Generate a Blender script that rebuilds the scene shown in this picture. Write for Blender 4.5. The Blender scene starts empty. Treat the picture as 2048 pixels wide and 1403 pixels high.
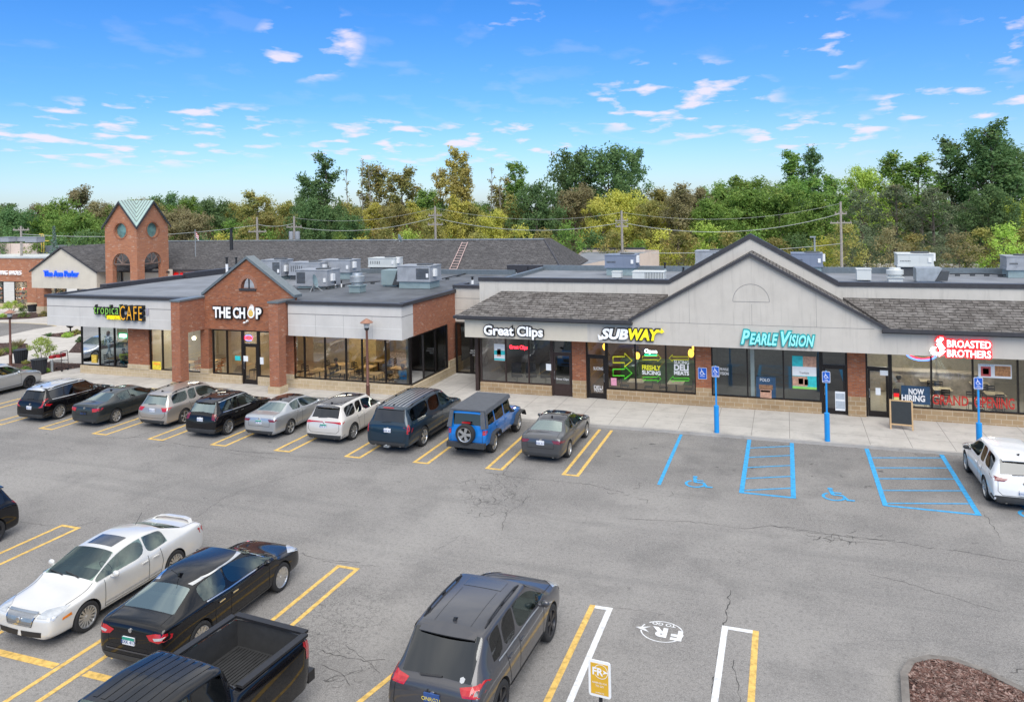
import bpy, bmesh, math, random
from math import pi, sin, cos, radians, atan2, sqrt
from mathutils import Vector, Matrix, noise as mnoise
from mathutils.bvhtree import BVHTree
from mathutils.geometry import delaunay_2d_cdt
SC = bpy.context.scene
COL = SC.collection
random.seed(7)

# ------------------------------------------------------------------ camera
HC = 10.0                                  # drone height
FPX = 1536.0; PPX = 1024.0; PPY = 413.0
ROLL = radians(1.152); YAW = atan2(546, FPX)
_F = Vector((-sin(YAW), cos(YAW), 0)); _R = Vector((cos(YAW), sin(YAW), 0)); _U = Vector((0, 0, 1))
cd = bpy.data.cameras.new("camera"); cam = bpy.data.objects.new("camera", cd); COL.objects.link(cam)
cd.sensor_width = 36; cd.lens = FPX / 2048 * 36
cd.shift_x = 0; cd.shift_y = (PPY - 701.5) / 2048
cd.clip_start = 0.1; cd.clip_end = 3000
_up = _R * sin(ROLL) + _U * cos(ROLL); _rt = _R * cos(ROLL) - _U * sin(ROLL)
cam.matrix_world = Matrix(((_rt.x, _up.x, -_F.x, 0), (_rt.y, _up.y, -_F.y, 0), (_rt.z, _up.z, -_F.z, HC), (0, 0, 0, 1)))
SC.camera = cam

def ray(px, py):
    dx, dy = px - PPX, py - PPY; s, c = sin(ROLL), cos(ROLL)
    u = dx * c - dy * s; v = dx * s + dy * c
    return _F * FPX + _R * u - _U * v
def G(px, py, z=0.0):
    r = ray(px, py); t = (z - HC) / r.z; return Vector((t * r.x, t * r.y, z))
def onY(px, py, Y):
    r = ray(px, py); t = Y / r.y; return Vector((t * r.x, Y, HC + t * r.z))
def atD(px, py, D):                        # point at axial distance D
    r = ray(px, py); t = D / FPX; return Vector((t * r.x, t * r.y, HC + t * r.z))

# ------------------------------------------------------------------ render, world, sun
SC.render.resolution_x = 1024; SC.render.resolution_y = 701
SC.view_settings.view_transform = 'Standard'; SC.view_settings.look = 'None'
SC.view_settings.exposure = 0.62; SC.view_settings.gamma = 1
SUN_EL = radians(47); SUN_AZ = radians(153)     # azimuth measured clockwise from +Y
W = bpy.data.worlds.new("World"); SC.world = W; W.use_nodes = True
nt = W.node_tree; N = nt.nodes; Lk = nt.links; N.clear()
def nn(t, **k):
    n = N.new(t)
    for a, b in k.items(): setattr(n, a, b)
    return n
out = nn('ShaderNodeOutputWorld'); bg = nn('ShaderNodeBackground'); Lk.new(bg.outputs[0], out.inputs[0])
bg.inputs[1].default_value = 0.10
sky = nn('ShaderNodeTexSky', sky_type='NISHITA'); sky.sun_disc = False
sky.sun_elevation = SUN_EL; sky.sun_rotation = SUN_AZ; sky.air_density = 1.0; sky.dust_density = 0.6; sky.ozone_density = 2.2
tc = nn('ShaderNodeTexCoord'); sep = nn('ShaderNodeSeparateXYZ'); Lk.new(tc.outputs['Generated'], sep.inputs[0])
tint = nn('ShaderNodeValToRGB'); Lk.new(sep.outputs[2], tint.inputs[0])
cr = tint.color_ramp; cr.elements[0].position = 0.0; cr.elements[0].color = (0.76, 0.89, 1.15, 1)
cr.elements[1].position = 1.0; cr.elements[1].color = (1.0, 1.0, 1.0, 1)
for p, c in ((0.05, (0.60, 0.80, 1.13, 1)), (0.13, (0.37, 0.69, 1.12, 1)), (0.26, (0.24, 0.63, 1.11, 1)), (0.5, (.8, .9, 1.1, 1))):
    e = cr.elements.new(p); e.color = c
mul = nn('ShaderNodeMix', data_type='RGBA', blend_type='MULTIPLY'); mul.inputs[0].default_value = 1
Lk.new(sky.outputs[0], mul.inputs[6]); Lk.new(tint.outputs[0], mul.inputs[7])
# clouds on a plane above: direction.xy / (direction.z + k)
zc = nn('ShaderNodeMath', operation='ADD'); zc.inputs[1].default_value = 0.12; Lk.new(sep.outputs[2], zc.inputs[0])
dx_ = nn('ShaderNodeMath', operation='DIVIDE'); dy_ = nn('ShaderNodeMath', operation='DIVIDE')
Lk.new(sep.outputs[0], dx_.inputs[0]); Lk.new(zc.outputs[0], dx_.inputs[1]); Lk.new(sep.outputs[1], dy_.inputs[0]); Lk.new(zc.outputs[0], dy_.inputs[1])
cmb = nn('ShaderNodeCombineXYZ'); Lk.new(dx_.outputs[0], cmb.inputs[0]); Lk.new(dy_.outputs[0], cmb.inputs[1])
def wnoise(scale, det, rough, off):
    mp = nn('ShaderNodeMapping'); mp.inputs['Location'].default_value = (off, off * .7, off * .3); mp.inputs['Rotation'].default_value = (0, 0, YAW)
    mp.inputs['Scale'].default_value = (1.0, 0.8, 1); Lk.new(cmb.outputs[0], mp.inputs[0])
    n_ = nn('ShaderNodeTexNoise'); n_.inputs['Scale'].default_value = scale; n_.inputs['Detail'].default_value = det; n_.inputs['Roughness'].default_value = rough
    n_.inputs['Distortion'].default_value = 0.15
    Lk.new(mp.outputs[0], n_.inputs['Vector']); return n_
n1 = wnoise(5.2, 5, 0.5, 3.1); n2 = wnoise(0.75, 3, 0.5, 4.2)
r1 = nn('ShaderNodeMapRange'); r1.inputs[1].default_value = 0.545; r1.inputs[2].default_value = 0.67
bz = nn('ShaderNodeMapRange'); bz.inputs[1].default_value = 0.24; bz.inputs[2].default_value = 0.10; bz.inputs[4].default_value = 0.02; Lk.new(sep.outputs[2], bz.inputs[0])
bs = nn('ShaderNodeMath', operation='ADD'); Lk.new(n1.outputs[0], bs.inputs[0]); Lk.new(bz.outputs[0], bs.inputs[1]); Lk.new(bs.outputs[0], r1.inputs[0])
r2 = nn('ShaderNodeMapRange'); r2.inputs[1].default_value = 0.42; r2.inputs[2].default_value = 0.58; Lk.new(n2.outputs[0], r2.inputs[0])
# cloud banks at fixed bearings round the horizon (bearing from the building axis, tangent of elevation)
def wm(op, a, b=None):
    n_ = nn('ShaderNodeMath', operation=op)
    for i_, q_ in ((0, a), (1, b)):
        if q_ is None: continue
        if isinstance(q_, bpy.types.NodeSocket): Lk.new(q_, n_.inputs[i_])
        else: n_.inputs[i_].default_value = q_
    return n_.outputs[0]
fw_ = wm('MAXIMUM', wm('ADD', wm('MULTIPLY', sep.outputs[0], _F.x), wm('MULTIPLY', sep.outputs[1], _F.y)), .05)
uu = wm('DIVIDE', wm('ADD', wm('MULTIPLY', sep.outputs[0], _R.x), wm('MULTIPLY', sep.outputs[1], _R.y)), fw_); vv = wm('DIVIDE', sep.outputs[2], fw_)
bank = wm('MULTIPLY', r2.outputs[0], .12)
for (u0, v0, ru, rv) in ((-.50, .105, .22, .05), (-.26, .218, .07, .05), (.22, .135, .13, .055), (.41, .205, .06, .045), (.58, .125, .11, .03), (.64, .215, .05, .05), (.01, .245, .05, .02), (-.02, .085, .12, .03), (-.17, .085, .10, .035), (.40, .085, .10, .03)):
    d2 = wm('ADD', wm('POWER', wm('ABSOLUTE', wm('DIVIDE', wm('SUBTRACT', uu, u0), ru)), 2.), wm('POWER', wm('ABSOLUTE', wm('DIVIDE', wm('SUBTRACT', vv, v0), rv)), 2.))
    bank = wm('MAXIMUM', bank, wm('MINIMUM', wm('MULTIPLY', wm('MAXIMUM', wm('SUBTRACT', 1.25, d2), 0.), 1.6), 1.))
cm = nn('ShaderNodeMath', operation='MULTIPLY'); Lk.new(r1.outputs[0], cm.inputs[0]); Lk.new(bank, cm.inputs[1])
rz = nn('ShaderNodeMapRange'); rz.inputs[1].default_value = 0.03; rz.inputs[2].default_value = 0.075; Lk.new(sep.outputs[2], rz.inputs[0])
cm2 = nn('ShaderNodeMath', operation='MULTIPLY'); Lk.new(cm.outputs[0], cm2.inputs[0]); Lk.new(rz.outputs[0], cm2.inputs[1])
cm3 = nn('ShaderNodeMath', operation='MULTIPLY'); cm3.inputs[1].default_value = 0.85; Lk.new(cm2.outputs[0], cm3.inputs[0])
cl = nn('ShaderNodeMix', data_type='RGBA'); Lk.new(cm3.outputs[0], cl.inputs[0]); Lk.new(mul.outputs[2], cl.inputs[6]); cl.inputs[7].default_value = (6.3, 5.7, 6.6, 1)
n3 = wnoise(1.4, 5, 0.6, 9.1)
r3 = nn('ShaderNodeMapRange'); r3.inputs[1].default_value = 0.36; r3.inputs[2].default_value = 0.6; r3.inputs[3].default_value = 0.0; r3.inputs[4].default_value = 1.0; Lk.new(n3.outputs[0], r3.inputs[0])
deckc = nn('ShaderNodeMix', data_type='RGBA'); Lk.new(r3.outputs[0], deckc.inputs[0]); deckc.inputs[6].default_value = (2.6, 3.3, 4.4, 1); deckc.inputs[7].default_value = (10.5, 10.3, 10.0, 1)  # bright overcast deck, added above the view to whiten light and glass reflections
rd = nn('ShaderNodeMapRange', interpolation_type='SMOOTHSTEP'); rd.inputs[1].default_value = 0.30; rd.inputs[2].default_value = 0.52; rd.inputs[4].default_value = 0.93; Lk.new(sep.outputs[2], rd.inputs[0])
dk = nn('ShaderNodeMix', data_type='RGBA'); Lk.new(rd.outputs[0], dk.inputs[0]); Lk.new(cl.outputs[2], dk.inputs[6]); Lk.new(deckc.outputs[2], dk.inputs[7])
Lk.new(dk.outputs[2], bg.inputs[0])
sd = bpy.data.lights.new("sun", 'SUN'); sun = bpy.data.objects.new("sun", sd); COL.objects.link(sun)
sd.energy = 2.0; sd.angle = radians(50); sd.color = (1.0, 0.965, 0.92)
sdir = Vector((sin(SUN_AZ) * cos(SUN_EL), cos(SUN_AZ) * cos(SUN_EL), sin(SUN_EL)))
sun.rotation_euler = sdir.to_track_quat('Z', 'Y').to_euler()

# ------------------------------------------------------------------ materials
MATS = {}
class NT:
    def __init__(s, name):
        s.m = bpy.data.materials.new(name); s.m.use_nodes = True; s.t = s.m.node_tree; s.n = s.t.nodes; s.l = s.t.links; s.n.clear()
        s.out = s.n.new('ShaderNodeOutputMaterial')
    def add(s, t, ins=None, **k):
        n = s.n.new(t)
        for a, b in k.items(): setattr(n, a, b)
        for a, b in (ins or {}).items():
            if isinstance(b, bpy.types.NodeSocket): s.l.new(b, n.inputs[a])
            else: n.inputs[a].default_value = b
        return n
    def math(s, op, a, b=None):
        i = {0: a}
        if b is not None: i[1] = b
        return s.add('ShaderNodeMath', i, operation=op).outputs[0]
    def mix(s, f, a, b, mode='MIX'):
        return s.add('ShaderNodeMix', {0: f, 6: a, 7: b}, data_type='RGBA', blend_type=mode).outputs[2]
    def noise(s, vec, scale, det=3, rough=.55, dist=0):
        return s.add('ShaderNodeTexNoise', {'Vector': vec, 'Scale': scale, 'Detail': det, 'Roughness': rough, 'Distortion': dist}).outputs[0]
    def rng(s, v, a, b, c=0., d=1.):
        return s.add('ShaderNodeMapRange', {0: v, 1: a, 2: b, 3: c, 4: d}).outputs[0]
    def pos(s): return s.add('ShaderNodeNewGeometry').outputs['Position']
    def obj(s): return s.add('ShaderNodeTexCoord').outputs['Object']
def C4(c): return (c[0], c[1], c[2], 1)
def mat(name, c, rough=.6, metal=0., var=.12, vs=6., coat=0., emit=None, es=1., bump=0., spec=.5, local=True, var2=0., vs2=1.):
    if name in MATS: return MATS[name]
    s = NT(name); v = s.obj() if local else s.pos()
    col = C4(c)
    if var > 0:
        nz = s.noise(v, vs, 4, .6)
        f = s.rng(nz, .3, .7)
        col = s.mix(f, C4([x * (1 - var) for x in c]), C4([min(1, x * (1 + var)) for x in c]))
    if var2 > 0:
        nz2 = s.rng(s.noise(v, vs2, 3, .6), .45, .7, 0, var2)
        col = s.mix(nz2, col, C4([x * .35 for x in c]))
    p = s.add('ShaderNodeBsdfPrincipled', {'Base Color': col, 'Roughness': rough, 'Metallic': metal, 'Coat Weight': coat, 'Coat Roughness': .03, 'Specular IOR Level': spec})
    if emit: p.inputs['Emission Color'].default_value = C4(emit); p.inputs['Emission Strength'].default_value = es
    if bump > 0:
        b = s.add('ShaderNodeBump', {'Strength': bump, 'Distance': .02, 'Height': s.noise(v, vs * 5, 4, .6)})
        s.l.new(b.outputs[0], p.inputs['Normal'])
    s.l.new(p.outputs[0], s.out.inputs[0]); MATS[name] = s.m; return s.m
def wall_uv(s):
    g = s.add('ShaderNodeNewGeometry'); sp = s.add('ShaderNodeSeparateXYZ', {0: g.outputs['Position']}); sn = s.add('ShaderNodeSeparateXYZ', {0: g.outputs['True Normal']})
    ax = s.math('ABSOLUTE', sn.outputs[0]); f = s.math('GREATER_THAN', ax, .7)
    az = s.math('ABSOLUTE', sn.outputs[2]); fz = s.math('GREATER_THAN', az, .9)
    u = s.math('ADD', s.math('MULTIPLY', sp.outputs[0], s.math('SUBTRACT', 1., f)), s.math('MULTIPLY', sp.outputs[1], f))
    v = s.math('ADD', s.math('MULTIPLY', sp.outputs[2], s.math('SUBTRACT', 1., fz)), s.math('MULTIPLY', sp.outputs[1], fz))
    return s.add('ShaderNodeCombineXYZ', {0: u, 1: v, 2: 0.}).outputs[0], g.outputs['Position']
def brick(name, c1, c2, mortar, bw=.21, bh=.072, ms=.009, c3=None, dark=.35, rough=.9, blot=.8, off=.5, mixl=.5):
    if name in MATS: return MATS[name]
    s = NT(name); uv, pos = wall_uv(s)
    b = s.add('ShaderNodeTexBrick', {'Vector': uv, 'Color1': C4(c1), 'Color2': C4(c2), 'Mortar': C4(mortar), 'Scale': 1., 'Mortar Size': ms, 'Mortar Smooth': .3, 'Bias': 0., 'Brick Width': bw, 'Row Height': bh}, offset=off)
    # a second brick pattern with the same cells gives stray light / dark bricks
    b2 = s.add('ShaderNodeTexBrick', {'Vector': uv, 'Color1': (0, 0, 0, 1), 'Color2': (1, 1, 1, 1), 'Mortar': (.5, .5, .5, 1), 'Scale': 1., 'Mortar Size': 0., 'Bias': 0., 'Brick Width': bw, 'Row Height': bh}, offset=off)
    ce = s.noise(uv, 1.6, 5, .8); 
    col = b.outputs[0]
    if c3:
        f = s.math('MULTIPLY', s.math('MULTIPLY', s.rng(b2.outputs[0], .80, .9), s.rng(ce, .45, .62)), .6); col = s.mix(f, col, C4(c3))
    f2 = s.rng(s.noise(pos, blot, 4, .65), .45, .75, 0, dark)
    col = s.mix(f2, col, C4([x * .45 for x in c1]))
    h = s.math('MULTIPLY', b.outputs[1], -1.)
    bp = s.add('ShaderNodeBump', {'Strength': .5, 'Distance': .01, 'Height': h})
    p = s.add('ShaderNodeBsdfPrincipled', {'Base Color': col, 'Roughness': rough, 'Normal': bp.outputs[0], 'Specular IOR Level': .2})
    s.l.new(p.outputs[0], s.out.inputs[0]); MATS[name] = s.m; return s.m
def shingle(name, c1, c2, c3, sx=1.15):
    s = NT(name); g = s.add('ShaderNodeNewGeometry'); sp = s.add('ShaderNodeSeparateXYZ', {0: g.outputs['Position']}); sn = s.add('ShaderNodeSeparateXYZ', {0: g.outputs['True Normal']})
    f = s.math('GREATER_THAN', s.math('ABSOLUTE', sn.outputs[0]), s.math('ABSOLUTE', sn.outputs[1]))
    u = s.math('ADD', s.math('MULTIPLY', sp.outputs[0], s.math('SUBTRACT', 1., f)), s.math('MULTIPLY', sp.outputs[1], f))
    uv = s.add('ShaderNodeCombineXYZ', {0: u, 1: sp.outputs[2], 2: 0.}).outputs[0]
    b = s.add('ShaderNodeTexBrick', {'Vector': uv, 'Color1': C4(c1), 'Color2': C4(c2), 'Mortar': C4([x * .18 for x in c1]), 'Scale': 1., 'Mortar Size': .02, 'Mortar Smooth': .9, 'Bias': 0., 'Brick Width': .42, 'Row Height': .085}, offset=.37)
    n = s.noise(s.add('ShaderNodeMapping', {'Vector': uv, 'Scale': (1., 5., 1.)}).outputs[0], 1.3, 6, .75)
    col = s.mix(s.rng(n, .48, .68, 0, .7), b.outputs[0], C4(c3))
    n2 = s.noise(s.add('ShaderNodeMapping', {'Vector': uv, 'Scale': (3.5, 11.8, 1.)}).outputs[0], 1., 2, .5)
    col = s.mix(s.rng(n2, .5, .66, 0, .75), col, C4([x * .45 for x in c1]))
    col = s.mix(s.rng(s.noise(g.outputs['Position'], .35, 4, .6), .5, .75, 0, .5), col, C4([x * .55 for x in c1]))
    bp = s.add('ShaderNodeBump', {'Strength': .6, 'Distance': .02, 'Height': s.math('MULTIPLY', b.outputs[1], -1.)})
    p = s.add('ShaderNodeBsdfPrincipled', {'Base Color': col, 'Roughness': .95, 'Normal': bp.outputs[0], 'Specular IOR Level': .15})
    s.l.new(p.outputs[0], s.out.inputs[0]); MATS[name] = s.m; return s.m
def stucco(name, c, stain=.25):
    s = NT(name); uv, pos = wall_uv(s)
    col = s.mix(s.rng(s.noise(pos, 1.1, 5, .6), .35, .7), C4(c), C4([x * .90 for x in c]))
    st = s.noise(s.add('ShaderNodeMapping', {'Vector': uv, 'Scale': (3.0, .25, 1.)}).outputs[0], 1.2, 5, .7)
    col = s.mix(s.rng(st, .53, .75, 0, stain), col, C4([x * .5 for x in c]))
    st2 = s.noise(s.add('ShaderNodeMapping', {'Vector': uv, 'Scale': (9.0, .35, 1.)}).outputs[0], 1., 3, .6); col = s.mix(s.rng(st2, .60, .74, 0, stain * .9), col, C4([x * .45 for x in c]))
    bp = s.add('ShaderNodeBump', {'Strength': .15, 'Distance': .01, 'Height': s.noise(pos, 40, 3, .6)})
    p = s.add('ShaderNodeBsdfPrincipled', {'Base Color': col, 'Roughness': .9, 'Normal': bp.outputs[0], 'Specular IOR Level': .2})
    s.l.new(p.outputs[0], s.out.inputs[0]); MATS[name] = s.m; return s.m
def asphalt():
    s = NT('asphalt'); pos = s.pos()
    # distances across the lot are foreshortened, so grain is laid at two sizes
    g1 = s.noise(pos, 38, 3, .85); g2 = s.noise(pos, 14, 4, .7)
    col = s.mix(s.rng(g1, .40, .60), (.10, .096, .092, 1), (.31, .295, .28, 1))
    col = s.mix(s.rng(g2, .42, .70, 0, .5), col, (.30, .29, .28, 1))
    big = s.noise(pos, .16, 5, .6, .4); col = s.mix(s.rng(big, .40, .66, 0, .55), col, (.345, .33, .31, 1))
    big2 = s.noise(pos, .45, 5, .65); col = s.mix(s.rng(big2, .50, .72, 0, .55), col, (.13, .126, .122, 1))
    # parking bays are darker with oil and tyre wear
    sp = s.add('ShaderNodeSeparateXYZ', {0: pos})
    bay = s.math('MULTIPLY', s.rng(sp.outputs[1], 27.0, 29.5), s.rng(s.noise(pos, .9, 4, .6), .3, .65, .25, .9))
    col = s.mix(s.math('MULTIPLY', bay, .42), col, (.10, .098, .098, 1))
    oil = s.rng(s.math('ADD', s.noise(pos, 2.1, 4, .6), s.math('MULTIPLY', bay, .09)), .69, .76, 0, .75); col = s.mix(oil, col, (.055, .053, .052, 1))
    trk = s.noise(s.add('ShaderNodeMapping', {'Vector': pos, 'Scale': (.05, .9, 1.), 'Rotation': (0, 0, .03)}).outputs[0], 1.5, 4, .6); col = s.mix(s.math('MULTIPLY', s.rng(trk, .52, .68, 0, .35), s.rng(sp.outputs[1], 18.5, 20.)), col, (.15, .147, .143, 1))
    # fine alligator cracking
    wp = s.add('ShaderNodeVectorMath', {0: pos, 1: s.add('ShaderNodeVectorMath', {0: s.add('ShaderNodeTexNoise', {'Vector': pos, 'Scale': 2.2, 'Detail': 4.}).outputs[1], 1: (.5, .5, .5)}, operation='SCALE').outputs[0]}, operation='ADD').outputs[0]
    vo = s.add('ShaderNodeTexVoronoi', {'Vector': wp, 'Scale': 4.2}, feature='DISTANCE_TO_EDGE').outputs[0]
    vm = s.math('MULTIPLY', s.rng(vo, .0, .03, 1., 0.), s.rng(s.noise(pos, .3, 3, .6), .58, .70))
    col = s.mix(s.math('MULTIPLY', vm, .75), col, (.035, .035, .035, 1))
    for (cx, cy, rx, ry) in ((-9.6, 25.3, 1.25, 2.1), (-10.6, 16.2, 1.4, 2.0)):
        d = s.math('ADD', s.math('POWER', s.math('DIVIDE', s.math('SUBTRACT', sp.outputs[0], cx), rx), 2.), s.math('POWER', s.math('DIVIDE', s.math('SUBTRACT', sp.outputs[1], cy), ry), 2.))
        mk = s.math('MULTIPLY', s.rng(d, .4, 1.3, 1., 0.), s.rng(vo, .0, .05, 1., 0.))
        col = s.mix(s.math('MULTIPLY', mk, .6), col, (.04, .04, .04, 1))
    g3 = s.noise(pos, 9., 4, .8); col = s.mix(s.rng(g3, .36, .50, .42, 0), col, (.10, .097, .095, 1)); g4 = s.noise(pos, 20., 2, .8); col = s.mix(s.rng(g4, .54, .68, 0, .5), col, (.36, .35, .34, 1))
    bp = s.add('ShaderNodeBump', {'Strength': .5, 'Distance': .01, 'Height': g1})
    p = s.add('ShaderNodeBsdfPrincipled', {'Base Color': col, 'Roughness': .93, 'Normal': bp.outputs[0], 'Specular IOR Level': .25})
    s.l.new(p.outputs[0], s.out.inputs[0]); MATS['asphalt'] = s.m; return s.m
def concrete(name='concrete', joint=1.53, c=(.50, .475, .44)):
    s = NT(name); pos = s.pos()
    b = s.add('ShaderNodeTexBrick', {'Vector': pos, 'Color1': C4(c), 'Color2': C4([x * .93 for x in c]), 'Mortar': C4([x * .45 for x in c]), 'Scale': 1., 'Mortar Size': .014, 'Mortar Smooth': .1, 'Brick Width': joint, 'Row Height': joint}, offset=0.)
    col = b.outputs[0] if joint < 50 else C4(c)
    col = s.mix(s.rng(s.noise(pos, .9, 6, .7), .45, .72, 0, .6), col, C4([x * .6 for x in c]))
    col = s.mix(s.rng(s.noise(pos, 3.5, 4, .7), .57, .75, 0, .5), col, C4([x * .42 for x in c]))
    col = s.mix(s.rng(s.noise(pos, 40, 2, .7), .3, .7, 0, .25), col, C4([x * .7 for x in c]))
    p = s.add('ShaderNodeBsdfPrincipled', {'Base Color': col, 'Roughness': .92, 'Specular IOR Level': .2})
    s.l.new(p.outputs[0], s.out.inputs[0]); MATS[name] = s.m; return s.m
def glassm(name, tint, refl=.12, rough=.015, lw=.25):
    if name in MATS: return MATS[name]
    s = NT(name); t = s.add('ShaderNodeBsdfTransparent', {'Color': C4(tint)}); gl = s.add('ShaderNodeBsdfGlossy', {'Color': ((.82, .97, .94, 1) if 'car_glass' in name else (.95, .98, 1, 1)), 'Roughness': rough})
    f = s.add('ShaderNodeLayerWeight', {'Blend': lw}).outputs['Fresnel']; ff = s.math('MAXIMUM', f, refl)
    m = s.add('ShaderNodeMixShader', {0: ff}); s.l.new(t.outputs[0], m.inputs[1]); s.l.new(gl.outputs[0], m.inputs[2])
    s.l.new(m.outputs[0], s.out.inputs[0]); MATS[name] = s.m; return s.m
def paint(name, c, metal=.35, rough=.3, spec=.3):
    if name in MATS: return MATS[name]
    s = NT(name); v = s.obj(); col = s.mix(s.rng(s.noise(v, 2.2, 4, .6), .3, .7), C4(c), C4([x * .93 for x in c]))
    fl = rough
    p = s.add('ShaderNodeBsdfPrincipled', {'Base Color': col, 'Roughness': fl, 'Metallic': metal, 'Coat Weight': 1., 'Coat Roughness': .02, 'Specular IOR Level': spec})
    s.l.new(p.outputs[0], s.out.inputs[0]); MATS[name] = s.m; return s.m
def leafm(name, c1, c2, c3=None):
    if name in MATS: return MATS[name]
    s = NT(name); oi = s.add('ShaderNodeObjectInfo').outputs['Random']; v = s.obj()
    col = s.mix(s.rng(s.noise(v, .55, 3, .6), .35, .65), C4(c1), C4(c2))
    if c3: col = s.mix(s.rng(s.noise(v, .9, 4, .7), .54, .66, 0, .85), col, C4(c3))
    col = s.mix(s.rng(s.noise(v, 6, 2, .7), .4, .62, 0, .4), col, C4([x * .6 for x in c1]))
    hs = s.add('ShaderNodeHueSaturation', {'Hue': s.rng(oi, 0, 1, .485, .513), 'Saturation': .92, 'Value': s.rng(oi, 0, 1, 1.0, 1.45), 'Color': col}).outputs[0]
    d = s.add('ShaderNodeBsdfPrincipled', {'Base Color': hs, 'Roughness': .6, 'Specular IOR Level': .25}); tr = s.add('ShaderNodeBsdfTranslucent', {'Color': hs})
    m = s.add('ShaderNodeMixShader', {0: .45}); s.l.new(d.outputs[0], m.inputs[1]); s.l.new(tr.outputs[0], m.inputs[2])
    s.l.new(m.outputs[0], s.out.inputs[0]); MATS[name] = s.m; return s.m

# ------------------------------------------------------------------ mesh helpers
class MB:
    def __init__(s): s.v = []; s.f = []; s.m = []; s.X = None
    def P(s, p):
        p = Vector(p)
        if s.X is not None: p = s.X @ p
        s.v.append(p); return len(s.v) - 1
    def face(s, pts, m=0):
        s.f.append([s.P(p) for p in pts]); s.m.append(m)
    def idx(s, ids, m=0): s.f.append(list(ids)); s.m.append(m)
    def box(s, x0, y0, z0, x1, y1, z1, m=0, skip=''):
        if x1 < x0: x0, x1 = x1, x0
        if y1 < y0: y0, y1 = y1, y0
        if z1 < z0: z0, z1 = z1, z0
        a = [s.P((x, y, z)) for z in (z0, z1) for y in (y0, y1) for x in (x0, x1)]
        F = {'b': (0, 2, 3, 1), 't': (4, 5, 7, 6), 'f': (0, 1, 5, 4), 'k': (2, 6, 7, 3), 'l': (0, 4, 6, 2), 'r': (1, 3, 7, 5)}
        for k, q in F.items():
            if k not in skip: s.idx([a[i] for i in q], m)
    def prism(s, poly, z0, z1, m=0, top=True, bot=True):
        n = len(poly); a = [s.P((p[0], p[1], z0)) for p in poly]; b = [s.P((p[0], p[1], z1)) for p in poly]
        for i in range(n): j = (i + 1) % n; s.idx((a[i], a[j], b[j], b[i]), m)
        if top: s.idx(b, m)
        if bot: s.idx(a[::-1], m)
    def slab(s, pts, d, m=0, m2=None):            # polygon in space extruded along d
        d = Vector(d); n = len(pts); a = [s.P(p) for p in pts]; b = [s.P(Vector(p) + d) for p in pts]
        for i in range(n): j = (i + 1) % n; s.idx((a[i], a[j], b[j], b[i]), m if m2 is None else m2)
        s.idx(a[::-1], m); s.idx(b, m)
    def cyl(s, p0, p1, r0, r1=None, n=12, m=0, caps=True):
        if r1 is None: r1 = r0
        p0 = Vector(p0); p1 = Vector(p1); d = (p1 - p0).normalized(); q = d.to_track_quat('Z', 'Y')
        a = []; b = []
        for i in range(n):
            t = 2 * pi * i / n; o = q @ Vector((cos(t), sin(t), 0)); a.append(s.P(p0 + o * r0)); b.append(s.P(p1 + o * r1))
        for i in range(n): j = (i + 1) % n; s.idx((a[i], a[j], b[j], b[i]), m)
        if caps: s.idx(a[::-1], m); s.idx(b, m)
    def tube(s, pts, r, n=6, m=0):
        pts = [Vector(p) for p in pts]; rs = r if isinstance(r, (list, tuple)) else [r] * len(pts); rings = []
        for k, p in enumerate(pts):
            d = (pts[min(k + 1, len(pts) - 1)] - pts[max(k - 1, 0)]).normalized(); q = d.to_track_quat('Z', 'Y')
            rings.append([s.P(p + q @ Vector((cos(2 * pi * i / n) * rs[k], sin(2 * pi * i / n) * rs[k], 0))) for i in range(n)])
        for k in range(len(rings) - 1):
            for i in range(n): j = (i + 1) % n; s.idx((rings[k][i], rings[k][j], rings[k + 1][j], rings[k + 1][i]), m)
        s.idx(rings[0][::-1], m); s.idx(rings[-1], m)
    def lathe(s, prof, n=24, m=0, axis='Z', c=(0, 0, 0), close=False):
        c = Vector(c); rings = []
        for (r, h) in prof:
            ring = []
            for i in range(n):
                t = 2 * pi * i / n
                p = Vector((r * cos(t), r * sin(t), h)) if axis == 'Z' else Vector((h, r * cos(t), r * sin(t)))
                ring.append(s.P(c + p))
            rings.append(ring)
        for k in range(len(rings) - 1):
            for i in range(n): j = (i + 1) % n; s.idx((rings[k][i], rings[k][j], rings[k + 1][j], rings[k + 1][i]), m)
        if close: s.idx(rings[0][::-1], m); s.idx(rings[-1], m)
    def sphere(s, c, rx, ry=None, rz=None, nu=12, nv=8, m=0):
        ry = ry or rx; rz = rz or rx; c = Vector(c); rings = []
        for k in range(1, nv):
            ph = pi * k / nv; rings.append([s.P(c + Vector((rx * sin(ph) * cos(2 * pi * i / nu), ry * sin(ph) * sin(2 * pi * i / nu), rz * cos(ph)))) for i in range(nu)])
        t = s.P(c + Vector((0, 0, rz))); b = s.P(c - Vector((0, 0, rz)))
        for k in range(len(rings) - 1):
            for i in range(nu): j = (i + 1) % nu; s.idx((rings[k][i], rings[k + 1][i], rings[k + 1][j], rings[k][j]), m)
        for i in range(nu): j = (i + 1) % nu; s.idx((t, rings[0][i], rings[0][j]), m); s.idx((b, rings[-1][j], rings[-1][i]), m)
    def mesh(s, name, mats, smooth=0, off=None):
        me = bpy.data.meshes.new(name); vs = s.v if off is None else [v - off for v in s.v]
        me.from_pydata([tuple(v) for v in vs], [], s.f)
        for mm in (mats if isinstance(mats, (list, tuple)) else [mats]): me.materials.append(mm)
        me.polygons.foreach_set('material_index', s.m)
        me.validate(); me.update()
        bm = bmesh.new(); bm.from_mesh(me); bmesh.ops.recalc_face_normals(bm, faces=bm.faces); bm.to_mesh(me); bm.free()
        if smooth:
            me.polygons.foreach_set('use_smooth', [True] * len(me.polygons)); me.set_sharp_from_angle(angle=radians(smooth))
        return me
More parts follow.
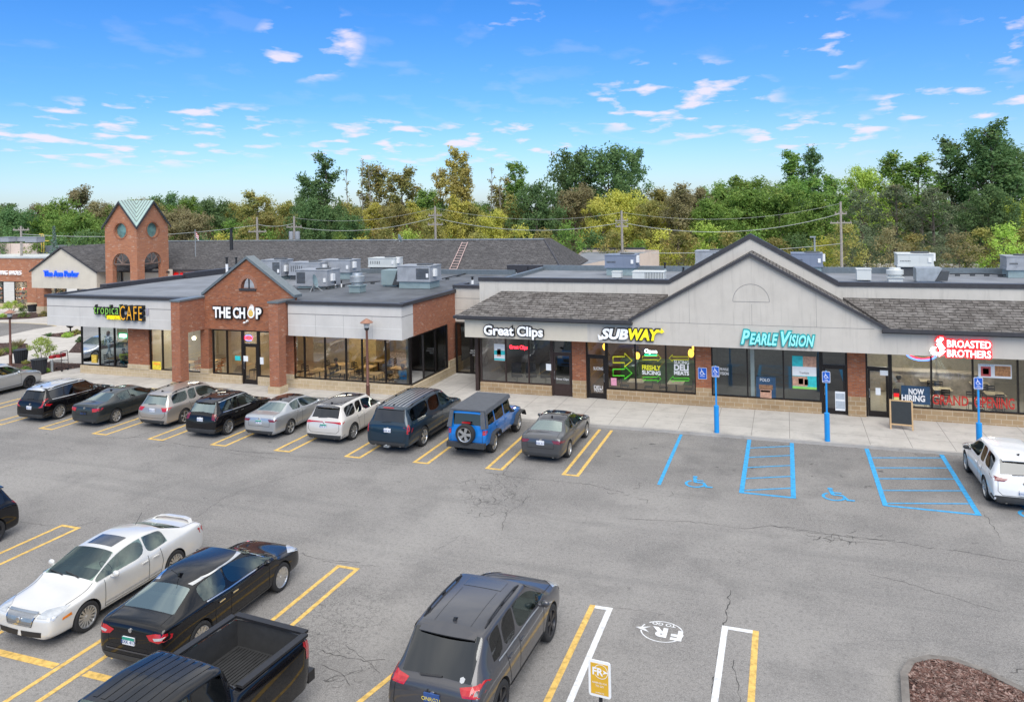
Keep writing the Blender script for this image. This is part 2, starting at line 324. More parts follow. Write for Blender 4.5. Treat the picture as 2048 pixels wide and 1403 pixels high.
    def build(s, name, mats, parent=None, smooth=0, world=False, loc=None):
        off = None
        if world:
            off = Vector((0, 0, 0)); p = parent
            while p is not None: off += p.location; p = p.parent
        elif loc is not None and parent is None: off = Vector(loc)
        o = bpy.data.objects.new(name, s.mesh(name, mats, smooth, off)); COL.objects.link(o)
        if parent: o.parent = parent
        elif loc is not None: o.location = loc
        return o
def link(name, me, parent=None, loc=(0, 0, 0), rot=(0, 0, 0)):
    o = bpy.data.objects.new(name, me); COL.objects.link(o); o.location = loc; o.rotation_euler = rot
    if parent: o.parent = parent
    return o
def tag(o, label=None, cat=None, group=None, kind=None):
    if label: o['label'] = label
    if cat: o['category'] = cat
    if group: o['group'] = group
    if kind: o['kind'] = kind
    return o
def thing(name, label, cat, loc=(0, 0, 0), rz=0, group=None):
    o = bpy.data.objects.new(name, None); COL.objects.link(o); o.empty_display_size = .3
    o.location = loc; o.rotation_euler = (0, 0, rz); return tag(o, label, cat, group)
def kids(o): return [c for c in bpy.data.objects if c.parent is o]
KC = {}
def copy_tree(o, parent=None):
    if o.name not in KC: KC[o.name] = kids(o)
    c = o.copy(); COL.objects.link(c); c.parent = parent
    for k in KC[o.name]: copy_tree(k, c)
    return c
def struct(o): o['kind'] = 'structure'; return o
def text_mesh(txt, size, ext=.03, shear=0., bold=0., spacing=1., sx=1., align='LEFT', res=3):
    cu = bpy.data.curves.new('t', 'FONT'); cu.body = txt; cu.size = size; cu.extrude = ext; cu.shear = shear; cu.offset = bold; cu.space_character = spacing; cu.align_x = align; cu.resolution_u = res
    o = bpy.data.objects.new('t', cu); COL.objects.link(o); bpy.context.view_layer.update()
    me = bpy.data.meshes.new_from_object(o.evaluated_get(bpy.context.evaluated_depsgraph_get()))
    bpy.data.objects.remove(o); bpy.data.curves.remove(cu)
    if sx != 1: me.transform(Matrix.Diagonal((sx, 1, 1, 1)))
    return me
def text_fit(name, txt, x0, x1, z0, z1, y, m, parent=None, ext=.05, face='-Y', **k):
    """lettering whose bounding box fills x0..x1, z0..z1 on the plane y (facing -Y) or on an X plane (facing +X)"""
    me = text_mesh(txt, 1.0, ext=0.001 if ext < .002 else ext, **k)
    xs = [v.co.x for v in me.vertices]; ys = [v.co.y for v in me.vertices]
    ax, bx, ay, by = min(xs), max(xs), min(ys), max(ys); S = (x1 - x0) / (bx - ax); T = (z1 - z0) / (by - ay)
    for v in me.vertices:
        a = x0 + (v.co.x - ax) * S; b = z0 + (v.co.y - ay) * T; d = -v.co.z
        v.co = (a, y + d - ext, b) if face == '-Y' else (y - d + ext, a, b)
    me.materials.append(m)
    if parent is not None:
        off = Vector((0, 0, 0)); p = parent
        while p is not None: off += p.location; p = p.parent
        me.transform(Matrix.Translation(-off))
    o = bpy.data.objects.new(name, me); COL.objects.link(o)
    if parent: o.parent = parent
    else:
        c = Vector(((x0 + x1) / 2, y, z0)) if face == '-Y' else Vector((y, (x0 + x1) / 2, z0))
        me.transform(Matrix.Translation(-c)); o.location = c
    return o
# ------------------------------------------------------------------ shared materials
asphalt(); concrete('concrete'); concrete('kerb_concrete', 99, (.42, .40, .375)); concrete('plaza', 2.4, (.56, .53, .49))
BR1 = brick('brick_red', (.40, .140, .062), (.25, .082, .042), (.21, .145, .115), c3=(.55, .34, .23), dark=.2)
BR2 = brick('brick_tower', (.47, .19, .095), (.36, .135, .07), (.26, .19, .155), c3=(.62, .44, .33), dark=.12, bw=.4, bh=.1, ms=.012)
BR3 = brick('brick_side', (.43, .155, .075), (.30, .10, .052), (.25, .18, .15), c3=(.6, .40, .29), dark=.12)
BLK = brick('split_block', (.40, .285, .165), (.33, .225, .125), (.52, .44, .33), bw=.41, bh=.205, ms=.012, dark=.45, blot=.9)
BLK2 = brick('split_block_pale', (.52, .42, .28), (.46, .36, .23), (.60, .52, .40), bw=.41, bh=.205, ms=.011, dark=.3, blot=1.2)
SH1 = shingle('shingle_brown', (.125, .114, .106), (.19, .175, .165), (.28, .265, .25))
SH2 = shingle('shingle_grey', (.10, .096, .097), (.13, .125, .126), (.17, .163, .162))
ST_G = stucco('stucco_grey', (.56, .52, .465), .28); ST_C = stucco('stucco_cream', (.61, .555, .46), .15); ST_W = stucco('stucco_light', (.60, .575, .545), .12)
ST_P = stucco('stucco_parapet', (.58, .545, .49), .4); ST_B = stucco('stucco_beige', (.62, .51, .42), .2)
JOINT = mat('panel_joint', (.22, .21, .205), .9)
TRIM = mat('dark_metal_trim', (.058, .056, .062), .45, .3, var=.15); FLASH = mat('flashing', (.20, .23, .245), .4, .5)
FR = mat('bronze_frame', (.022, .018, .017), .35, .4); FRB = mat('brown_frame', (.05, .032, .028), .4, .3)
MEMB = mat('roof_membrane', (.205, .22, .245), .8, var=.18, vs=.5, local=False, var2=.35, vs2=.4)
MEMD = mat('roof_membrane_dark', (.11, .12, .135), .75, var=.25, vs=.7, local=False, var2=.6, vs2=.5)
GL = glassm('shop_glass', (.80, .86, .86), .10, .01, .3); GLD = glassm('dark_shop_glass', (.16, .20, .22), .14, .01, .3)
WHT = mat('white_paint', (.78, .78, .77), .5, var=.04); WLIT = mat('white_sign_face', (.82, .83, .84), .4, var=.02, emit=(1, 1, 1), es=.1)
BLKP = mat('black_plastic', (.016, .016, .018), .5); STEEL = mat('galvanised', (.42, .44, .45), .45, .6, var=.2, vs=3)
GREYM = mat('hvac_grey', (.33, .345, .37), .5, .1, var=.12, vs=2, var2=.35, vs2=1.3); BLUG = mat('hvac_blue_grey', (.20, .235, .31), .5, .1, var=.12, vs=2, var2=.3)
PALEM = mat('hvac_pale', (.62, .64, .62), .5, .1, var=.08, vs=2, var2=.25); GRNM = mat('hvac_green_grey', (.30, .38, .38), .5, .3, var=.15, vs=2, var2=.3)
LOUV = mat('louvre_dark', (.06, .065, .07), .6)
FLOORT = mat('tile_floor', (.42, .36, .28), .5, var=.15, vs=2); WALLI = mat('interior_cream', (.62, .55, .42), .8, var=.06); WALLD = mat('interior_dark', (.16, .15, .16), .8)
WOOD = mat('light_wood', (.52, .33, .15), .5, var=.25, vs=5); WOODD = mat('orange_wood', (.45, .16, .05), .5); BLK_F = mat('black_furniture', (.02, .02, .022), .5)
YEL = mat('yellow_road_paint', (.72, .47, .13), .8, var=.15, vs=9, local=False, var2=.6, vs2=7); WPT = mat('white_road_paint', (.72, .73, .74), .8, var=.08, vs=9, local=False, var2=.45, vs2=6)
BLU = mat('blue_road_paint', (.04, .34, .66), .8, var=.15, vs=9, local=False, var2=.5, vs2=7); SIGNB = mat('sign_blue', (.008, .10, .50), .4, var=.03); POSTB = mat('post_blue', (.01, .27, .68), .45, var=.05)
LITE = mat('ceiling_lamp', (1, 1, 1), emit=(1, .90, .74), es=12., var=0); PEND = mat('pendant_lamp', (1, .6, .1), emit=(1, .50, .05), es=2.2, var=0)
MULCH = mat('mulch', (.06, .032, .026), 1., var=.75, vs=9, local=False, bump=.9, var2=.5, vs2=4)
GRASSM = mat('grass_ground', (.06, .10, .03), 1., var=.4, vs=.5, local=False)

# ------------------------------------------------------------------ ground, lot, pavements
def sheet(name, poly, z, m, kind='structure'):
    b = MB(); b.face([(p[0], p[1], z) for p in poly]); o = b.build(name, m)
    o['kind'] = kind; return o
sheet('ground', [(-900, -60), (700, -60), (700, 1500), (-900, 1500)], -.06, GRASSM)
sheet('parking_lot', [(-95, -12), (45, -12), (45, 70), (-95, 70)], 0.0, MATS['asphalt'])
SW = .13
b = MB(); KY = 33.78
b.box(-120, KY + .16, -.05, 30, 130, SW, 0, skip='b')
b.build('pavement', [MATS['concrete']])['kind'] = 'structure'
b = MB(); b.box(-120, KY, -.04, 30, KY + .157, SW - .004, 0, skip='b')
b.build('kerb', [MATS['kerb_concrete']])['kind'] = 'structure'
b = MB(); b.face([(-120, 34.3, SW + .004), (-42.2, 34.3, SW + .004), (-42.2, 60, SW + .004), (-120, 60, SW + .004)]); b.build('plaza_path', MATS['plaza'])['kind'] = 'structure'
# side lot seen beyond the planting beds
rp = [G(*p, SW + .008) for p in ((-60, 645), (0, 645), (55, 647), (90, 649), (109, 652), (69, 658), (0, 673), (-60, 685))]
sheet('side_road', [(p.x, p.y) for p in rp], SW + .008, MATS['asphalt'])
b = MB(); ln = [G(*p, SW + .012) for p in ((-40, 644), (0, 644.6), (55, 646.4), (90, 648.5), (110, 652.2))]
for a, c in zip(ln, ln[1:]): b.face([a, c, c + Vector((0, .22, 0)), a + Vector((0, .22, 0))])
b.build('kerb_line', mat('ochre_kerb', (.42, .34, .18), .9))['kind'] = 'structure'

def strip(mb, a, c, w, z=.006, m=0):
    a = Vector((a[0], a[1], z)); c = Vector((c[0], c[1], z)); d = (c - a).normalized(); s_ = Vector((-d.y, d.x, 0)) * w / 2
    mb.face([a - s_, c - s_, c + s_, a + s_], m)
def hairpin(x0, x1, ye, yb, name='parking_marking', w=.115, tilt=0):
    """two lines joined by a bar at ye"""
    s_ = 1 if yb > ye else -1; b = MB()
    strip(b, (x0, ye + s_ * w), (x0 + tilt, yb), w); strip(b, (x1, ye + s_ * w), (x1 + tilt, yb), w); strip(b, (x0 - w / 2, ye + s_ * w / 2), (x1 + w / 2, ye + s_ * w / 2), w)
    b.build(name, YEL)['kind'] = 'structure'
rowx = [(-7.96, -7.42, 27.45), (-10.95, -10.36, 27.28), (-13.97, -13.4, 27.14), (-17.0, -16.36, 27.0), (-20.3, -19.62, 26.86), (-23.5, -22.8, 26.76), (-26.85, -26.1, 26.66), (-30.05, -29.3, 26.6), (-33.3, -32.55, 26.55), (-36.5, -35.75, 26.5), (-39.8, -39.0, 26.5), (-43.1, -42.3, 26.5), (-46.4, -45.6, 26.5)]
for a, c, y in rowx: hairpin(a, c, y, KY - .3, w=.13)
for a, c, y in ((-12.02, -11.42, 18.7), (-15.35, -14.7, 18.6), (-18.7, -18.0, 18.6), (-22.2, -21.5, 18.5), (-25.4, -24.7, 18.5)):
    hairpin(a, c, y, 5, w=.12)
hairpin(-7.28, -6.62, 18.7, 5, w=.12, tilt=-2.9)
b = MB()
for xa, xb in ((-24.6, -22.3), (-21.4, -18.8), (-17.9, -15.45), (-14.6, -12.1), (-11.3, -8.6)): strip(b, (xa, 12.62), (xb, 12.62), .2, .005)
b.build('bay_divider_line', YEL)['kind'] = 'structure'
def uline(xl, xr, ml, mr):
    b = MB(); w = .14
    strip(b, (xl, 18.72), (xl, 4), w, m=ml); strip(b, (xr, 18.72), (xr, 4), w, m=mr); strip(b, (xl + w / 2, 18.65), (xr - w / 2, 18.65), w, m=1)
    b.build('parking_marking', [YEL, WPT])['kind'] = 'structure'
uline(-4.72, -4.28, 0, 1); uline(-1.52, -.83, 1, 0)
# blue access markings
b = MB(); strip(b, (-4.42, 33.7), (-4.42, 27.45), .13); b.build('access_bay_line', BLU)['kind'] = 'structure'
def hatch(xl, xr, y0, y1, n):
    b = MB(); w = .13
    strip(b, (xl, y0), (xl, y1), .16, .010); strip(b, (xr, y0), (xr, y1), .16, .010); strip(b, (xl, y0 + .06), (xr, y0 + .06), w, .006)
    for i in range(n):
        t = y0 + .25 + (y1 - y0 - .2) * i / n; strip(b, (xl, t), (xr, min(t + .75, y1 + .3)), .085, .008)
    b.build('access_aisle_hatching', BLU)['kind'] = 'structure'
hatch(-1.6, .08, 27.45, 33.72, 5); hatch(2.9, 5.56, 27.6, 33.74, 5)

def wheelchair(S=1.0, mir=1):
    """2D polygons of the wheelchair emblem in a unit box (x right, y up)"""
    P = []
    def ring(cx, cy, r, w, a0, a1, n=16):
        o = [(cx + (r + w) * cos(a0 + (a1 - a0) * i / n), cy + (r + w) * sin(a0 + (a1 - a0) * i / n)) for i in range(n + 1)]
        q = [(cx + r * cos(a0 + (a1 - a0) * i / n), cy + r * sin(a0 + (a1 - a0) * i / n)) for i in range(n + 1)]
        for i in range(n): P.append([q[i], q[i + 1], o[i + 1], o[i]])
    ring(.42, .34, .22, .075, radians(120), radians(385))
    P.append([(.36 + .075 * cos(t * pi / 4), .9 + .075 * sin(t * pi / 4)) for t in range(8)])
    P.append([(.31, .80), (.42, .80), (.45, .47), (.36, .45)]); P.append([(.40, .66), (.62, .66), (.62, .59), (.41, .59)])
    P.append([(.38, .50), (.66, .50), (.66, .42), (.40, .42)]); P.append([(.60, .50), (.68, .46), (.80, .14), (.72, .12)]); P.append([(.72, .12), (.76, .22), (.92, .22), (.90, .14)])
    return [[((x - .5) * S * mir, (y - .5) * S) for x, y in q] for q in P]
def ground_emblem(x, y, S, rot=0, z=.006):
    b = MB()
    for k, q in enumerate(wheelchair(S)):
        pts = [(x + p[0] * cos(rot) - p[1] * sin(rot), y + p[0] * sin(rot) + p[1] * cos(rot), z + k * .0004) for p in q]; b.face(pts)
    o = b.build('wheelchair_marking', BLU); o['kind'] = 'structure'
ground_emblem(-3.1, 28.1, 1.25); ground_emblem(1.47, 28.2, 1.3); ground_emblem(7.25, 28.35, 1.35)
# white round stencil in the reserved bay
b = MB(); cx, cy = -2.9, 18.03
for i in range(40):
    a0 = 2 * pi * i / 40; a1 = a0 + 2 * pi / 40
    if 14 < i % 40 < 17 or i == 19 or i == 20 or i in (0, 1): continue
    b.face([(cx + .47 * cos(a0), cy + .42 * sin(a0), .006), (cx + .47 * cos(a1), cy + .42 * sin(a1), .006), (cx + .50 * cos(a1), cy + .45 * sin(a1), .006), (cx + .50 * cos(a0), cy + .45 * sin(a0), .006)])
b.face([(cx - .62, cy + .02, .007), (cx - .28, cy + .14, .007), (cx - .40, cy + .02, .007)]); b.face([(cx - .62, cy + .01, .0075), (cx - .40, cy + .01, .0075), (cx - .28, cy - .12, .0075)])
o = b.build('bay_stencil', WPT); struct(o)
def ground_text(t, cx, cy, size, m, rot, z=.008, bold=.02):
    me = text_mesh(t, size, 0.0, bold=bold, align='CENTER'); me.materials.append(m); o = link('road_lettering', me, None, (cx, cy, z), (0, 0, rot)); struct(o)
ground_text('R', cx - .02, cy + .14, .52, WPT, pi / 2 * 1.0 + pi / 2 + .0, bold=.03)
ground_text('F', cx + .36, cy + .12, .55, WPT, pi, bold=.03); ground_text('TO GO', cx + .0, cy + .37, .17, WPT, pi, bold=.005)

# long cracks in the asphalt and patches of crazing
CRK = mat('crack_filler', (.065, .063, .062), 1., var=.1)
def crack(mb, pts, w, z=.003, amp=.045, seed=0):
    rnd = random.Random(seed); pts = [G(*p) for p in pts]; L = []
    for a, c in zip(pts, pts[1:]):
        n = max(2, int((c - a).length / .12))
        for i in range(n): L.append(a.lerp(c, i / n) + Vector((rnd.uniform(-amp, amp), rnd.uniform(-amp, amp), 0)))
    L.append(pts[-1]); ws = [w * .72 * rnd.uniform(.2, 1.3) for _ in L]
    for i in range(len(L) - 1):
        d = (L[i + 1] - L[i]).normalized(); s_ = Vector((-d.y, d.x, 0))
        mb.face([(L[i] - s_ * ws[i] / 2).to_tuple()[:2] + (z,), (L[i + 1] - s_ * ws[i + 1] / 2).to_tuple()[:2] + (z,), (L[i + 1] + s_ * ws[i + 1] / 2).to_tuple()[:2] + (z,), (L[i] + s_ * ws[i] / 2).to_tuple()[:2] + (z,)])
cracks = [
 ([(1250, 1036), (1330, 1041), (1400, 1044), (1450, 1052), (1490, 1057), (1540, 1050), (1600, 1058), (1660, 1068), (1740, 1076), (1800, 1083), (1860, 1095), (1930, 1103), (2048, 1124)], .035),
 ([(1545, 1051), (1620, 1064), (1680, 1070), (1730, 1078), (1790, 1080)], .04), ([(1610, 1069), (1660, 1078), (1720, 1083), (1770, 1087)], .02),
 ([(1740, 1148), (1800, 1161), (1860, 1180), (1930, 1202), (2000, 1222)], .02), ([(1968, 1025), (1985, 1052), (2000, 1075)], .025),
 ([(1460, 1180), (1455, 1215), (1450, 1247), (1440, 1300), (1430, 1350), (1425, 1403)], .04), ([(1465, 1320), (1475, 1360), (1480, 1403)], .025),
 ([(195, 873), (250, 876), (290, 872), (305, 877), (340, 885), (390, 893), (440, 898), (520, 905), (580, 905)], .04), ([(255, 877), (285, 868), (320, 858), (345, 846)], .03),
 ([(440, 902), (500, 911), (560, 917), (640, 922), (700, 926)], .025), ([(600, 912), (680, 918), (760, 926), (800, 930)], .025),
 ([(1000, 948), (1020, 953), (1070, 958), (1120, 962), (1180, 968), (1250, 985)], .03), ([(1005, 950), (1020, 930), (1040, 908)], .03),
 ([(560, 905), (590, 880), (640, 862)], .015), ([(430, 1002), (470, 985), (520, 968), (590, 950), (640, 935)], .018), ([(395, 1032), (440, 1000), (480, 985)], .018),
 ([(1005, 1060), (1010, 1030), (1040, 1010), (1060, 990)], .02), ([(640, 1120), (700, 1128), (760, 1132)], .015), ([(40, 1042), (90, 1050), (150, 1052), (200, 1040)], .02),
 ([(560, 905), (610, 900)], .02), ([(1225, 1215), (1280, 1220), (1330, 1228)], .015), ([(870, 1100), (900, 1085), (920, 1070)], .012), ([(600, 1105), (640, 1118), (720, 1125)], .02),
 ([(640, 1300), (680, 1310), (730, 1320), (770, 1318)], .03), ([(640, 1330), (680, 1345), (700, 1370)], .02), ([(690, 1290), (720, 1310), (760, 1345)], .02), ([(650, 1360), (700, 1345), (740, 1335)], .02), ([(2020, 1345), (2048, 1337)], .03), ([(1985, 1345), (2048, 1362)], .02),
 ([(140, 800), (200, 806), (240, 812)], .02), ([(0, 895), (60, 885), (150, 900)], .012),
]
b = MB()
for k, (p, w) in enumerate(cracks): crack(b, p, w, .0025 + .0001 * k, seed=k)
rnd = random.Random(5)
for (x0, y0, rx, ry, n) in ((975, 985, 60, 42, 34), (700, 1330, 55, 40, 16), (1690, 1070, 80, 14, 14), (640, 1240, 50, 40, 12), (1290, 980, 60, 20, 5)):
    for i in range(n):
        a = rnd.uniform(0, 6.28); r_ = rnd.random() ** .5; x = x0 + rx * r_ * cos(a); y = y0 + ry * r_ * sin(a); t = rnd.uniform(0, pi); l = rnd.uniform(8, 22)
        crack(b, [(x, y), (x + l * cos(t), y + l * .45 * sin(t)), (x + l * 1.3 * cos(t + .5), y + l * .7 * sin(t + .5))], (.022 if y0 < 1200 else .011), .0055 + i * .00003, (.03 if y0 < 1200 else .012), seed=900 + i)
struct(b.build('pavement_cracks', CRK))
# kerbed island, bottom right
isl = [(x_, y_ - .14) for x_, y_ in [(1.80, 10.2), (1.80, 13.0), (1.86, 15.2), (1.95, 16.6), (2.08, 17.9), (2.3, 18.45), (2.75, 18.78), (3.2, 18.82), (3.7, 18.62), (4.4, 18.05), (5.2, 17.2), (6.2, 16.3), (6.9, 15.2), (7.3, 13.6), (7.4, 10.4), (6.9, 9.5), (5.9, 9.1), (3.2, 9.1), (2.2, 9.4)]]
def inset(poly, d):
    o = []; n = len(poly)
    for i in range(n):
        a, q, c = Vector(poly[i - 1]), Vector(poly[i]), Vector(poly[(i + 1) % n]); t = ((q - a).normalized() + (c - q).normalized()).normalized(); o.append(tuple(q + Vector((t.y, -t.x)) * d))
    return o
b = MB(); ii = inset(isl, .15); n = len(isl)
for i in range(n):
    j_ = (i + 1) % n; a, c, d, e = isl[i], isl[j_], ii[j_], ii[i]
    b.face([(*a, .0), (*c, .0), (*c, .13), (*a, .13)]); b.face([(*a, .13), (*c, .13), (*d, .13), (*e, .13)]); b.face([(*e, .13), (*d, .13), (*d, .0), (*e, .0)])
struct(b.build('kerb_island', mat('stained_kerb', (.17, .155, .14), .95, var=.4, vs=3)))
def mulch_bed(poly, z, name='mulch_bed', h=.06, n=1200, seed=1):
    c = Vector((sum(p[0] for p in poly) / len(poly), sum(p[1] for p in poly) / len(poly))); b = MB(); k = len(poly)
    for i in range(k): j = (i + 1) % k; b.face([(*poly[i], z), (*poly[j], z), (c.x, c.y, z + h)])
    rnd = random.Random(seed); b2 = b
    for _ in range(n):
        i = rnd.randrange(k); t = sqrt(rnd.random()); u = rnd.random(); A = Vector(poly[i]); B_ = Vector(poly[(i + 1) % k]); p = c.lerp(A.lerp(B_, u), t); l = rnd.uniform(.03, .1); a = rnd.uniform(0, pi)
        q = Vector((cos(a), sin(a))) * l; r_ = Vector((-sin(a), cos(a))) * l * .35; zz = z + h * (1 - t) + .012; tl = rnd.uniform(-.03, .03)
        b2.face([(*(p - q), zz - tl), (*(p + r_), zz + .01), (*(p + q), zz + tl), (*(p - r_), zz + .01)], (1, 1, 2)[rnd.randrange(3)])
    o = b.build(name, [MULCH, mat('bark_chip', (.12, .062, .048), .9, var=.5), mat('bark_chip_pale', (.25, .175, .15), .9, var=.5)]); o['kind'] = 'stuff'; tag(o, 'brown bark mulch filling the planting bed'); return o
tag(mulch_bed(ii, .10, h=.16, n=16000), 'brown bark mulch inside the kerbed island at lower right of the lot')
beds = [([(12, 728), (58, 722), (94, 724), (163, 727), (160, 735), (106, 743), (82, 750), (20, 752)], 'brown bark mulch bed round the bins and trolley left of the cafe'),
        ([(-40, 690), (0, 686), (30, 685), (55, 687), (58, 697), (31, 706), (0, 713), (-40, 722)], 'brown bark mulch bed at the left edge behind the brown lamp post'),
        ([(82, 670), (110, 667), (157, 660), (168, 662), (150, 672), (132, 675), (100, 673)], 'narrow mulch bed between two pale paths left of the cafe'),
        ([(136, 705), (157, 681), (262, 681), (262, 690), (210, 697), (172, 706)], 'wedge of mulch bed seen through the corner glass of the cafe'),
        ([(-40, 634), (20, 628), (60, 625), (84, 624), (107, 631), (60, 637), (20, 639), (-40, 641)], 'far mulch bed at the foot of the pale gable shop')]
for k, (p, l) in enumerate(beds):
    q = [G(a[0], a[1], SW) for a in p]; tag(mulch_bed([(v.x, v.y) for v in q], SW + .012, seed=k, n=500), l)
# ------------------------------------------------------------------ shop fronts
YW = 38.35
def fx(px, py, Y=YW): return onY(px, py, Y).x
def storefront(parent, axis, plane, xs, z0, z1, glass=GL, fr=FR, fw=.07, label=None, name='window'):
    """a window made of a frame with mullions at xs (list from end to end) and one pane per opening.  axis 'y': plane y=const, 'x': plane x=const"""
    def bx(mb, a, c, b0, b1, d0, d1):
        if axis == 'y': mb.box(a, plane + d0, b0, c, plane + d1, b1)
        else: mb.box(plane - d1, a, b0, plane - d0, c, b1)
    mb = MB(); bx(mb, xs[0], xs[-1], z0, z0 + fw, -.02, .08); bx(mb, xs[0], xs[-1], z1 - fw, z1, -.02, .08)
    for i, x in enumerate(xs):
        o = fw / 2 if i == 0 else (-fw / 2 if i == len(xs) - 1 else 0); bx(mb, x + o - fw / 2, x + o + fw / 2, z0 + fw, z1 - fw, -.025, .085)
    w = mb.build(name, fr, parent, world=True)
    if label: w['label'] = label
    for a, c in zip(xs, xs[1:]):
        g = MB()
        if axis == 'y': g.face([(a + .02, plane + .03, z0 + .03), (c - .02, plane + .03, z0 + .03), (c - .02, plane + .03, z1 - .03), (a + .02, plane + .03, z1 - .03)])
        else: g.face([(plane - .03, a + .02, z0 + .03), (plane - .03, c - .02, z0 + .03), (plane - .03, c - .02, z1 - .03), (plane - .03, a + .02, z1 - .03)])
        g.build('pane', glass, w, world=True)
    return w
def shop_door(parent, x0, x1, zd, z1, Y, glass=GL, fr=FR, solid=False, label=None, hs=1):
    mb = MB(); w = .09; z0 = SW
    mb.box(x0, Y - .03, z0, x0 + w, Y + .09, z1); mb.box(x1 - w, Y - .03, z0, x1, Y + .09, z1); mb.box(x0 + w, Y - .03, zd, x1 - w, Y + .09, zd + .1); mb.box(x0 + w, Y - .03, z1 - .06, x1 - w, Y + .09, z1)
    fr_ = mb.build('door_frame', fr, parent, world=True)
    mb = MB(); a, c = x0 + w + .01, x1 - w - .01; e = .09
    mb.box(a, Y, z0 + .01, a + e, Y + .05, zd - .01); mb.box(c - e, Y, z0 + .01, c, Y + .05, zd - .01); mb.box(a + e, Y, zd - e, c - e, Y + .05, zd - .01); mb.box(a + e, Y, z0 + .01, c - e, Y + .05, z0 + (.62 if solid else .26))
    d = mb.build('door', fr, parent, world=True)
    if label: d['label'] = label
    g = MB(); g.face([(a + .05, Y + .025, z0 + .1), (c - .05, Y + .025, z0 + .1), (c - .05, Y + .025, zd - .05), (a + .05, Y + .025, zd - .05)]); g.build('pane', glass, d, world=True)
    g = MB(); g.face([(x0 + .05, Y + .03, zd + .05), (x1 - .05, Y + .03, zd + .05), (x1 - .05, Y + .03, z1 - .03), (x0 + .05, Y + .03, z1 - .03)]); g.build('pane', glass, fr_, world=True)
    h = MB(); hx = a + .045 if hs > 0 else c - .045; h.tube([(hx, Y - .01, 1.0), (hx, Y - .07, 1.03), (hx, Y - .07, 1.37), (hx, Y - .01, 1.4)], .014); h.build('handle', STEEL, d, world=True)
    return d
def room(parent, x0, x1, y0, y1, z1, fm, wm, lights=(), wl=None):
    mb = MB(); mb.face([(x0, y0, SW + .01), (x1, y0, SW + .01), (x1, y1, SW + .01), (x0, y1, SW + .01)], 0); mb.build('floor', fm, parent, world=True)
    mb = MB(); mb.face([(x0, y1, SW), (x1, y1, SW), (x1, y1, z1), (x0, y1, z1)]); mb.face([(x0, y0, z1), (x1, y0, z1), (x1, y1, z1), (x0, y1, z1)])
    if wl != 'L': mb.face([(x0, y0, SW), (x0, y1, SW), (x0, y1, z1), (x0, y0, z1)])
    mb.face([(x1, y0, SW), (x1, y1, SW), (x1, y1, z1), (x1, y0, z1)]); mb.build('inner_wall', wm, parent, world=True)
    for (x, y, w, h) in lights:
        mb = MB(); w *= 1.5; h *= 1.6; mb.box(x - w / 2, y - h / 2, z1 - .05, x + w / 2, y + h / 2, z1 - .015); mb.build('ceiling_light', LITE, parent, world=True)

# ---- right building
RB = thing('shop_building', 'long grey stucco shop building with a tall front gable and shingle skirt roofs', 'building', (0, YW, 0))
XE = 17.0
gp = dict(gw0=fx(962, 740), gd0=fx(1104, 745), gd1=fx(1146, 745), b1=fx(1146, 745), sd0=fx(1173, 745), sd1=fx(1214, 745), sw1=fx(1392, 745), b2=fx(1423, 745), pd0=fx(1642, 760), pd1=fx(1695, 760), bd0=fx(1731, 765), bd1=fx(1781, 765), bw1=fx(2036, 770))
bay = [('w', gp['gw0'], gp['gd0']), ('d', gp['gd0'], gp['gd1']), ('b', gp['gd1'], gp['sd0']), ('d', gp['sd0'], gp['sd1']), ('w', gp['sd1'], gp['sw1']), ('b', gp['sw1'], gp['b2']), ('w', gp['b2'], gp['pd0']), ('d', gp['pd0'], gp['pd1']), ('b', gp['pd1'], gp['bd0']), ('d', gp['bd0'], gp['bd1']), ('w', gp['bd1'], 12.6), ('b', 12.6, 13.4), ('w', 13.4, XE)]
ZS = .64; ZH = 3.22
mb = MB()
for t, a, c in bay:
    if t == 'w': mb.box(a, YW - .14, SW - .05, c, YW + .15, ZS)
    if t == 'b': mb.box(a, YW - .16, SW - .05, c, YW + .15, 1.02)
mb.build('stone_base', BLK, RB, world=True)
mb = MB()
for t, a, c in bay:
    if t == 'b': mb.box(a, YW - .12, 1.02, c, YW + .15, ZH)
mb.build('brick_pier', BR1, RB, world=True)
# stucco fascia with gable
FY = 37.2; GT = (-1.57, 7.62); GL_ = (-7.3, 4.32); GR_ = (4.1, 4.32)
mb = MB()
def fslab(poly, m): mb.slab([(x, FY, z) for x, z in poly], (0, .25, 0), m)
fslab([(-16, 3.2), (-9.38, 3.2), (-9.38, 4.32), (-16, 4.32)], 1)
fslab([(-9.38, 3.2), (XE, 3.2), (XE, 4.32), (-9.38, 4.32)], 0)
fslab([(-7.25, 4.32), (4.05, 4.32), (GT[0], GT[1] - .08)], 0)
mb.box(-16, FY + .25, 3.2, XE, YW + .1, 3.26, 2); mb.box(-16, FY + .25, 3.2, -15.8, 39.4, 4.3, 1)
mb.build('fascia', [ST_G, ST_C, WHT], RB, world=True)
mb = MB(); zj = onY(1500, 650, FY).z
mb.box(-6.3, FY - .004, zj - .008, 3.6, FY, zj + .008)
for px in (1378, 1503, 1632):
    x = onY(px, 600, FY).x; zt = min(7.0, 4.32 + (x - GL_[0]) * .59 if x < GT[0] else 4.32 + (GR_[0] - x) * .59) - .15
    mb.box(x - .006, FY - .004, zj, x + .006, FY, zt if px != 1503 else 5.25)
c = onY(1502, 603, FY); R_ = .80
for i in range(20):
    a0 = pi * i / 20; a1 = pi * (i + 1) / 20; mb.face([(c.x + R_ * cos(a0), FY - .005, c.z + R_ * sin(a0)), (c.x + R_ * cos(a1), FY - .005, c.z + R_ * sin(a1)), (c.x + (R_ + .022) * cos(a1), FY - .005, c.z + (R_ + .022) * sin(a1)), (c.x + (R_ + .022) * cos(a0), FY - .005, c.z + (R_ + .022) * sin(a0))])
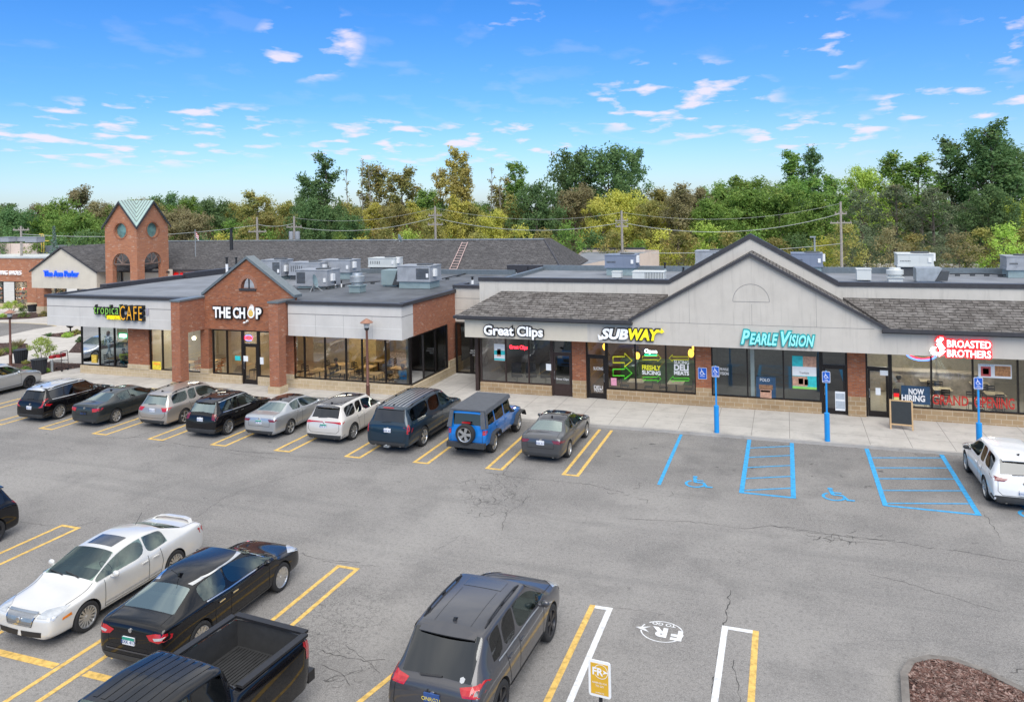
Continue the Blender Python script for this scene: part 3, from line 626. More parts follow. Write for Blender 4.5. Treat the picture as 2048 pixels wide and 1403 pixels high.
mb.box(c.x - R_, FY - .006, c.z - .02, c.x + R_, FY, c.z)
mb.build('panel_joint', JOINT, RB, world=True)
# parapet wall with its own gable
PY = 39.5; P1 = (-5.62, 6.0); PT = (-1.64, 8.28); P2 = (2.30, 6.0)
mb = MB()
mb.slab([(x, PY, z) for x, z in ((-16.05, 3.3), (XE, 3.3), (XE, 6.0), P2, PT, P1, (-16.05, 6.0))], (0, .3, 0))
mb.build('parapet_wall', ST_P, RB, world=True)
mb = MB()
def cap(a, c, y0, y1, h, m=0):       # sloping metal coping from a=(x,z) to c
    mb.slab([(a[0], y0, a[1]), (c[0], y0, c[1]), (c[0], y0, c[1] + h), (a[0], y0, a[1] + h)], (0, y1 - y0, 0), m)
cap((-16.1, 5.92), (P1[0], 5.92), PY - .06, PY + .36, .2); cap((P2[0], 5.92), (XE, 5.92), PY - .06, PY + .36, .2)
cap((P1[0], 5.92), (PT[0], PT[1] - .08), PY - .065, PY + .365, .24); cap((PT[0], PT[1] - .08), (P2[0], 5.92), PY - .065, PY + .365, .24)
mb.build('coping', TRIM, RB, world=True)
# skirt roofs and gable roof
ZE = 4.38; ZT = 5.38
mb = MB(); th = Vector((0, 0, -.1))
def rf(pts, m=0): mb.slab(pts, th, m)
rf([(-16.35, FY - .25, ZE), (-7.35, FY - .25, ZE), (-5.7, PY, ZT), (-14.75, PY, ZT)])
rf([(-16.35, FY - .25, ZE), (-14.75, PY, ZT), (-16.35, PY, ZE)])
rf([(4.2, FY - .25, ZE), (XE, FY - .25, ZE), (XE, PY, ZT), (2.5, PY, ZT)])
rf([(-7.45, FY - .1, 4.26), (GT[0], FY - .1, GT[1]), (GT[0], PY, GT[1]), (-7.45, PY, 4.26)]); rf([(GT[0], FY - .1, GT[1]), (4.25, FY - .1, 4.26), (4.25, PY, 4.26), (GT[0], PY, GT[1])])
mb.build('shingle_roof', SH1, RB, world=True)
mb = MB()
cap((-7.5, 4.14), (GT[0], GT[1] - .13), FY - .16, FY - .02, .15); cap((GT[0], GT[1] - .13), (4.3, 4.14), FY - .16, FY - .02, .15)
mb.build('rake_board', TRIM, RB, world=True)
mb = MB()
for a, c in ((-16.4, -7.1), (3.9, XE)):
    mb.box(a, FY - .36, ZE - .17, c, FY - .24, ZE - .02); mb.box(a, FY - .12, ZE - .25, c, FY - .005, ZE - .15); mb.box(a, FY - .24, ZE - .19, c, FY - .12, ZE - .15)
mb.box(-16.5, FY - .36, ZE - .17, -16.38, PY - .1, ZE - .03)
mb.build('gutter', TRIM, RB, world=True)
mb = MB(); mb.box(-16, PY + .3, 5.35, XE, 51.3, 5.5); mb.build('flat_roof', MEMB, RB, world=True)
mb = MB(); mb.box(-16, 51.3, 3, XE, 51.55, 5.85); mb.box(-16.2, PY + .4, 3, -15.95, 51.5, 5.72); mb.build('back_parapet', FLASH, RB, world=True)
# windows and doors
def pxs(L, Y=YW, py=745): return [onY(p, py, Y).x for p in L]
storefront(RB, 'y', YW, pxs([962, 1012, 1058, 1104]), ZS, ZH, GL, FRB)
storefront(RB, 'y', YW, pxs([1214, 1271, 1332, 1392]), ZS, ZH)
storefront(RB, 'y', YW, pxs([1423, 1495, 1567, 1642], py=755), ZS, ZH, glassm('pearl_glass', (.55, .62, .62), .12, .01, .3))
storefront(RB, 'y', YW, pxs([1781, 1863, 1946, 2036], py=770) + [11.0, 12.6], ZS, ZH)
storefront(RB, 'y', YW, [13.4, 15.2, XE], ZS, ZH)
shop_door(RB, gp['gd0'], gp['gd1'], 2.3, ZH, YW, GLD, FRB, True, 'dark brown framed door with a solid lower panel')
shop_door(RB, gp['sd0'], gp['sd1'], 2.25, ZH, YW, GL, FR, hs=-1)
shop_door(RB, gp['pd0'], gp['pd1'], 2.3, ZH, YW, GLD, FR)
shop_door(RB, gp['bd0'], gp['bd1'], 2.3, ZH, YW, GL, FR)
mb = MB(); x = fx(1505, 755); mb.box(x - .09, YW + .12, ZS, x + .09, YW + .2, ZH); mb.build('white_post', WHT, RB, world=True)
x1, x2, x3 = gp['gd1'] + .3, gp['sw1'] + .35, gp['pd1'] + .35
room(RB, -15.7, x1, YW + .2, 46, 3.5, mat('grey_floor', (.2, .2, .2), .4), WALLD, [(-14, 41, 1.2, .3), (-11.7, 41, 1.2, .3)])
room(RB, x1 + .02, x2, YW + .2, 45, 3.5, mat('brown_floor', (.17, .12, .08), .4), mat('subs_wall', (.30, .17, .09), .7), [(-8, 41, .8, .4), (-5.6, 41, .8, .4)])
room(RB, x2 + .02, x3, YW + .2, 46, 3.5, mat('grey_floor', (.2, .2, .2), .4), mat('optician_wall', (.22, .25, .26), .8), [(-1.5, 42, 1., .3)])
room(RB, x3 + .02, 12.9, YW + .2, 47, 3.5, mat('stone_floor', (.40, .37, .31), .5), mat('restaurant_wall', (.42, .38, .30), .8), [(5, 41.5, 1.1, .5), (8, 41.5, 1.1, .5), (6.5, 44.5, 1.1, .5)])

room(RB, 12.95, XE - .05, YW + .2, 47, 3.5, MATS['stone_floor'], MATS['restaurant_wall'], [(15, 41.5, 1.1, .5)])

# ---- left building
LYW = 36.42; XR = -18.84; XL = -41.9
LB = thing('shop_building', 'low corner shop building of red brick and pale panels with a brick entrance gable', 'building', (-30, LYW, 0))
GX0, GX1 = -32.15, -25.95
mb = MB()
zs2 = .62
def wseg(a, c, top, m=0): mb.box(a, LYW - .12, SW - .05, c, LYW + .18, top, m)
wseg(XL, GX0 - .0, .60); dpx = [onY(p, 700, LYW).x for p in (420, 454, 485, 517, 530)]
wseg(GX0, dpx[2], .60); wseg(dpx[3], GX1 + .2, .60); wseg(GX1 + .2, XR, .66)
mb.box(XR - .3, LYW - .12 + .3, SW - .05, XR + .12, 43.2, .62, 0); mb.box(XR - .3, 41.25, .62, XR + .10, 42.9, 1.0, 0)
for a, c in ((onY(259, 700, LYW).x, onY(300, 700, LYW).x), (onY(404, 700, LYW).x, dpx[0]), (GX1 - .1, onY(567, 700, LYW).x)): mb.box(a - .02, LYW - .15, .6, c + .02, LYW + .18, .88)
mb.build('stone_base', BLK2, LB, world=True)
mb = MB()
for a, c in ((259, 300), (404, 420)): mb.box(onY(a, 700, LYW).x, LYW - .1, .88, onY(c, 700, LYW).x, LYW + .2, 3.2)
mb.box(GX1 - .1, LYW - .1, .88, onY(567, 700, LYW).x, LYW + .2, 3.2)
# gable wall with half-round opening, built as strips beside and above the opening
gx = -29.05; gt = 7.3; ge = 5.22; ow = .52; oz0 = 5.62; ohh = .62
def gz(x): return ge + (gt - ge) * (1 - abs(x - gx) / (GX1 - gx if x > gx else gx - GX0))
def vp(x0, x1, za, zb): mb.slab([(x0, LYW - .1, za), (x1, LYW - .1, za), (x1, LYW - .1, zb(x1)), (x0, LYW - .1, zb(x0))], (0, .3, 0))
mb.box(GX0, LYW - .1, 3.22, GX1, LYW + .2, 4.9)
vp(GX0, gx - ow / 1, 4.9, gz); vp(gx + ow, GX1, 4.9, gz)
mb.box(gx - ow, LYW - .1, 4.9, gx + ow, LYW + .2, oz0)
nst = 12
for i in range(nst):
    a = gx - ow + 2 * ow * i / nst; c = a + 2 * ow / nst
    f_ = lambda x: oz0 + ohh * sqrt(max(0, 1 - ((x - gx) / ow) ** 2))
    mb.slab([(a, LYW - .1, f_(a)), (c, LYW - .1, f_(c)), (c, LYW - .1, gz(c)), (a, LYW - .1, gz(a))], (0, .3, 0))
mb.box(GX0, LYW + .2, 4.9, GX0 + .01, LYW + .21, 4.91)
# right return wall above windows, end pier
mb.box(XR - .3, 36.9, 3.18, XR, 43.2, 4.95, 1); mb.box(XR - .3, 41.25, 1.0, XR + .02, 43.2, 3.18, 1)
mb.build('brick_wall', [BR1, BR3], LB, world=True)
# projecting piers and side wings of the entrance
for X1, yf in ((GX0, 34.35), (GX1 + .02, 34.85)):
    mb = MB(); w = .62
    mb.box(X1 - w, yf, SW - .05, X1, yf + .62, 5.02); mb.box(X1 - w * .55, yf + .62, 3.2, X1 - .003, LYW - .1, 5.02)
    mb.build('brick_pier', BR3, LB, world=True)
    mb = MB(); mb.box(X1 - w - .05, yf - .05, 5.02, X1 + .05, LYW - .12, 5.12); mb.build('coping', FLASH, LB, world=True)
mb = MB(); mb.box(GX1 - .64 - .06, 34.79, SW - .05, GX1 + .08, 35.53, .5); mb.box(GX0 - .62 - .06, 34.29, SW - .05, GX0 + .06, 35.03, .5); mb.build('stone_base', BLK2, LB, world=True)
# arch trim and window
mb = MB(); 
for i in range(18):
    a0 = pi * i / 18; a1 = pi * (i + 1) / 18
    q = [(gx + r * cos(a), LYW - .13, oz0 + r * sin(a) * ohh / ow) for r, a in ((ow - .04, a0), (ow - .04, a1), (ow + .14, a1), (ow + .14, a0))]; mb.slab(q, (0, .04, 0))
mb.build('arch_trim', mat('brick_arch', (.30, .14, .09), .9, var=.3, vs=20), LB, world=True)
mb = MB(); mb.box(gx - ow - .06, LYW - .16, oz0 - .12, gx + ow + .06, LYW - .02, oz0); mb.box(gx - .03, LYW - .02, oz0, gx + .03, LYW + .04, oz0 + ohh)
mb.build('arched_window', TRIM, LB, world=True)
# gable roof: metal coping over a shallow shingle roof
mb = MB()
cap((GX0 - .12, ge - .06), (gx, gt + .02), LYW - .22, LYW + .5, .16); cap((gx, gt + .02), (GX1 + .12, ge - .06), LYW - .22, LYW + .5, .16)
mb.build('gable_coping', FLASH, LB, world=True)
# panel fascia
FLY = 35.6
mb = MB(); 
mb.box(-43.75, FLY, 3.17, GX0 - .62, FLY + .25, 4.92); mb.box(-43.75, FLY + .25, 3.17, -43.5, 40.6, 4.92); mb.box(-43.5, FLY + .25, 3.17, GX0 - .62, LYW + .1, 3.22)
mb.box(GX1 + .1, FLY, 3.17, XR - .02, FLY + .25, 4.92); mb.box(XR - .27, FLY + .25, 3.17, XR - .02, 36.9, 4.92); mb.box(GX1 + .1, FLY + .25, 3.17, XR - .27, LYW + .1, 3.22)
mb.build('fascia', ST_W, LB, world=True)
mb = MB()
for a, c in ((-43.75, GX0 - .66), (GX1 + .12, XR - .02)):
    mb.box(a, FLY - .006, 4.36, c, FLY, 4.395)
    for x in ((a * .75 + c * .25), (a + c) / 2, (a * .25 + c * .75)): mb.box(x - .004, FLY - .004, 3.2, x + .004, FLY, 4.36)
mb.box(XR - .02, FLY, 4.36, XR - .014, 36.9, 4.395)
mb.build('panel_joint', JOINT, LB, world=True)
mb = MB()
for a, c in ((-43.75, GX0 - .66), (GX1 + .12, XR - .02)): mb.box(a, FLY - .005, 3.74, c, FLY, 3.75)
mb.build('panel_joint', mat('joint_pale', (.8, .8, .79), .9), LB, world=True)
mb = MB()
mb.box(-43.85, FLY - .1, 4.92, GX0 - .6, FLY + .25, 5.08); mb.box(-43.85, FLY + .25, 4.92, -43.55, 53.4, 5.08); mb.box(GX1 + .05, FLY - .1, 4.92, XR + .1, FLY + .25, 5.08); mb.box(XR - .25, FLY + .25, 4.92, XR + .1, 43.2, 5.1)
mb.build('coping', TRIM, LB, world=True)
mb = MB(); mb.box(-43.5, FLY + .25, 4.86, GX0 - .6, LYW + .21, 4.97); mb.box(GX1 + .1, FLY + .25, 4.86, XR - .25, LYW + .21, 4.97); mb.box(-43.5, LYW + .21, 4.86, XR - .25, 53.4, 4.97); mb.build('flat_roof', MEMD, LB, world=True)
mb = MB(); mb.box(-43.5, FLY + 1.2, 4.97, GX0 - .7, LYW + .6, 4.99); mb.box(-43.5, LYW + .6, 4.97, -31.2, 53.3, 4.99); mb.build('roof_overlay', MEMB, LB, world=True)
mb = MB(); mb.box(-43.5, 53.4, 2.5, XR, 53.6, 5.3); mb.build('back_parapet', FLASH, LB, world=True)
mb = MB(); mb.box(-44, 39.8, 4.97, -43.4, 47, 5.28); mb.box(-43.6, 47, 4.97, -43.2, 53.4, 5.42); mb.build('stepped_parapet', TRIM, LB, world=True)
# windows
z1 = 3.2
storefront(LB, 'y', LYW, [XL] + pxs([199, 229, 259], LYW, 700), .6, z1)
storefront(LB, 'y', LYW, pxs([300, 325, 369, 404], LYW, 700), .6, z1)
storefront(LB, 'y', LYW, [GX0 + .45] + dpx[1:3], .6, z1, glassm('chop_glass', (.70, .76, .78), .13, .01, .3))
shop_door(LB, dpx[2], dpx[3], 2.35, z1, LYW)
storefront(LB, 'y', LYW, [dpx[3], GX1 - .1], .6, z1)
storefront(LB, 'y', LYW, pxs([567, 609, 650, 692, 724, 771], LYW, 720) + [XR - .02], .66, z1, glassm('chop_glass', (.70, .76, .78), .13, .01, .3))
storefront(LB, 'x', XR, [LYW + .08, 38.05, 39.55, 41.2], .62, 3.18, glassm('side_glass', (.28, .33, .36), .30, .01, .3))
storefront(LB, 'x', XL + .06, [LYW + .1, 40.4], .3, z1)
mb = MB(); mb.box(XL + .55, LYW + .35, SW, XL + .8, LYW + .6, z1); mb.build('round_column', WHT, LB, world=True)
xm = onY(275, 700, LYW).x
mb = MB(); mb.box(XL - .0, 40.5, SW, XL + .2, 43.2, z1); mb.build('side_wall', BR1, LB, world=True)
mb = MB(); mb.face([(XL, LYW, SW + .01), (xm, LYW, SW + .01), (xm, 40.2, SW + .01), (XL, 40.2, SW + .01)]); mb.face([(xm, LYW, z1), (XL, LYW, z1), (XL, 40.4, z1), (xm, 40.4, z1)]); mb.build('floor', FLOORT, LB, world=True)
storefront(LB, 'y', 40.3, [XL + .1, xm], SW, z1)
room(LB, xm, GX0 + 1.2, LYW + .25, 43.5, 3.4, FLOORT, WALLI, [(-35.5, 39, 1.2, .4), (-33.2, 39, 1.2, .4)])
room(LB, GX0 + 1.25, XR - .35, LYW + .25, 43, 3.4, mat('oak_floor', (.38, .27, .15), .5), mat('chop_wall', (.52, .40, .24), .8), [(-29, 39, 1.2, .4), (-25, 39, 1.2, .4), (-22, 39.4, 1.2, .4)])
mb = MB(); mb.box(-25.5, 41.2, SW, -23.6, 42.9, 2.9, 0); mb.box(-23.2, 42.2, SW, -19.3, 42.8, 1.15, 1); mb.build('service_counter', [mat('ochre_panel', (.50, .33, .10), .6, var=.2), mat('stone_counter', (.5, .36, .26), .7, var=.4, vs=12)], LB, world=True)

# ---- recessed passage between the buildings
PG = thing('gate_building', 'grey stucco infill with a dark mesh gate screen between the two shop buildings', 'building', (-17.5, 43, 0))
mb = MB(); mb.box(XR, 42.4, 3.15, -15.9, 42.7, 5.2); mb.build('stucco_wall', ST_G, PG, world=True)
mb = MB(); mb.box(XR - .1, 42.3, 5.2, -15.85, 42.8, 5.36); mb.box(XR - .35, 42.9, 5.0, XR + .1, 44.5, 5.3); mb.build('coping', TRIM, PG, world=True)
mb = MB(); mb.box(XR, 42.397, 4.55, -15.9, 42.4, 4.58); mb.box(XR, 42.395, 3.85, -15.9, 42.4, 3.865); mb.build('panel_joint', JOINT, PG, world=True)
storefront(PG, 'y', 42.1, [XR + .12, -17.75, -17.65, -15.9], SW, 3.15, glassm('gate_glass', (.55, .5, .42), .10, .02, .3), fw=.1, name='gate_screen')
mb = MB(); mb.box(XR, 44.8, 0, -15.9, 45, 3.2); mb.build('brick_wall', brick('brick_buff', (.30, .18, .10), (.24, .13, .07), (.40, .32, .22), bh=.1, bw=.3), PG, world=True)
mb = MB(); mb.box(-15.9, 38.3, SW, -15.72, 42.0, 3.2); mb.build('side_wall', FRB, PG, world=True)
# ------------------------------------------------------------------ background buildings
AX = thing('shop_building', 'pale stucco gable shop with grey shingle roof and blue sign left of the tower', 'building', (-69, 57, 0))
ax0, ax1, axp, axr = onY(63, 543, 57).x, onY(193, 543, 57).x, onY(123, 495, 57), onY(216, 543, 57).x
mb = MB(); mb.slab([(ax0, 57, 2.75), (ax1, 57, 2.75), (ax1, 57, 4.45), (axp.x, 57, axp.z - .1), (ax0, 57, 4.45)], (0, .4, 0)); mb.box(ax1 - .3, 57.4, 2.75, ax1, 60, 4.4); mb.box(ax1, 59.8, .1, -57, 60.1, 4.5); mb.build('stucco_wall', ST_C, AX, world=True)
mb = MB(); mb.box(ax0 + .7, 57, SW, ax0 + 1.6, 57.9, 2.75, 0); mb.box(ax0 + .65, 56.95, SW, ax0 + 1.65, 57.95, .9, 1); mb.build('brick_pier', [BR2, BLK2], AX, world=True)
mb = MB(); rx = axp.x
mb.slab([(ax1 + .15, 56.9, 4.4), (rx, 56.9, axp.z), (rx, 63.5, axp.z), (ax1 + 4.2, 63.5, 4.4 + 1.2), (ax1 + 4.2, 59.7, 4.4)], (0, 0, .12)); mb.slab([(ax0 - .15, 56.9, 4.4), (rx, 56.9, axp.z), (rx, 63.5, axp.z), (ax0 - .15, 63.5, 4.4)], (0, 0, .12))
mb.build('shingle_roof', SH2, AX, world=True)
mb = MB(); cap((ax0 - .15, 4.33), (rx, axp.z - .04), 56.82, 56.95, .14); cap((rx, axp.z - .04), (ax1 + .15, 4.33), 56.82, 56.95, .14); mb.box(ax1 + .1, 59.6, 4.2, -57, 59.7, 4.36); mb.box(ax1 + .3, 59.6, .2, ax1 + .42, 59.7, 4.3); mb.build('rake_board', TRIM, AX, world=True)
storefront(AX, 'y', 60.6, [ax0 + .3, ax0 + 2, ax0 + 3.6, ax1 - 2, ax1 - .3], .3, 2.75, GL)
mb = MB(); mb.box(ax0, 63, .1, ax1, 63.2, 3, 0); mb.box(ax0 + .3, 60.5, .1, ax1, 60.62, .35, 1); mb.build('inner_wall', [WALLI, BLK2], AX, world=True)
# shop at the far left
RW = thing('shop_building', 'flat roofed red brick shoe shop at the left edge with lit windows', 'building', (-82, 60.2, 0))
mb = MB(); mb.box(-100, 60, 3.0, -72.5, 60.4, 5.5, 0); mb.box(-76.6, 60, .1, -75.2, 60.4, 3, 0); mb.box(-100, 60, .1, -84, 60.3, 3, 0); mb.box(-76.65, 59.9, .1, -75.15, 60, .8, 1); mb.box(-84, 59.9, .1, -77, 60.3, .6, 1); mb.box(-75.2, 59.95, .1, -72.5, 60.3, .6, 1); mb.build('brick_wall', [BR2, BLK2], RW, world=True)
mb = MB(); mb.box(-100, 59.9, 5.5, -72.4, 80, 5.6); mb.box(-100, 59.85, 5.6, -72.4, 60.3, 5.75); mb.build('flat_roof', PALEM, RW, world=True)
storefront(RW, 'y', 60.15, [-84, -82.2, -80.4, -78.6, -76.7], .6, 3.0, GL); storefront(RW, 'y', 60.15, [-75.1, -73.8, -72.6], .6, 3.0, GL)
mb = MB(); mb.box(-84, 64, .1, -72, 64.2, 3.2); mb.build('inner_wall', mat('shoe_wall', (.40, .30, .20), .8, var=.3, vs=3), RW, world=True)
mb = MB()
for z in (.9, 1.4, 1.9):
    mb.box(-83.8, 61.5, z, -77, 61.9, z + .06)
mb.build('shoe_shelf', WOODD, RW, world=True)
mb = MB(); mb.box(-83, 61, 3.0, -77, 61.6, 3.05); mb.build('ceiling_light', LITE, RW, world=True)
b = MB(); rnd = random.Random(3)
for z in (.96, 1.46, 1.96):
    for i in range(38): x = -83.7 + i * .175; b.box(x, 61.52, z, x + .12, 61.8, z + rnd.uniform(.08, .2), rnd.randrange(4))
tag(b.build('shoe_display', [mat('sh_red', (.4, .04, .03)), mat('sh_or', (.6, .25, .05)), BLK_F, WHT]), 'rows of shoes on shelves behind the far left shop window', 'shoes')['kind'] = 'stuff'
# clock-less brick tower
TWc = atD(273, 452, 72); tx, ty = TWc.x, TWc.y; s = 3.9
TW = thing('brick_tower', 'square brick tower with four gables, round windows and arched openings under a green metal roof', 'tower', (tx - s / 2, ty + s / 2, 0))
ze = TWc.z; zp = ze + 2.25; hs_ = s / 2
mb = MB(); NS = 24
def tower_face(tr):
    """wall along u in 0..s with arch opening (below) and round window, mapped by tr(u,d,z)"""
    aw = 1.08; az = 5.25; rw = .74; rz_ = ze - .42
    us = sorted(set([0, s] + [hs_ + aw * cos(pi * i / 14) for i in range(15)] + [hs_ + rw * cos(pi * i / 12) for i in range(13)]))
    gzz = lambda u: ze + (zp - ze) * (1 - abs(u - hs_) / hs_)
    arch = lambda u: az + sqrt(max(0, aw * aw - (u - hs_) ** 2)) * 1.0 if abs(u - hs_) < aw - 1e-4 else None
    for a, c in zip(us, us[1:]):
        m = (a + c) / 2
        def seg(z0a, z0c, z1a, z1c): mb.slab([tr(a, 0, z0a), tr(c, 0, z0c), tr(c, 0, z1c), tr(a, 0, z1a)], Vector(tr(0, .45, 0)) - Vector(tr(0, 0, 0)))
        if abs(m - hs_) < aw:
            b0 = az + sqrt(max(0, aw * aw - (a - hs_) ** 2)); b1 = az + sqrt(max(0, aw * aw - (c - hs_) ** 2))
        else: b0 = b1 = 0
        if abs(m - hs_) < rw:
            h0 = sqrt(max(0, rw * rw - (a - hs_) ** 2)); h1 = sqrt(max(0, rw * rw - (c - hs_) ** 2))
            seg(b0, b1, rz_ - h0, rz_ - h1); seg(rz_ + h0, rz_ + h1, gzz(a), gzz(c))
        else: seg(b0, b1, gzz(a), gzz(c))
    return rz_, rw, az, aw
trs = [lambda u, d, z: (tx - s + u, ty + d, z), lambda u, d, z: (tx - d, ty + u, z), lambda u, d, z: (tx - u, ty + s - d, z), lambda u, d, z: (tx - s + d, ty + s - u, z)]
# butt joints at the corners: shrink the X faces by the wall thickness
for k, tr in enumerate(trs): rz_, rw, az, aw = tower_face(tr if k % 2 == 0 else (lambda u, d, z, tr=tr: tr(.003 + u * (s - .006) / s, d + .002, z)))
mb.build('brick_wall', BR2, TW, world=True)
cxm, cym = tx - s / 2, ty + s / 2; e = .18
mb = MB(); apex = (cxm, cym, zp + .12)
dirs = [((0, -1), (1, 0)), ((1, 0), (0, 1)), ((0, 1), (-1, 0)), ((-1, 0), (0, -1))]
for (d, t_) in dirs:
    d = Vector((*d, 0)); t_ = Vector((*t_, 0)); c0 = Vector((cxm, cym, 0)); g = c0 + d * (hs_ + e) + Vector((0, 0, zp + .12))
    for sg in (-1, 1):
        co = c0 + d * (hs_ + e) + t_ * sg * (hs_ + e) + Vector((0, 0, ze - .08)); mb.slab([apex, g, co], (0, 0, .07))
mb.build('metal_roof', mat('verdigris_roof', (.40, .53, .49), .45, .3, var=.1), TW, world=True)
mb = MB()
for (d, t_) in dirs:
    d = Vector((*d, 0)); t_ = Vector((*t_, 0)); c0 = Vector((cxm, cym, 0))
    for sg in (-1, 1):
        for k in range(1, 6):
            f = k / 6; p = c0 + d * (hs_ + e) * f + Vector((0, 0, zp + .20)); q = c0 + (d + t_ * sg) * (hs_ + e) * f + Vector((0, 0, zp + .2 - (zp - ze + .2) * f)); mb.tube([p, q], .03, 4)
        g = c0 + d * (hs_ + e) + Vector((0, 0, zp + .12)); co = c0 + d * (hs_ + e) + t_ * sg * (hs_ + e) + Vector((0, 0, ze - .08)); mb.slab([g, co, co - Vector((0, 0, .22)), g - Vector((0, 0, .22))], d * .06)
mb.build('roof_seam', TRIM, TW, world=True)
for tr in trs[:2]:
    mb = MB(); rr = [tr(hs_ + rw * cos(a), .3, rz_ + rw * sin(a)) for a in [2 * pi * i / 20 for i in range(20)]]; mb.face(rr); mb.build('round_window', mat('green_glass', (.16, .30, .29), .08, .2, var=.35, vs=2.), TW, world=True)
    mb = MB()
    for i in range(20):
        a0, a1 = 2 * pi * i / 20, 2 * pi * (i + 1) / 20; mb.slab([tr(hs_ + r * cos(a), -.03, rz_ + r * sin(a)) for r, a in ((rw - .02, a0), (rw - .02, a1), (rw + .12, a1), (rw + .12, a0))], Vector(tr(0, .04, 0)) - Vector(tr(0, 0, 0)))
    mb.build('window_surround', BR1, TW, world=True)
    mb = MB()
    for i in range(5): a = pi * i / 4; mb.tube([tr(hs_, .2, az), tr(hs_ + aw * cos(a), .2, az + aw * sin(a))], .07, 4)
    pts = [tr(hs_ + (aw - .03) * cos(pi * i / 12), .15, az + (aw - .03) * sin(pi * i / 12)) for i in range(13)]; mb.tube(pts, .06, 4)
    mb.build('timber_fan', mat('weathered_timber', (.17, .12, .10), .8), TW, world=True)
# long shingle-roofed building behind
BB = thing('shop_building', 'long low building with a dark grey shingle roof behind the two front shops', 'building', (-35, 61, 0))
mb = MB(); mb.box(-64, 61, .1, -18.9, 61.4, 4.55); mb.box(-19.3, 61.4, .1, -18.9, 73, 4.55); mb.build('stucco_wall', ST_C, BB, world=True)
mb = MB(); E0 = 4.5; RZ = 7.0; ry = 65.6; xr = -22.6 + .0; xe = -17.1
rfp = [(-64.5, 60.5, E0), (xe, 60.5, E0), (-20.35, ry, RZ), (-64.5, ry, RZ)]; mb.slab(rfp, (0, 0, -.12))
mb.slab([(xe, 60.5, E0), (xe - 1.5, 74.8, E0), (-20.6, 68.5, RZ), (-20.35, ry, RZ)], (0, 0, -.12)); mb.slab([(-64.5, ry, RZ), (-20.35, ry, RZ), (-20.6, 68.5, RZ), (-23, 74, 4.8), (-64.5, 74, 4.8)], (0, 0, -.12))
mb.build('shingle_roof', SH2, BB, world=True)
mb = MB(); mb.box(-64.5, 60.38, E0 - .22, xe, 60.5, E0 - .04); mb.box(-64.5, ry - .12, RZ, -20.35, ry + .12, RZ + .08, 1); mb.tube([(xe, 60.45, E0), (-20.35, ry, RZ + .02)], .07, 5); mb.build('gutter', [TRIM, STEEL], BB, world=True)
mb = MB(); mb.slab([(-44, 60.3, 4.5), (-21, 60.3, 4.5), (-21, 59.2, 4.2), (-44, 59.2, 4.2)], (0, 0, -.1)); mb.build('flashing', FLASH, BB, world=True)
# low connecting roof between the left shop and the long building
CR = thing('shop_building', 'low flat roofed block joining the front shops to the long shingle roof', 'building', (-28, 56, 0))
mb = MB(); mb.box(-41, 53.6, 0, XR + 2.9, 60.2, 4.7, 1); mb.box(-41.2, 53.6, 4.7, XR + 2.9, 59.5, 4.80, 0); mb.build('flat_roof', [MEMD, ST_C], CR, world=True)
mb = MB(); mb.box(-20.5, 56.2, 4.8, XR + 6.9, 56.6, 5.45); mb.box(XR + 2.9, 51.9, 4, XR + 3.1, 56.2, 5.4); mb.build('coping', TRIM, CR, world=True)
mb = MB(); mb.box(XR, 43.2, 0, -16.05, 51.5, 5.0, 0); mb.box(XR + .12, 51.5, 0, -15.9, 53.6, 4.9, 0); mb.build('flat_roof', MEMD, CR, world=True)
# beige block at the back
BG = thing('shop_building', 'beige block with a sloping parapet behind the right shop roof', 'building', (-12, 72, 0))
A_, B_, C_ = G(1130, 536, 4.6), G(1318, 500, 4.8), G(1165, 499.5, 4.8)
mb = MB(); A0, B0 = A_.copy(), B_.copy(); A0.z = 0; B0.z = 0; mb.face([A0, B0, B_, A_]); D_ = G(1290, 499, 4.8); D0 = D_.copy(); D0.z = 0; C0 = C_.copy(); C0.z = 0; mb.face([B0, D0, D_, B_]); mb.face([A0, C0, C_, A_]); mb.face([C0, D0, D_, C_]); mb.build('stucco_wall', ST_B, BG, world=True)
mb = MB(); k_ = Vector((0, 0, -.25)); mb.face([A_ + k_, B_ + k_, D_ + k_, C_ + k_]); mb.build('flat_roof', MEMB, BG, world=True)
mb = MB(); mb.slab([C_, D_, D_ + Vector((0, 0, .22)), C_ + Vector((0, 0, .22))], (0, .3, 0)); mb.build('coping', TRIM, BG, world=True)

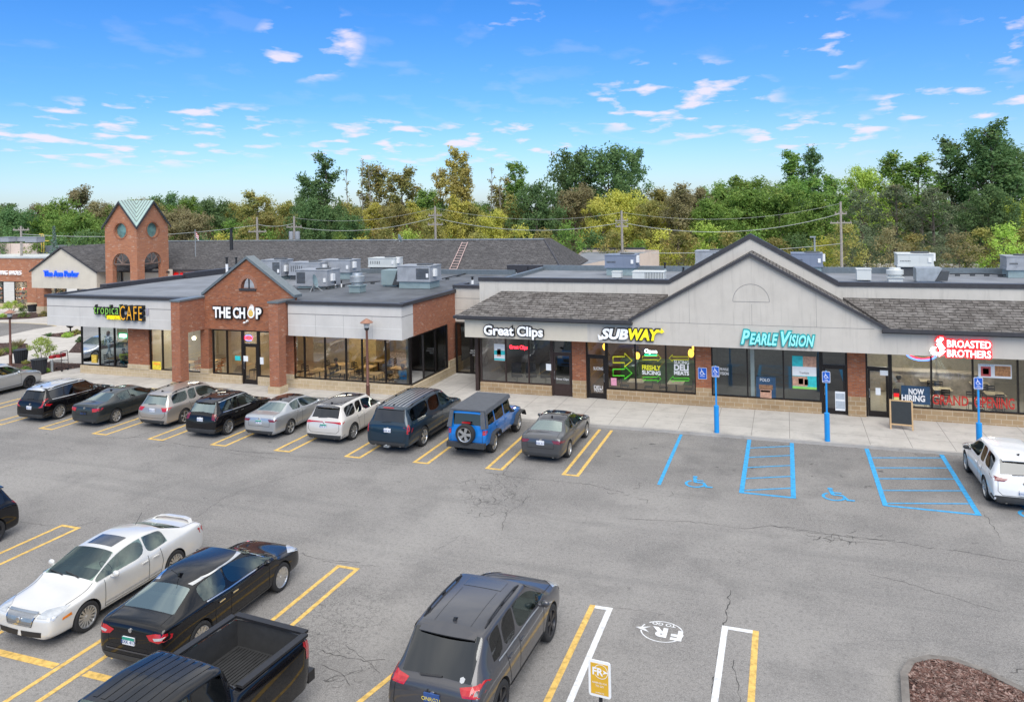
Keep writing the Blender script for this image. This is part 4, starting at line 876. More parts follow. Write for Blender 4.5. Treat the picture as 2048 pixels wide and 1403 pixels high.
# ------------------------------------------------------------------ rooftop equipment
def hvac(px0, px1, pytop, pybot, zr, m, label, d=1.6, curb=.35, style=0, mc=GRNM, cat='air conditioner', group='rooftop air conditioners'):
    """packaged rooftop unit: cabinet with coil grille, hood and curb; front face between px0 and px1 at its base row pybot"""
    a = G(px0, pybot, zr); a2 = G(px1, pybot, zr); Y = (a.y + a2.y) / 2; x0 = onY(px0, pybot, Y).x; x1 = onY(px1, pybot, Y).x; zt = onY((px0 + px1) / 2, pytop, Y).z
    w = x1 - x0; h = zt - zr
    t = thing('rooftop_unit', label, cat, ((x0 + x1) / 2, Y, zr), 0, group)
    mb = MB(); mb.box(-w / 2 + .08, .08, 0, w / 2 - .08, d - .08, curb); mb.build('roof_curb', LOUV if style == 3 else mc, t)
    mb = MB(); mb.box(-w / 2, 0, curb, w / 2, d, h); mb.box(-w / 2 - .03, -.03, h, w / 2 + .03, d + .03, h + .05); mb.box(-w / 2 - .03, -.03, curb - .02, w / 2 + .03, d + .03, curb + .1)
    for f in (.33, .62): mb.box(-w / 2 + w * f, -.012, curb + .1, -w / 2 + w * f + .025, 0, h)
    mb.build('cabinet', m, t)
    mb = MB()
    if style in (0, 2):
        a_, c_ = (-w / 2 + .08, -w / 2 + w * .3) if style == 0 else (w / 2 - w * .42, w / 2 - .1)
        for i in range(9):
            zz = curb + .16 + (h - curb - .25) * i / 9; mb.box(a_, -.03, zz, c_, -.006, zz + (h - curb - .25) / 16)
    if style == 1:
        for i in range(7): x = -w / 2 + .14 + w * .3 * i / 7; mb.box(x, -.02, curb + .3, x + w * .022, -.005, h * .72)
    if style == 3:
        for i in range(6): x = -w / 2 + .2 + (w * .4) * i / 6; mb.box(x, -.02, curb + .25, x + .04, -.005, h - .2)
    if mb.v: mb.build('louvre', LOUV, t)
    mb = MB(); mb.cyl((w * .18, d * .5, h + .05), (w * .18, d * .5, h + .11), min(w, d) * .33, n=18); mb.build('fan_guard', LOUV, t)
    mb = MB(); mb.box(w / 2, d * .25, curb + .3, w / 2 + .16, d * .25 + .3, curb + .75); mb.box(w / 2 - .28, -.05, curb + .25, w / 2 - .12, 0, curb + .5); mb.build('service_box', WHT, t)
    return t
ZL = 4.99; ZC = 4.81; ZR = 5.51
H = hvac
H(523, 562, 521, 560, ZL, GREYM, 'grey air conditioner half hidden behind the brick gable slope', 1.5, .3, 2)
H(578, 640, 526, 560, ZL, GREYM, 'wide grey air conditioner just left of the tallest unit', 1.4, .35, 3)
H(638, 700, 521, 558, ZL, GREYM, 'tall grey air conditioner with pale curb above the dish', 1.5, .5, 1)
H(592, 655, 541, 577, ZL, GREYM, 'grey air conditioner with dark coil grille beside the satellite dish', 1.5, .18, 0)
H(737, 790, 517, 545, ZC, PALEM, 'pale air conditioner set back on the low roof before the shingle slope', 1.4, .45, 3)
H(795, 861, 533, 577, ZL, GREYM, 'grey air conditioner with dark side coil at the right of the brick shop roof', 1.6, .45, 2)
H(1210, 1271, 511, 551, ZR, BLUG, 'blue grey air conditioner on a dark curb behind the shingle skirt roof', 1.4, .5, 1)
H(1391, 1452, 503, 541, ZR, GREYM, 'grey air conditioner peeping out behind the left slope of the big gable', 1.4, .4, 2)
H(1583, 1646, 508, 546, ZR, BLUG, 'blue grey air conditioner behind the right slope of the big gable', 1.4, .4, 1)
H(1796, 1868, 509, 552, ZR, PALEM, 'large cream air conditioner with a small blue plate behind the round fan', 1.5, .55, 1, mc=LOUV)
H(2014, 2072, 514, 556, ZR, GREYM, 'grey air conditioner at the right edge of the photo', 1.4, .45, 1)
def hoodbox(px0, px1, pytop, pybot, zr, label, m, s=1):
    a = G((px0 + px1) / 2, pybot, zr); Y = a.y; x0 = onY(px0, pybot, Y).x; x1 = onY(px1, pybot, Y).x; h = onY(px0, pytop, Y).z - zr; w = x1 - x0
    t = thing('intake_hood', label, 'roof vent', ((x0 + x1) / 2, Y, zr), 0, 'roof vents')
    mb = MB(); mb.slab([(-w / 2, 0, .1), (w * .1, 0, .1), (w * .35, 0, h), (-w / 2, 0, h)] if s > 0 else [(w / 2, 0, .1), (-w * .1, 0, .1), (-w * .45, 0, h * .9), (w / 2, 0, h)], (0, 1.1, 0)); mb.box(-w / 2 + .05, .1, 0, w / 2 - .3, 1, .1); mb.build('hood_casing', m, t)
    mb = MB()
    if s > 0: mb.slab([(w * .1, -.04, .12), (w / 2, -.04, .12), (w / 2 + .1, -.04, h * .8), (w * .32, -.04, h * .8)], (0, 1.1, 0))
    else: mb.slab([(-w * .1, -.03, h * .35), (w * .35, -.03, h * .35), (w * .35, -.03, h * .8), (-w * .3, -.03, h * .8)], (0, .03, 0))
    mb.build('hood_screen', LOUV, t); return t
hoodbox(763, 800, 540, 573, ZL, 'pale green sheet metal intake hood beside the rightmost brick-shop unit', GRNM, 1)
hoodbox(1833, 1895, 536, 566, ZR, 'galvanised intake hood with a dark tilted screen', STEEL, 1)
def fan(pxc, pytop, pybot, rpx, zr, label, m, base=True):
    a = G(pxc, pybot, zr); d = a.dot(_F); r = rpx * d / FPX; h = onY(pxc, pytop, a.y).z - zr
    t = thing('roof_fan', label, 'roof vent', a, 0, 'roof vents'); mb = MB()
    mb.lathe([(r * .75, h * .35), (r * .75, h * .5), (r, h * .55), (r, h * .85), (r * .7, h * .88), (r * .65, h), (0, h)], 18); mb.build('fan_housing', m, t, smooth=35)
    mb = MB(); mb.box(-r * .8, -r * .8, 0, r * .8, r * .8, h * .33); mb.box(-r * .95, -r * .95, h * .33, r * .95, r * .95, h * .38); mb.build('fan_curb', GRNM if base else m, t); return t
fan(715, 546, 584, 15, ZL, 'grey exhaust fan on a square curb in the middle of the brick shop roof', STEEL)
fan(1790, 535, 564, 16, ZR, 'pale round exhaust fan on the right shop roof', PALEM, False)
def boxvent(px0, px1, pytop, pybot, zr, m, label, ribs=False, d=.8):
    Y = G((px0 + px1) / 2, pybot, zr).y; x0 = onY(px0, pybot, Y).x; x1 = onY(px1, pybot, Y).x; h = onY(px0, pytop, Y).z - zr; w = x1 - x0
    t = thing('roof_vent', label, 'roof vent', ((x0 + x1) / 2, Y, zr), 0, 'roof vents'); mb = MB(); mb.box(-w / 2, 0, .06, w / 2, d, h); mb.box(-w / 2 - .03, -.03, h, w / 2 + .03, d + .03, h + .04); mb.build('casing', m, t)
    mb = MB(); 
    for q in (-w * .35, w * .35): mb.box(q - .05, .05, 0, q + .05, d - .05, .06)
    if ribs:
        for i in range(12): x = -w * .1 + w * .6 * i / 12; mb.box(x, -.012, .08, x + .03, 0, h - .02)
    mb.build('louvre', LOUV, t); return t
boxvent(1224, 1242, 544, 557, ZR, PALEM, 'small white dome vent in front of the blue grey unit', d=.5)
boxvent(1265, 1328, 544, 560, ZR, PALEM, 'long low pale box vent with ribbed right half', True, 1.0)
boxvent(1714, 1743, 539, 562, ZR, PALEM, 'small pale box unit on feet right of the big gable', d=.7)
def pipe(px, pytop, pybot, zr, r, label, m=WHT, capm=BLKP, capf=.45):
    a = G(px, pybot, zr); h = onY(px, pytop, a.y).z - zr; t = thing('flue_pipe', label, 'roof pipe', a, 0, 'roof pipes')
    mb = MB(); mb.cyl((0, 0, 0), (0, 0, h * (1 - capf)), r, n=10); mb.build('pipe', m, t, smooth=40); mb = MB(); mb.cyl((0, 0, h * (1 - capf)), (0, 0, h), r * .8, n=10); mb.cyl((0, 0, h * .97), (0, 0, h), r * 1.5, n=10); mb.build('pipe_cap', capm, t, smooth=40); return t
pipe(454, 514, 547, ZL, .11, 'white flue pipe with black cap left of the brick gable', capf=.42); pipe(473, 514, 545, ZL, .10, 'second white and black flue pipe nearer the brick gable', capf=.5)
for k, (px, yt, yb, zr, r, l, m) in enumerate([(945, 553, 568, 5.0, .09, 'short white vent pipe above the passage gate', WHT), (1032, 538, 553, ZC, .09, 'squat vent pipe on the roof left of the long coping', GREYM), (1056, 533, 552, ZC, .07, 'thin vent pipe on the roof right of the squat one', GREYM), (1330, 525, 551, ZR, .07, 'green vent pipe with mushroom cap right of the ribbed box', GRNM), (1367, 534, 548, ZR, .08, 'black capped vent near the left foot of the big gable', BLKP), (671, 562, 575, ZL, .05, 'short white pipe stub left of the exhaust fan', WHT), (683, 561, 574, ZL, .05, 'white pipe stub nearest the exhaust fan', WHT), (664, 480 + 77, 572, ZL, .05, 'white pipe stub below the tallest unit', WHT), (463, 456, 500, 7.0, .13, 'wide black flue rising behind the long shingle ridge', BLKP)]):
    pipe(px, yt, yb, zr, r, l, m)
# satellite dishes
def dish(px, pytop, pybot, zr, r, label, rz=0.6):
    a = G(px, pybot, zr); h = onY(px, pytop, a.y).z - zr; t = thing('satellite_dish', label, 'satellite dish', a, rz, 'satellite dishes')
    mb = MB(); c = Vector((0, 0, h - r)); q = Vector((.9, -.3, .25)).normalized().to_track_quat('Z', 'Y'); n = 20; rings = []
    for k in range(6):
        f = k / 5; rings.append([mb.P(c + q @ Vector((r * f * cos(2 * pi * i / n), r * f * sin(2 * pi * i / n), .25 * r * f * f))) for i in range(n)])
    for k in range(5):
        for i in range(n): j = (i + 1) % n; mb.idx((rings[k][i], rings[k][j], rings[k + 1][j], rings[k + 1][i]))
    mb.build('dish_bowl', mat('dish_grey', (.22, .30, .31), .5), t, smooth=60)
    mb = MB(); mb.tube([(0, 0, h - r), (-.05, 0, h * .4), (0, 0, .05)], .03)
    for a_ in (0, 2.1, 4.2): mb.tube([(0, 0, h * .42), (.5 * cos(a_), .5 * sin(a_), .02)], .02)
    mb.tube([(0, 0, h - 2 * r + .1), c + q @ Vector((0, 0, r * 1.1))], .015); mb.build('dish_stand', STEEL, t); return t
dish(628, 549, 583, ZL, .42, 'satellite dish on a tripod in front of the grille unit'); dish(798, 468, 484, 7.05, .38, 'small dish on the ridge of the long shingle roof', 1.2)
# wooden ladder on the shingle slope
p0 = G(905, 541, 4.62); p1 = G(930, 492, 6.9); rr = Vector((.42, 0, 0)); t = thing('ladder', 'pinkish wooden ladder lying up the dark shingle slope', 'ladder', p0); mb = MB()
kk = (6.95 - 4.6) / 5.1
p0 = Vector((p0.x, 60.35, 4.62)); xa = onY(905, 541, 60.35).x; p0.x = xa; yb_ = 65.0; p1 = Vector((onY(930, 492, yb_).x, yb_, 4.5 + (yb_ - 60.5) * 2.5 / 5.1 + .12)); t.location = p0; d = p1 - p0
for s_ in (-1, 1): mb.tube([rr * s_ * .5 * 1.6, rr * s_ * .5 * 1.3 + d], .036, 4)
mb.build('ladder_rail', mat('pink_wood', (.52, .37, .34), .7), t); mb = MB()
for i in range(11): c = d * (i + .5) / 11; mb.tube([c - rr * .72, c + rr * .72], .03, 4)
mb.build('ladder_rung', MATS['pink_wood'], t)
# roof cables and gas lines: thin pipes on blocks
for k, (pts, l, r) in enumerate([([G(575, 583, ZL), G(640, 580, ZL), G(700, 571, ZL), G(760, 566, ZL)], 'dark cable trailing across the brick shop roof', .035), ([G(862, 566, ZL), G(905, 556, ZL), G(950, 546, ZC), G(1060, 544, ZC)], 'thin gas pipe on blocks leading to the right of the brick shop roof', .04), ([G(1640, 541, ZR), G(1700, 543, ZR), G(1760, 545, ZR)], 'dark pipe run on the right shop roof beside the gable', .04), ([G(1900, 552, ZR), G(1960, 551, ZR), G(2015, 554, ZR)], 'dark pipe run on the right shop roof beyond the hood', .03)]):
    mb = MB(); q = [p + Vector((0, 0, .12)) for p in pts]; mb.tube(q, r, 5); t = thing('roof_pipe', l, 'roof pipe', q[0], 0, 'roof pipes'); mb.build('pipe', BLKP, t, world=True); mb = MB()
    for a, c in zip(q, q[1:]):
        for f in (.25, .75): p = a.lerp(c, f); mb.box(p.x - .12, p.y - .08, p.z - .12, p.x + .12, p.y + .08, p.z - .02)
    mb.build('pipe_block', LOUV, t, world=True)
# screens and equipment over the far-left shop
for px0, px1, yt, yb, Y, l in ((-30, 75, 487, 512, 66, 'pinkish equipment screen wall of panels at the far left'), (87, 137, 475, 492, 78, 'smaller pinkish equipment screen above the pale gable'), (153, 216, 485, 505, 80, 'low pinkish roof wall between pale gable and tower')):
    x0, x1 = onY(px0, yb, Y).x, onY(px1, yb, Y).x; z0, zt = onY((px0 + px1) / 2, yb, Y).z, onY((px0 + px1) / 2, yt, Y).z
    t = thing('equipment_screen', l, 'screen wall', ((x0 + x1) / 2, Y, z0), 0, 'equipment screens'); mb = MB(); mb.box(x0, Y, z0, x1, Y + .5, zt); mb.build('screen_panel', mat('pink_panel', (.62, .50, .44), .8, var=.06), t, world=True)
    mb = MB(); n = max(3, int((x1 - x0) / 2))
    for i in range(n + 1): x = x0 + (x1 - x0) * i / n; mb.box(x - .05, Y - .04, z0 - .6, x + .05, Y, zt)
    mb.build('screen_post', mat('pink_post', (.45, .36, .33), .8), t, world=True)
x0 = onY(75, 512, 66).x; t = thing('penthouse', 'dark metal roof penthouse with yellow gas pipes', 'roof box', (x0 + 2, 66, 5.6)); mb = MB(); mb.box(x0 + .1, 66.2, 5.6, onY(140, 500, 66).x, 70, onY(100, 492, 66).z); mb.build('casing', mat('slate_metal', (.09, .10, .115), .6), t, world=True)
mb = MB(); g0 = onY(82, 512, 66).x
for k in (0, .35): mb.tube([(g0 + k - .3, 66.1, 7.0 + .9), (g0 + k, 66.1, 7.85), (g0 + k, 66.1, 5.8)], .06, 5)
mb.tube([(g0 + .35, 66.1, 7.1), (g0 + 1.2, 66.1, 7.1)], .05, 5); mb.build('gas_pipe', mat('gas_yellow', (.6, .42, .08), .6), t, world=True)
for k, (a, c, yt, yb) in enumerate(((0, 17, 475, 485), (30, 52, 475, 484), (50, 73, 475, 486))):
    boxvent(a, c, yt, yb, 7.7, GREYM, ('grey unit above the far left screen, at the very edge', 'grey unit above the far left screen, middle one', 'grey unit above the far left screen, nearest the pale gable')[k])

# ------------------------------------------------------------------ signs
AL = SW
def sign(name, label, x, y, z): return thing(name, label, 'shop sign', (x, y, z), 0, 'shop signs')
BLKS = mat('sign_return_black', (.012, .012, .014), .5)
def XY(px, py, Y): q = onY(px, py, Y); return q.x, q.z
def word(t, txt, px0, px1, pyt, pyb, Y, m, name='lettering', ext=.05, outline=None, drop=0, **k):
    x0, _ = XY(px0, (pyt + pyb) / 2, Y); x1, _ = XY(px1, (pyt + pyb) / 2, Y); pm = (px0 + px1) / 2
    zt = XY(pm, pyt, Y)[1]; zb = XY(pm, pyb, Y)[1]
    if outline:
        g = outline[1]; kk = dict(k); kk['bold'] = k.get('bold', 0) + g
        text_fit('letter_return', txt, x0 - .05, x1 + .05, zb - .05, zt + .05, Y, outline[0], t, ext=ext, **kk)
        return text_fit(name, txt, x0, x1, zb, zt, Y - 2 * ext - .002, m, t, ext=.006, **k)
    return text_fit(name, txt, x0, x1, zb, zt, Y, m, t, ext=ext, **k)
s1 = sign('shop_sign', 'white rounded letters with black edges on the cream fascia', -13.5, FY, 3.4); word(s1, 'Great Clips', 969, 1087, 651, 677, FY, WLIT, bold=.035, outline=(BLKS, .075))
SUBY = mat('sign_yellow', (.85, .72, .02), .4, emit=(.9, .75, .02), es=.25, var=.02)
s2 = sign('shop_sign', 'slanted white and yellow letters with arrow ends on grey fascia', -8.3, FY, 3.4)
word(s2, 'SUB', 1203, 1257, 656, 678, FY, WLIT, bold=.05, shear=.22, outline=(BLKS, .075)); word(s2, 'WAY', 1258, 1320, 657, 680, FY, SUBY, bold=.05, shear=.22, outline=(BLKS, .075))
mb = MB()
q = lambda L: [(XY(a, c, FY)[0], FY - .12, XY(a, c, FY)[1]) for a, c in L]
mb.slab(q([(1206, 672), (1206, 678), (1199, 679), (1196.5, 668), (1203, 672)]), (0, .05, 0), 0); mb.slab(q([(1311, 666), (1316, 660), (1322, 661.5), (1323, 656), (1329, 663), (1323, 666), (1322, 664), (1316, 664)]), (0, .05, 0), 1); mb.build('arrow', [WLIT, SUBY], s2, world=True)
TEAL = mat('sign_teal', (.30, .80, .80), .4, emit=(.25, .8, .8), es=.08, var=.03); TEALD = mat('sign_teal_side', (.01, .32, .33), .5)
s3 = sign('shop_sign', 'slanted pale teal capital letters under the big gable', 0, FY, 3.5)
word(s3, 'P', 1482, 1500, 659, 687, FY, TEAL, shear=.3, bold=.03, outline=(TEALD, .08)); word(s3, 'EARLE', 1499, 1556, 666, 689, FY, TEAL, shear=.3, bold=.03, outline=(TEALD, .08))
word(s3, 'V', 1562, 1583, 662, 691, FY, TEAL, shear=.3, bold=.03, outline=(TEALD, .08)); word(s3, 'ISION', 1577, 1629, 669, 692, FY, TEAL, shear=.3, bold=.03, outline=(TEALD, .08))
REDL = mat('red_glow', (.8, .02, .02), .5, emit=(1, .04, .05), es=.45, var=0); WGL = mat('white_glow', (.9, .9, .9), .4, emit=(1, 1, 1), es=.7, var=0)
s4 = sign('shop_sign', 'white two line letters with a red halo and a rooster emblem', 6.5, FY, 3.4)
word(s4, 'BROASTED', 1893, 1981, 680, 695, FY, WGL, bold=.025, outline=(REDL, .09)); word(s4, 'BROTHERS', 1893, 1981, 699, 714, FY, WGL, bold=.025, outline=(REDL, .09))
mb = MB()
def band(pts, ws, m, dy=-.12):
    P_ = [Vector((XY(a, c, FY)[0], 0, XY(a, c, FY)[1])) for a, c in pts]; K = XY(1001, 700, FY)[0] - XY(1000, 700, FY)[0]
    for i in range(len(P_) - 1):
        d = (P_[i + 1] - P_[i]).normalized(); n_ = Vector((-d.z, 0, d.x)); w0, w1 = ws[i] * K / 2, ws[i + 1] * K / 2
        mb.slab([(P_[i] - n_ * w0) + Vector((0, FY + dy, 0)), (P_[i + 1] - n_ * w1) + Vector((0, FY + dy, 0)), (P_[i + 1] + n_ * w1) + Vector((0, FY + dy, 0)), (P_[i] + n_ * w0) + Vector((0, FY + dy, 0))], (0, .015, 0), m)
band([(1886, 676), (1879, 677), (1876, 684), (1880, 691), (1885, 698), (1881, 705), (1877, 712)], [4, 7, 8, 8, 9, 6, 1], 0); band([(1878, 705), (1870, 707), (1863, 702), (1864, 695), (1872, 693)], [3, 6, 7, 5, 2], 0)
band([(1886, 676), (1879, 677), (1876, 684), (1880, 691), (1885, 698), (1881, 705), (1877, 712)], [8, 11, 12, 12, 13, 10, 4], 1, -.08); band([(1874, 680), (1878, 672), (1886, 674), (1889, 681)], [2, 6, 6, 2], 1, -.10); mb.build('emblem', [WGL, REDL], s4, world=True)
s5 = sign('shop_sign', 'white blocky letters with a flaming onion emblem on the brick gable', -29, LYW, 4); LG = LYW - .1
word(s5, 'THE', 429, 464, 613, 635, LG, WLIT, bold=.035, outline=(BLKS, .075), ext=.06); word(s5, 'CH', 469, 493, 614, 636, LG, WLIT, bold=.035, outline=(BLKS, .075), ext=.06); word(s5, 'P', 514.5, 525.5, 615, 637, LG, WLIT, bold=.035, outline=(BLKS, .075), ext=.06)
mb = MB(); ce = onY(503.5, 626, LG); K = .0235
for (r0, r1, m) in ((0, 7, 1), (7, 10, 0)):
    for i in range(20):
        a0, a1 = 2 * pi * i / 20, 2 * pi * (i + 1) / 20
        mb.slab([(ce.x + r * K * cos(a), LG - .09 - (.01 if m else 0), ce.z + r * K * 1.15 * sin(a)) for r, a in ((r0, a0), (r0, a1), (r1, a1), (r1, a0))][(1 if r0 == 0 else 0):], (0, .08, 0), m)
for a, h in ((-5, 9), (-1, 14), (3, 13), (6, 10)): mb.slab([(ce.x + (a - 2.5) * K, LG - .09, ce.z + 8 * K), (ce.x + (a + 2.5) * K, LG - .09, ce.z + 8 * K), (ce.x + (a + 2) * K, LG - .09, ce.z + (8 + h) * K)], (0, .06, 0), 0)
mb.build('emblem', [WLIT, mat('gold_sign', (.75, .50, .12), .4, var=.25, vs=14)], s5, world=True)
s6 = sign('shop_sign', 'green, yellow and orange raised letters on the pale left fascia', -38, FLY, 3.9)
GRN = mat('sign_green', (.28, .62, .10), .4, emit=(.3, .7, .1), es=.05); ORG = mat('sign_orange', (.90, .42, .02), .4, emit=(1, .5, .02), es=.08)
word(s6, 'tropical', 193, 245, 609, 633, FLY, GRN, bold=-.012, spacing=1.15, outline=(BLKS, .075), ext=.09); word(s6, 'SMOOTHIE', 218, 245.5, 630, 638, FLY, SUBY, bold=-.005, spacing=1.12, ext=.09); word(s6, 'CAFE', 246.5, 290, 611, 639, FLY, ORG, bold=-.012, spacing=1.22, outline=(BLKS, .075), ext=.12)
mb = MB(); q0 = XY(293, 616, FLY); q1 = XY(298, 630, FLY); mb.box(q0[0], FLY - .05, q1[1], q1[0], FLY, q0[1]); mb.build('emblem', mat('sign_grey', (.35, .33, .38), .5), s6, world=True)
s7 = sign('shop_sign', 'bright blue storybook letters on the far pale gable', -68, 57, 3.9); BLS = mat('sign_bright_blue', (.01, .08, .85), .4, emit=(0, .1, 1), es=.35)
word(s7, 'The Axe Parlor', 89, 158, 541, 553, 57, BLS, bold=.02, ext=.08)
s8 = sign('shop_sign', 'white shoe shop letters on brick at the left edge', -83, 60, 4); word(s8, 'RED WING SHOES', -22, 44, 541, 549, 60, WLIT, bold=.0, spacing=1.1, ext=.08)
s9 = sign('shop_sign', 'red rounded letters half hidden by the cafe roof', -48, 61, 3.8); REDS = mat('sign_red', (.80, .012, .015), .4, emit=(1, .02, .02), es=.3)
word(s9, 'JOANN', 318, 400, 545, 562, 61, REDS, bold=.05, ext=.1)
# writing on the glass
def gword(par, txt, px0, px1, pyt, pyb, m, Y=YW - .02, label=None, **k):
    x0, _ = XY(px0, pyt, Y); x1, _ = XY(px1, pyt, Y); zt = XY(px0, pyt, Y)[1]; zb = XY(px0, pyb, Y)[1]
    o = text_fit('window_lettering', txt, x0, x1, zb, zt, Y, m, par, ext=.001, **k); return o
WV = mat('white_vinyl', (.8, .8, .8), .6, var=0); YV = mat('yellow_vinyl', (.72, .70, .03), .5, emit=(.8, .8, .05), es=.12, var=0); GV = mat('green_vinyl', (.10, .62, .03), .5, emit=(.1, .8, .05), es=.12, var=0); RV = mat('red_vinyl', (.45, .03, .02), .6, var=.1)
gword(RB, 'DELI', 1188, 1205, 770, 777, WV); gword(RB, 'MEATS', 1189, 1205, 777, 783, WV); gword(RB, 'SLICING', 1187, 1206, 733, 739, WV)
gword(RB, 'FRESHLY', 1284, 1321, 729, 739, YV, bold=.03); gword(RB, 'SLICING', 1284, 1321, 740, 748, WV, bold=.03); gword(RB, 'SLICING', 1348, 1378, 720, 727, WV, bold=.02); gword(RB, 'DELI', 1348, 1377, 728, 740, WV, bold=.04); gword(RB, 'MEATS', 1348, 1378, 741, 749, WV, bold=.04)
gword(RB, 'Great Clips', 1112, 1137, 755, 760, WV); gword(RB, 'PEARLE', 1440, 1457, 735, 740, WV); gword(RB, 'VISION', 1440, 1457, 743, 749, WV)
gword(RB, 'NOW', 1817, 1848, 776, 788, WV, bold=.04); gword(RB, 'HIRING', 1803, 1850, 788, 801, WV, bold=.04); gword(RB, 'GRAND', 1864, 1937, 788, 808, RV, bold=.02); gword(RB, 'OPENING', 1948, 2029, 792, 814, RV, bold=.02); gword(RB, 'VOLTA', 1886, 1930, 744, 757, mat('faint_vinyl', (.35, .33, .30), .8))
for pts, m in (([(1226, 713), (1249, 713), (1249, 706), (1264, 721), (1249, 733), (1249, 725), (1226, 725)], YV), ([(1226, 738), (1249, 738), (1249, 732), (1264, 746), (1249, 758), (1249, 751), (1226, 751)], GV), ([(1285, 712), (1315, 712), (1315, 708), (1322, 716), (1315, 722), (1315, 719), (1285, 719)], YV), ([(1286, 754), (1315, 754), (1315, 750), (1322, 757), (1315, 763), (1315, 760), (1286, 760)], GV), ([(1377, 713), (1345, 713), (1345, 709), (1338, 716), (1345, 722), (1345, 719), (1377, 719)], YV), ([(1378, 756), (1347, 756), (1347, 752), (1340, 758), (1347, 764), (1347, 761), (1378, 761)], GV)):
    mb = MB(); P_ = [XY(a, c, YW - .02) for a, c in pts]
    mb.tube([(a, YW - .02, c) for a, c in P_ + [P_[0]]], .028 if pts[0][0] < 1230 else .018, 4); mb.build('window_arrow', m, RB, world=True)
def poster(label, px0, px1, pyt, pyb, m, Y=YW - .015, extra=None, txt=None, glow=False):
    x0, zt = XY(px0, pyt, Y); x1, _ = XY(px1, pyt, Y); zb = XY(px0, pyb, Y)[1]; t = thing('poster', label, 'poster', ((x0 + x1) / 2, Y, zb), 0, 'posters on the shop glass')
    mb = MB(); mb.box(x0, Y - .004, zb, x1, Y, zt); mb.build('sheet', m, t, world=True)
    for (a, c, d, e_, mm) in extra or []:
        mb = MB(); mb.box(x0 + (x1 - x0) * a, Y - .008, zb + (zt - zb) * c, x0 + (x1 - x0) * d, Y - .0045, zb + (zt - zb) * e_); mb.build('picture', mm, t, world=True)
    for (s_, a, c, d, e_, mm) in txt or []: text_fit('lettering', s_, x0 + (x1 - x0) * a, x0 + (x1 - x0) * d, zb + (zt - zb) * c, zb + (zt - zb) * e_, Y - .010, mm, t, ext=.001)
    return t
SKIN = mat('skin_print', (.50, .28, .19), .6, var=.35, vs=8); TQ = mat('turquoise_print', (.03, .50, .52), .5, var=.2); PWH = mat('paper_white', (.75, .77, .78), .6, var=.05); HAIR = mat('hair_dark', (.06, .035, .02), .8, var=.3); NAVY = mat('navy_print', (.02, .06, .12), .5, var=.3)
poster('tall poster with a moustached face and teal bands in the hair salon window', 988, 1010, 687, 720, PWH, extra=[(0, .02, 1, .12, TQ), (0, .35, 1, .6, TQ), (.25, .25, .62, .62, SKIN), (.3, .6, .6, .7, HAIR)])
NEON = mat('neon_red', (1, .02, .03), emit=(1, .02, .04), es=4, var=0)
t = thing('neon_sign', 'red neon script glowing in the hair salon window', 'neon sign', (fx(1037, 695), YW + .15, 2.6)); word(t, 'Great Clips', 1019, 1055, 690, 700, YW + .15, NEON, bold=.02, ext=.01)
t = thing('neon_sign', 'white and green neon OPEN in the sandwich shop window', 'neon sign', (fx(1301, 705), YW + .15, 2.6)); word(t, 'Open', 1289, 1314, 698, 708, YW + .15, mat('neon_white', (1, 1, 1), emit=(.95, 1, 1), es=3.5, var=0), bold=.03, ext=.01); mb = MB(); a, c = XY(1289, 711, YW + .16), XY(1314, 709, YW + .16); mb.box(a[0], YW + .15, a[1], c[0], YW + .17, c[1]); mb.build('green_bar', mat('neon_green', (0, .6, .2), emit=(0, .8, .3), es=1.5, var=0), t, world=True)
poster('poster of a person wearing glasses on dark blue above the word POLO', 1512, 1551, 752, 794, NAVY, extra=[(.2, 0, .78, .42, SKIN), (.15, .40, .85, .62, mat('hair_brown', (.25, .13, .07), .8, var=.4, vs=12)), (.22, .27, .72, .36, BLKP)], txt=[('POLO', .2, .78, .7, .92, WV)])
poster('tall turquoise and white eyewear poster with sunglasses', 1584, 1632, 711, 776, TQ, extra=[(.45, .68, 1, 1, SKIN), (0, .40, 1, .68, PWH), (0, .08, .62, .38, SKIN), (.25, .14, .45, .32, BLKP), (.5, .12, .66, .30, BLKP), (0, 0, 1, .07, mat('lime_print', (.25, .6, .12), .5))], txt=[('Transitions', .3, .46, .7, .53, BLKP)])
poster('white notice banner with an emblem and roast chicken in the restaurant window', 1956, 2023, 727, 754, PWH, extra=[(.5, .15, .97, .9, mat('chicken_print', (.42, .20, .08), .6, var=.5, vs=10)), (.08, .1, .38, .82, mat('emblem_red', (.5, .08, .08), .6, var=.2)), (.14, .25, .32, .68, mat('emblem_blue', (.3, .45, .6), .6))], txt=[('The Original Recipe', .02, .86, .48, .98, BLU)])
poster('white price sheet poster on the dark optician door', 1670, 1690, 782, 820, PWH, extra=[(.05, .6, .95, .9, mat('grey_print', (.4, .45, .5), .7)), (.05, .1, .95, .5, mat('grey_print', (.4, .45, .5), .7))])
poster('small white notice beside the hair salon door', 1092, 1102, 727, 740, PWH, Y=YW - .03); poster('yellow menu card in the cafe window next to the left brick pier', 305, 322, 722, 738, mat('menu_yellow', (.75, .60, .05), .6, var=.3), Y=LYW - .02, txt=[('MENU', .15, .6, .85, .8, REDS)])
poster('yellow food picture in the corner of the cafe window', 183, 193, 709, 725, mat('menu_yellow2', (.62, .42, .06), .6, var=.5, vs=9), Y=LYW - .02); poster('orange hanging food banner above the green OPEN sign in the cafe', 234, 254, 657, 683, mat('peach_print', (.75, .48, .22), .6, var=.3, vs=4), Y=LYW + .1)
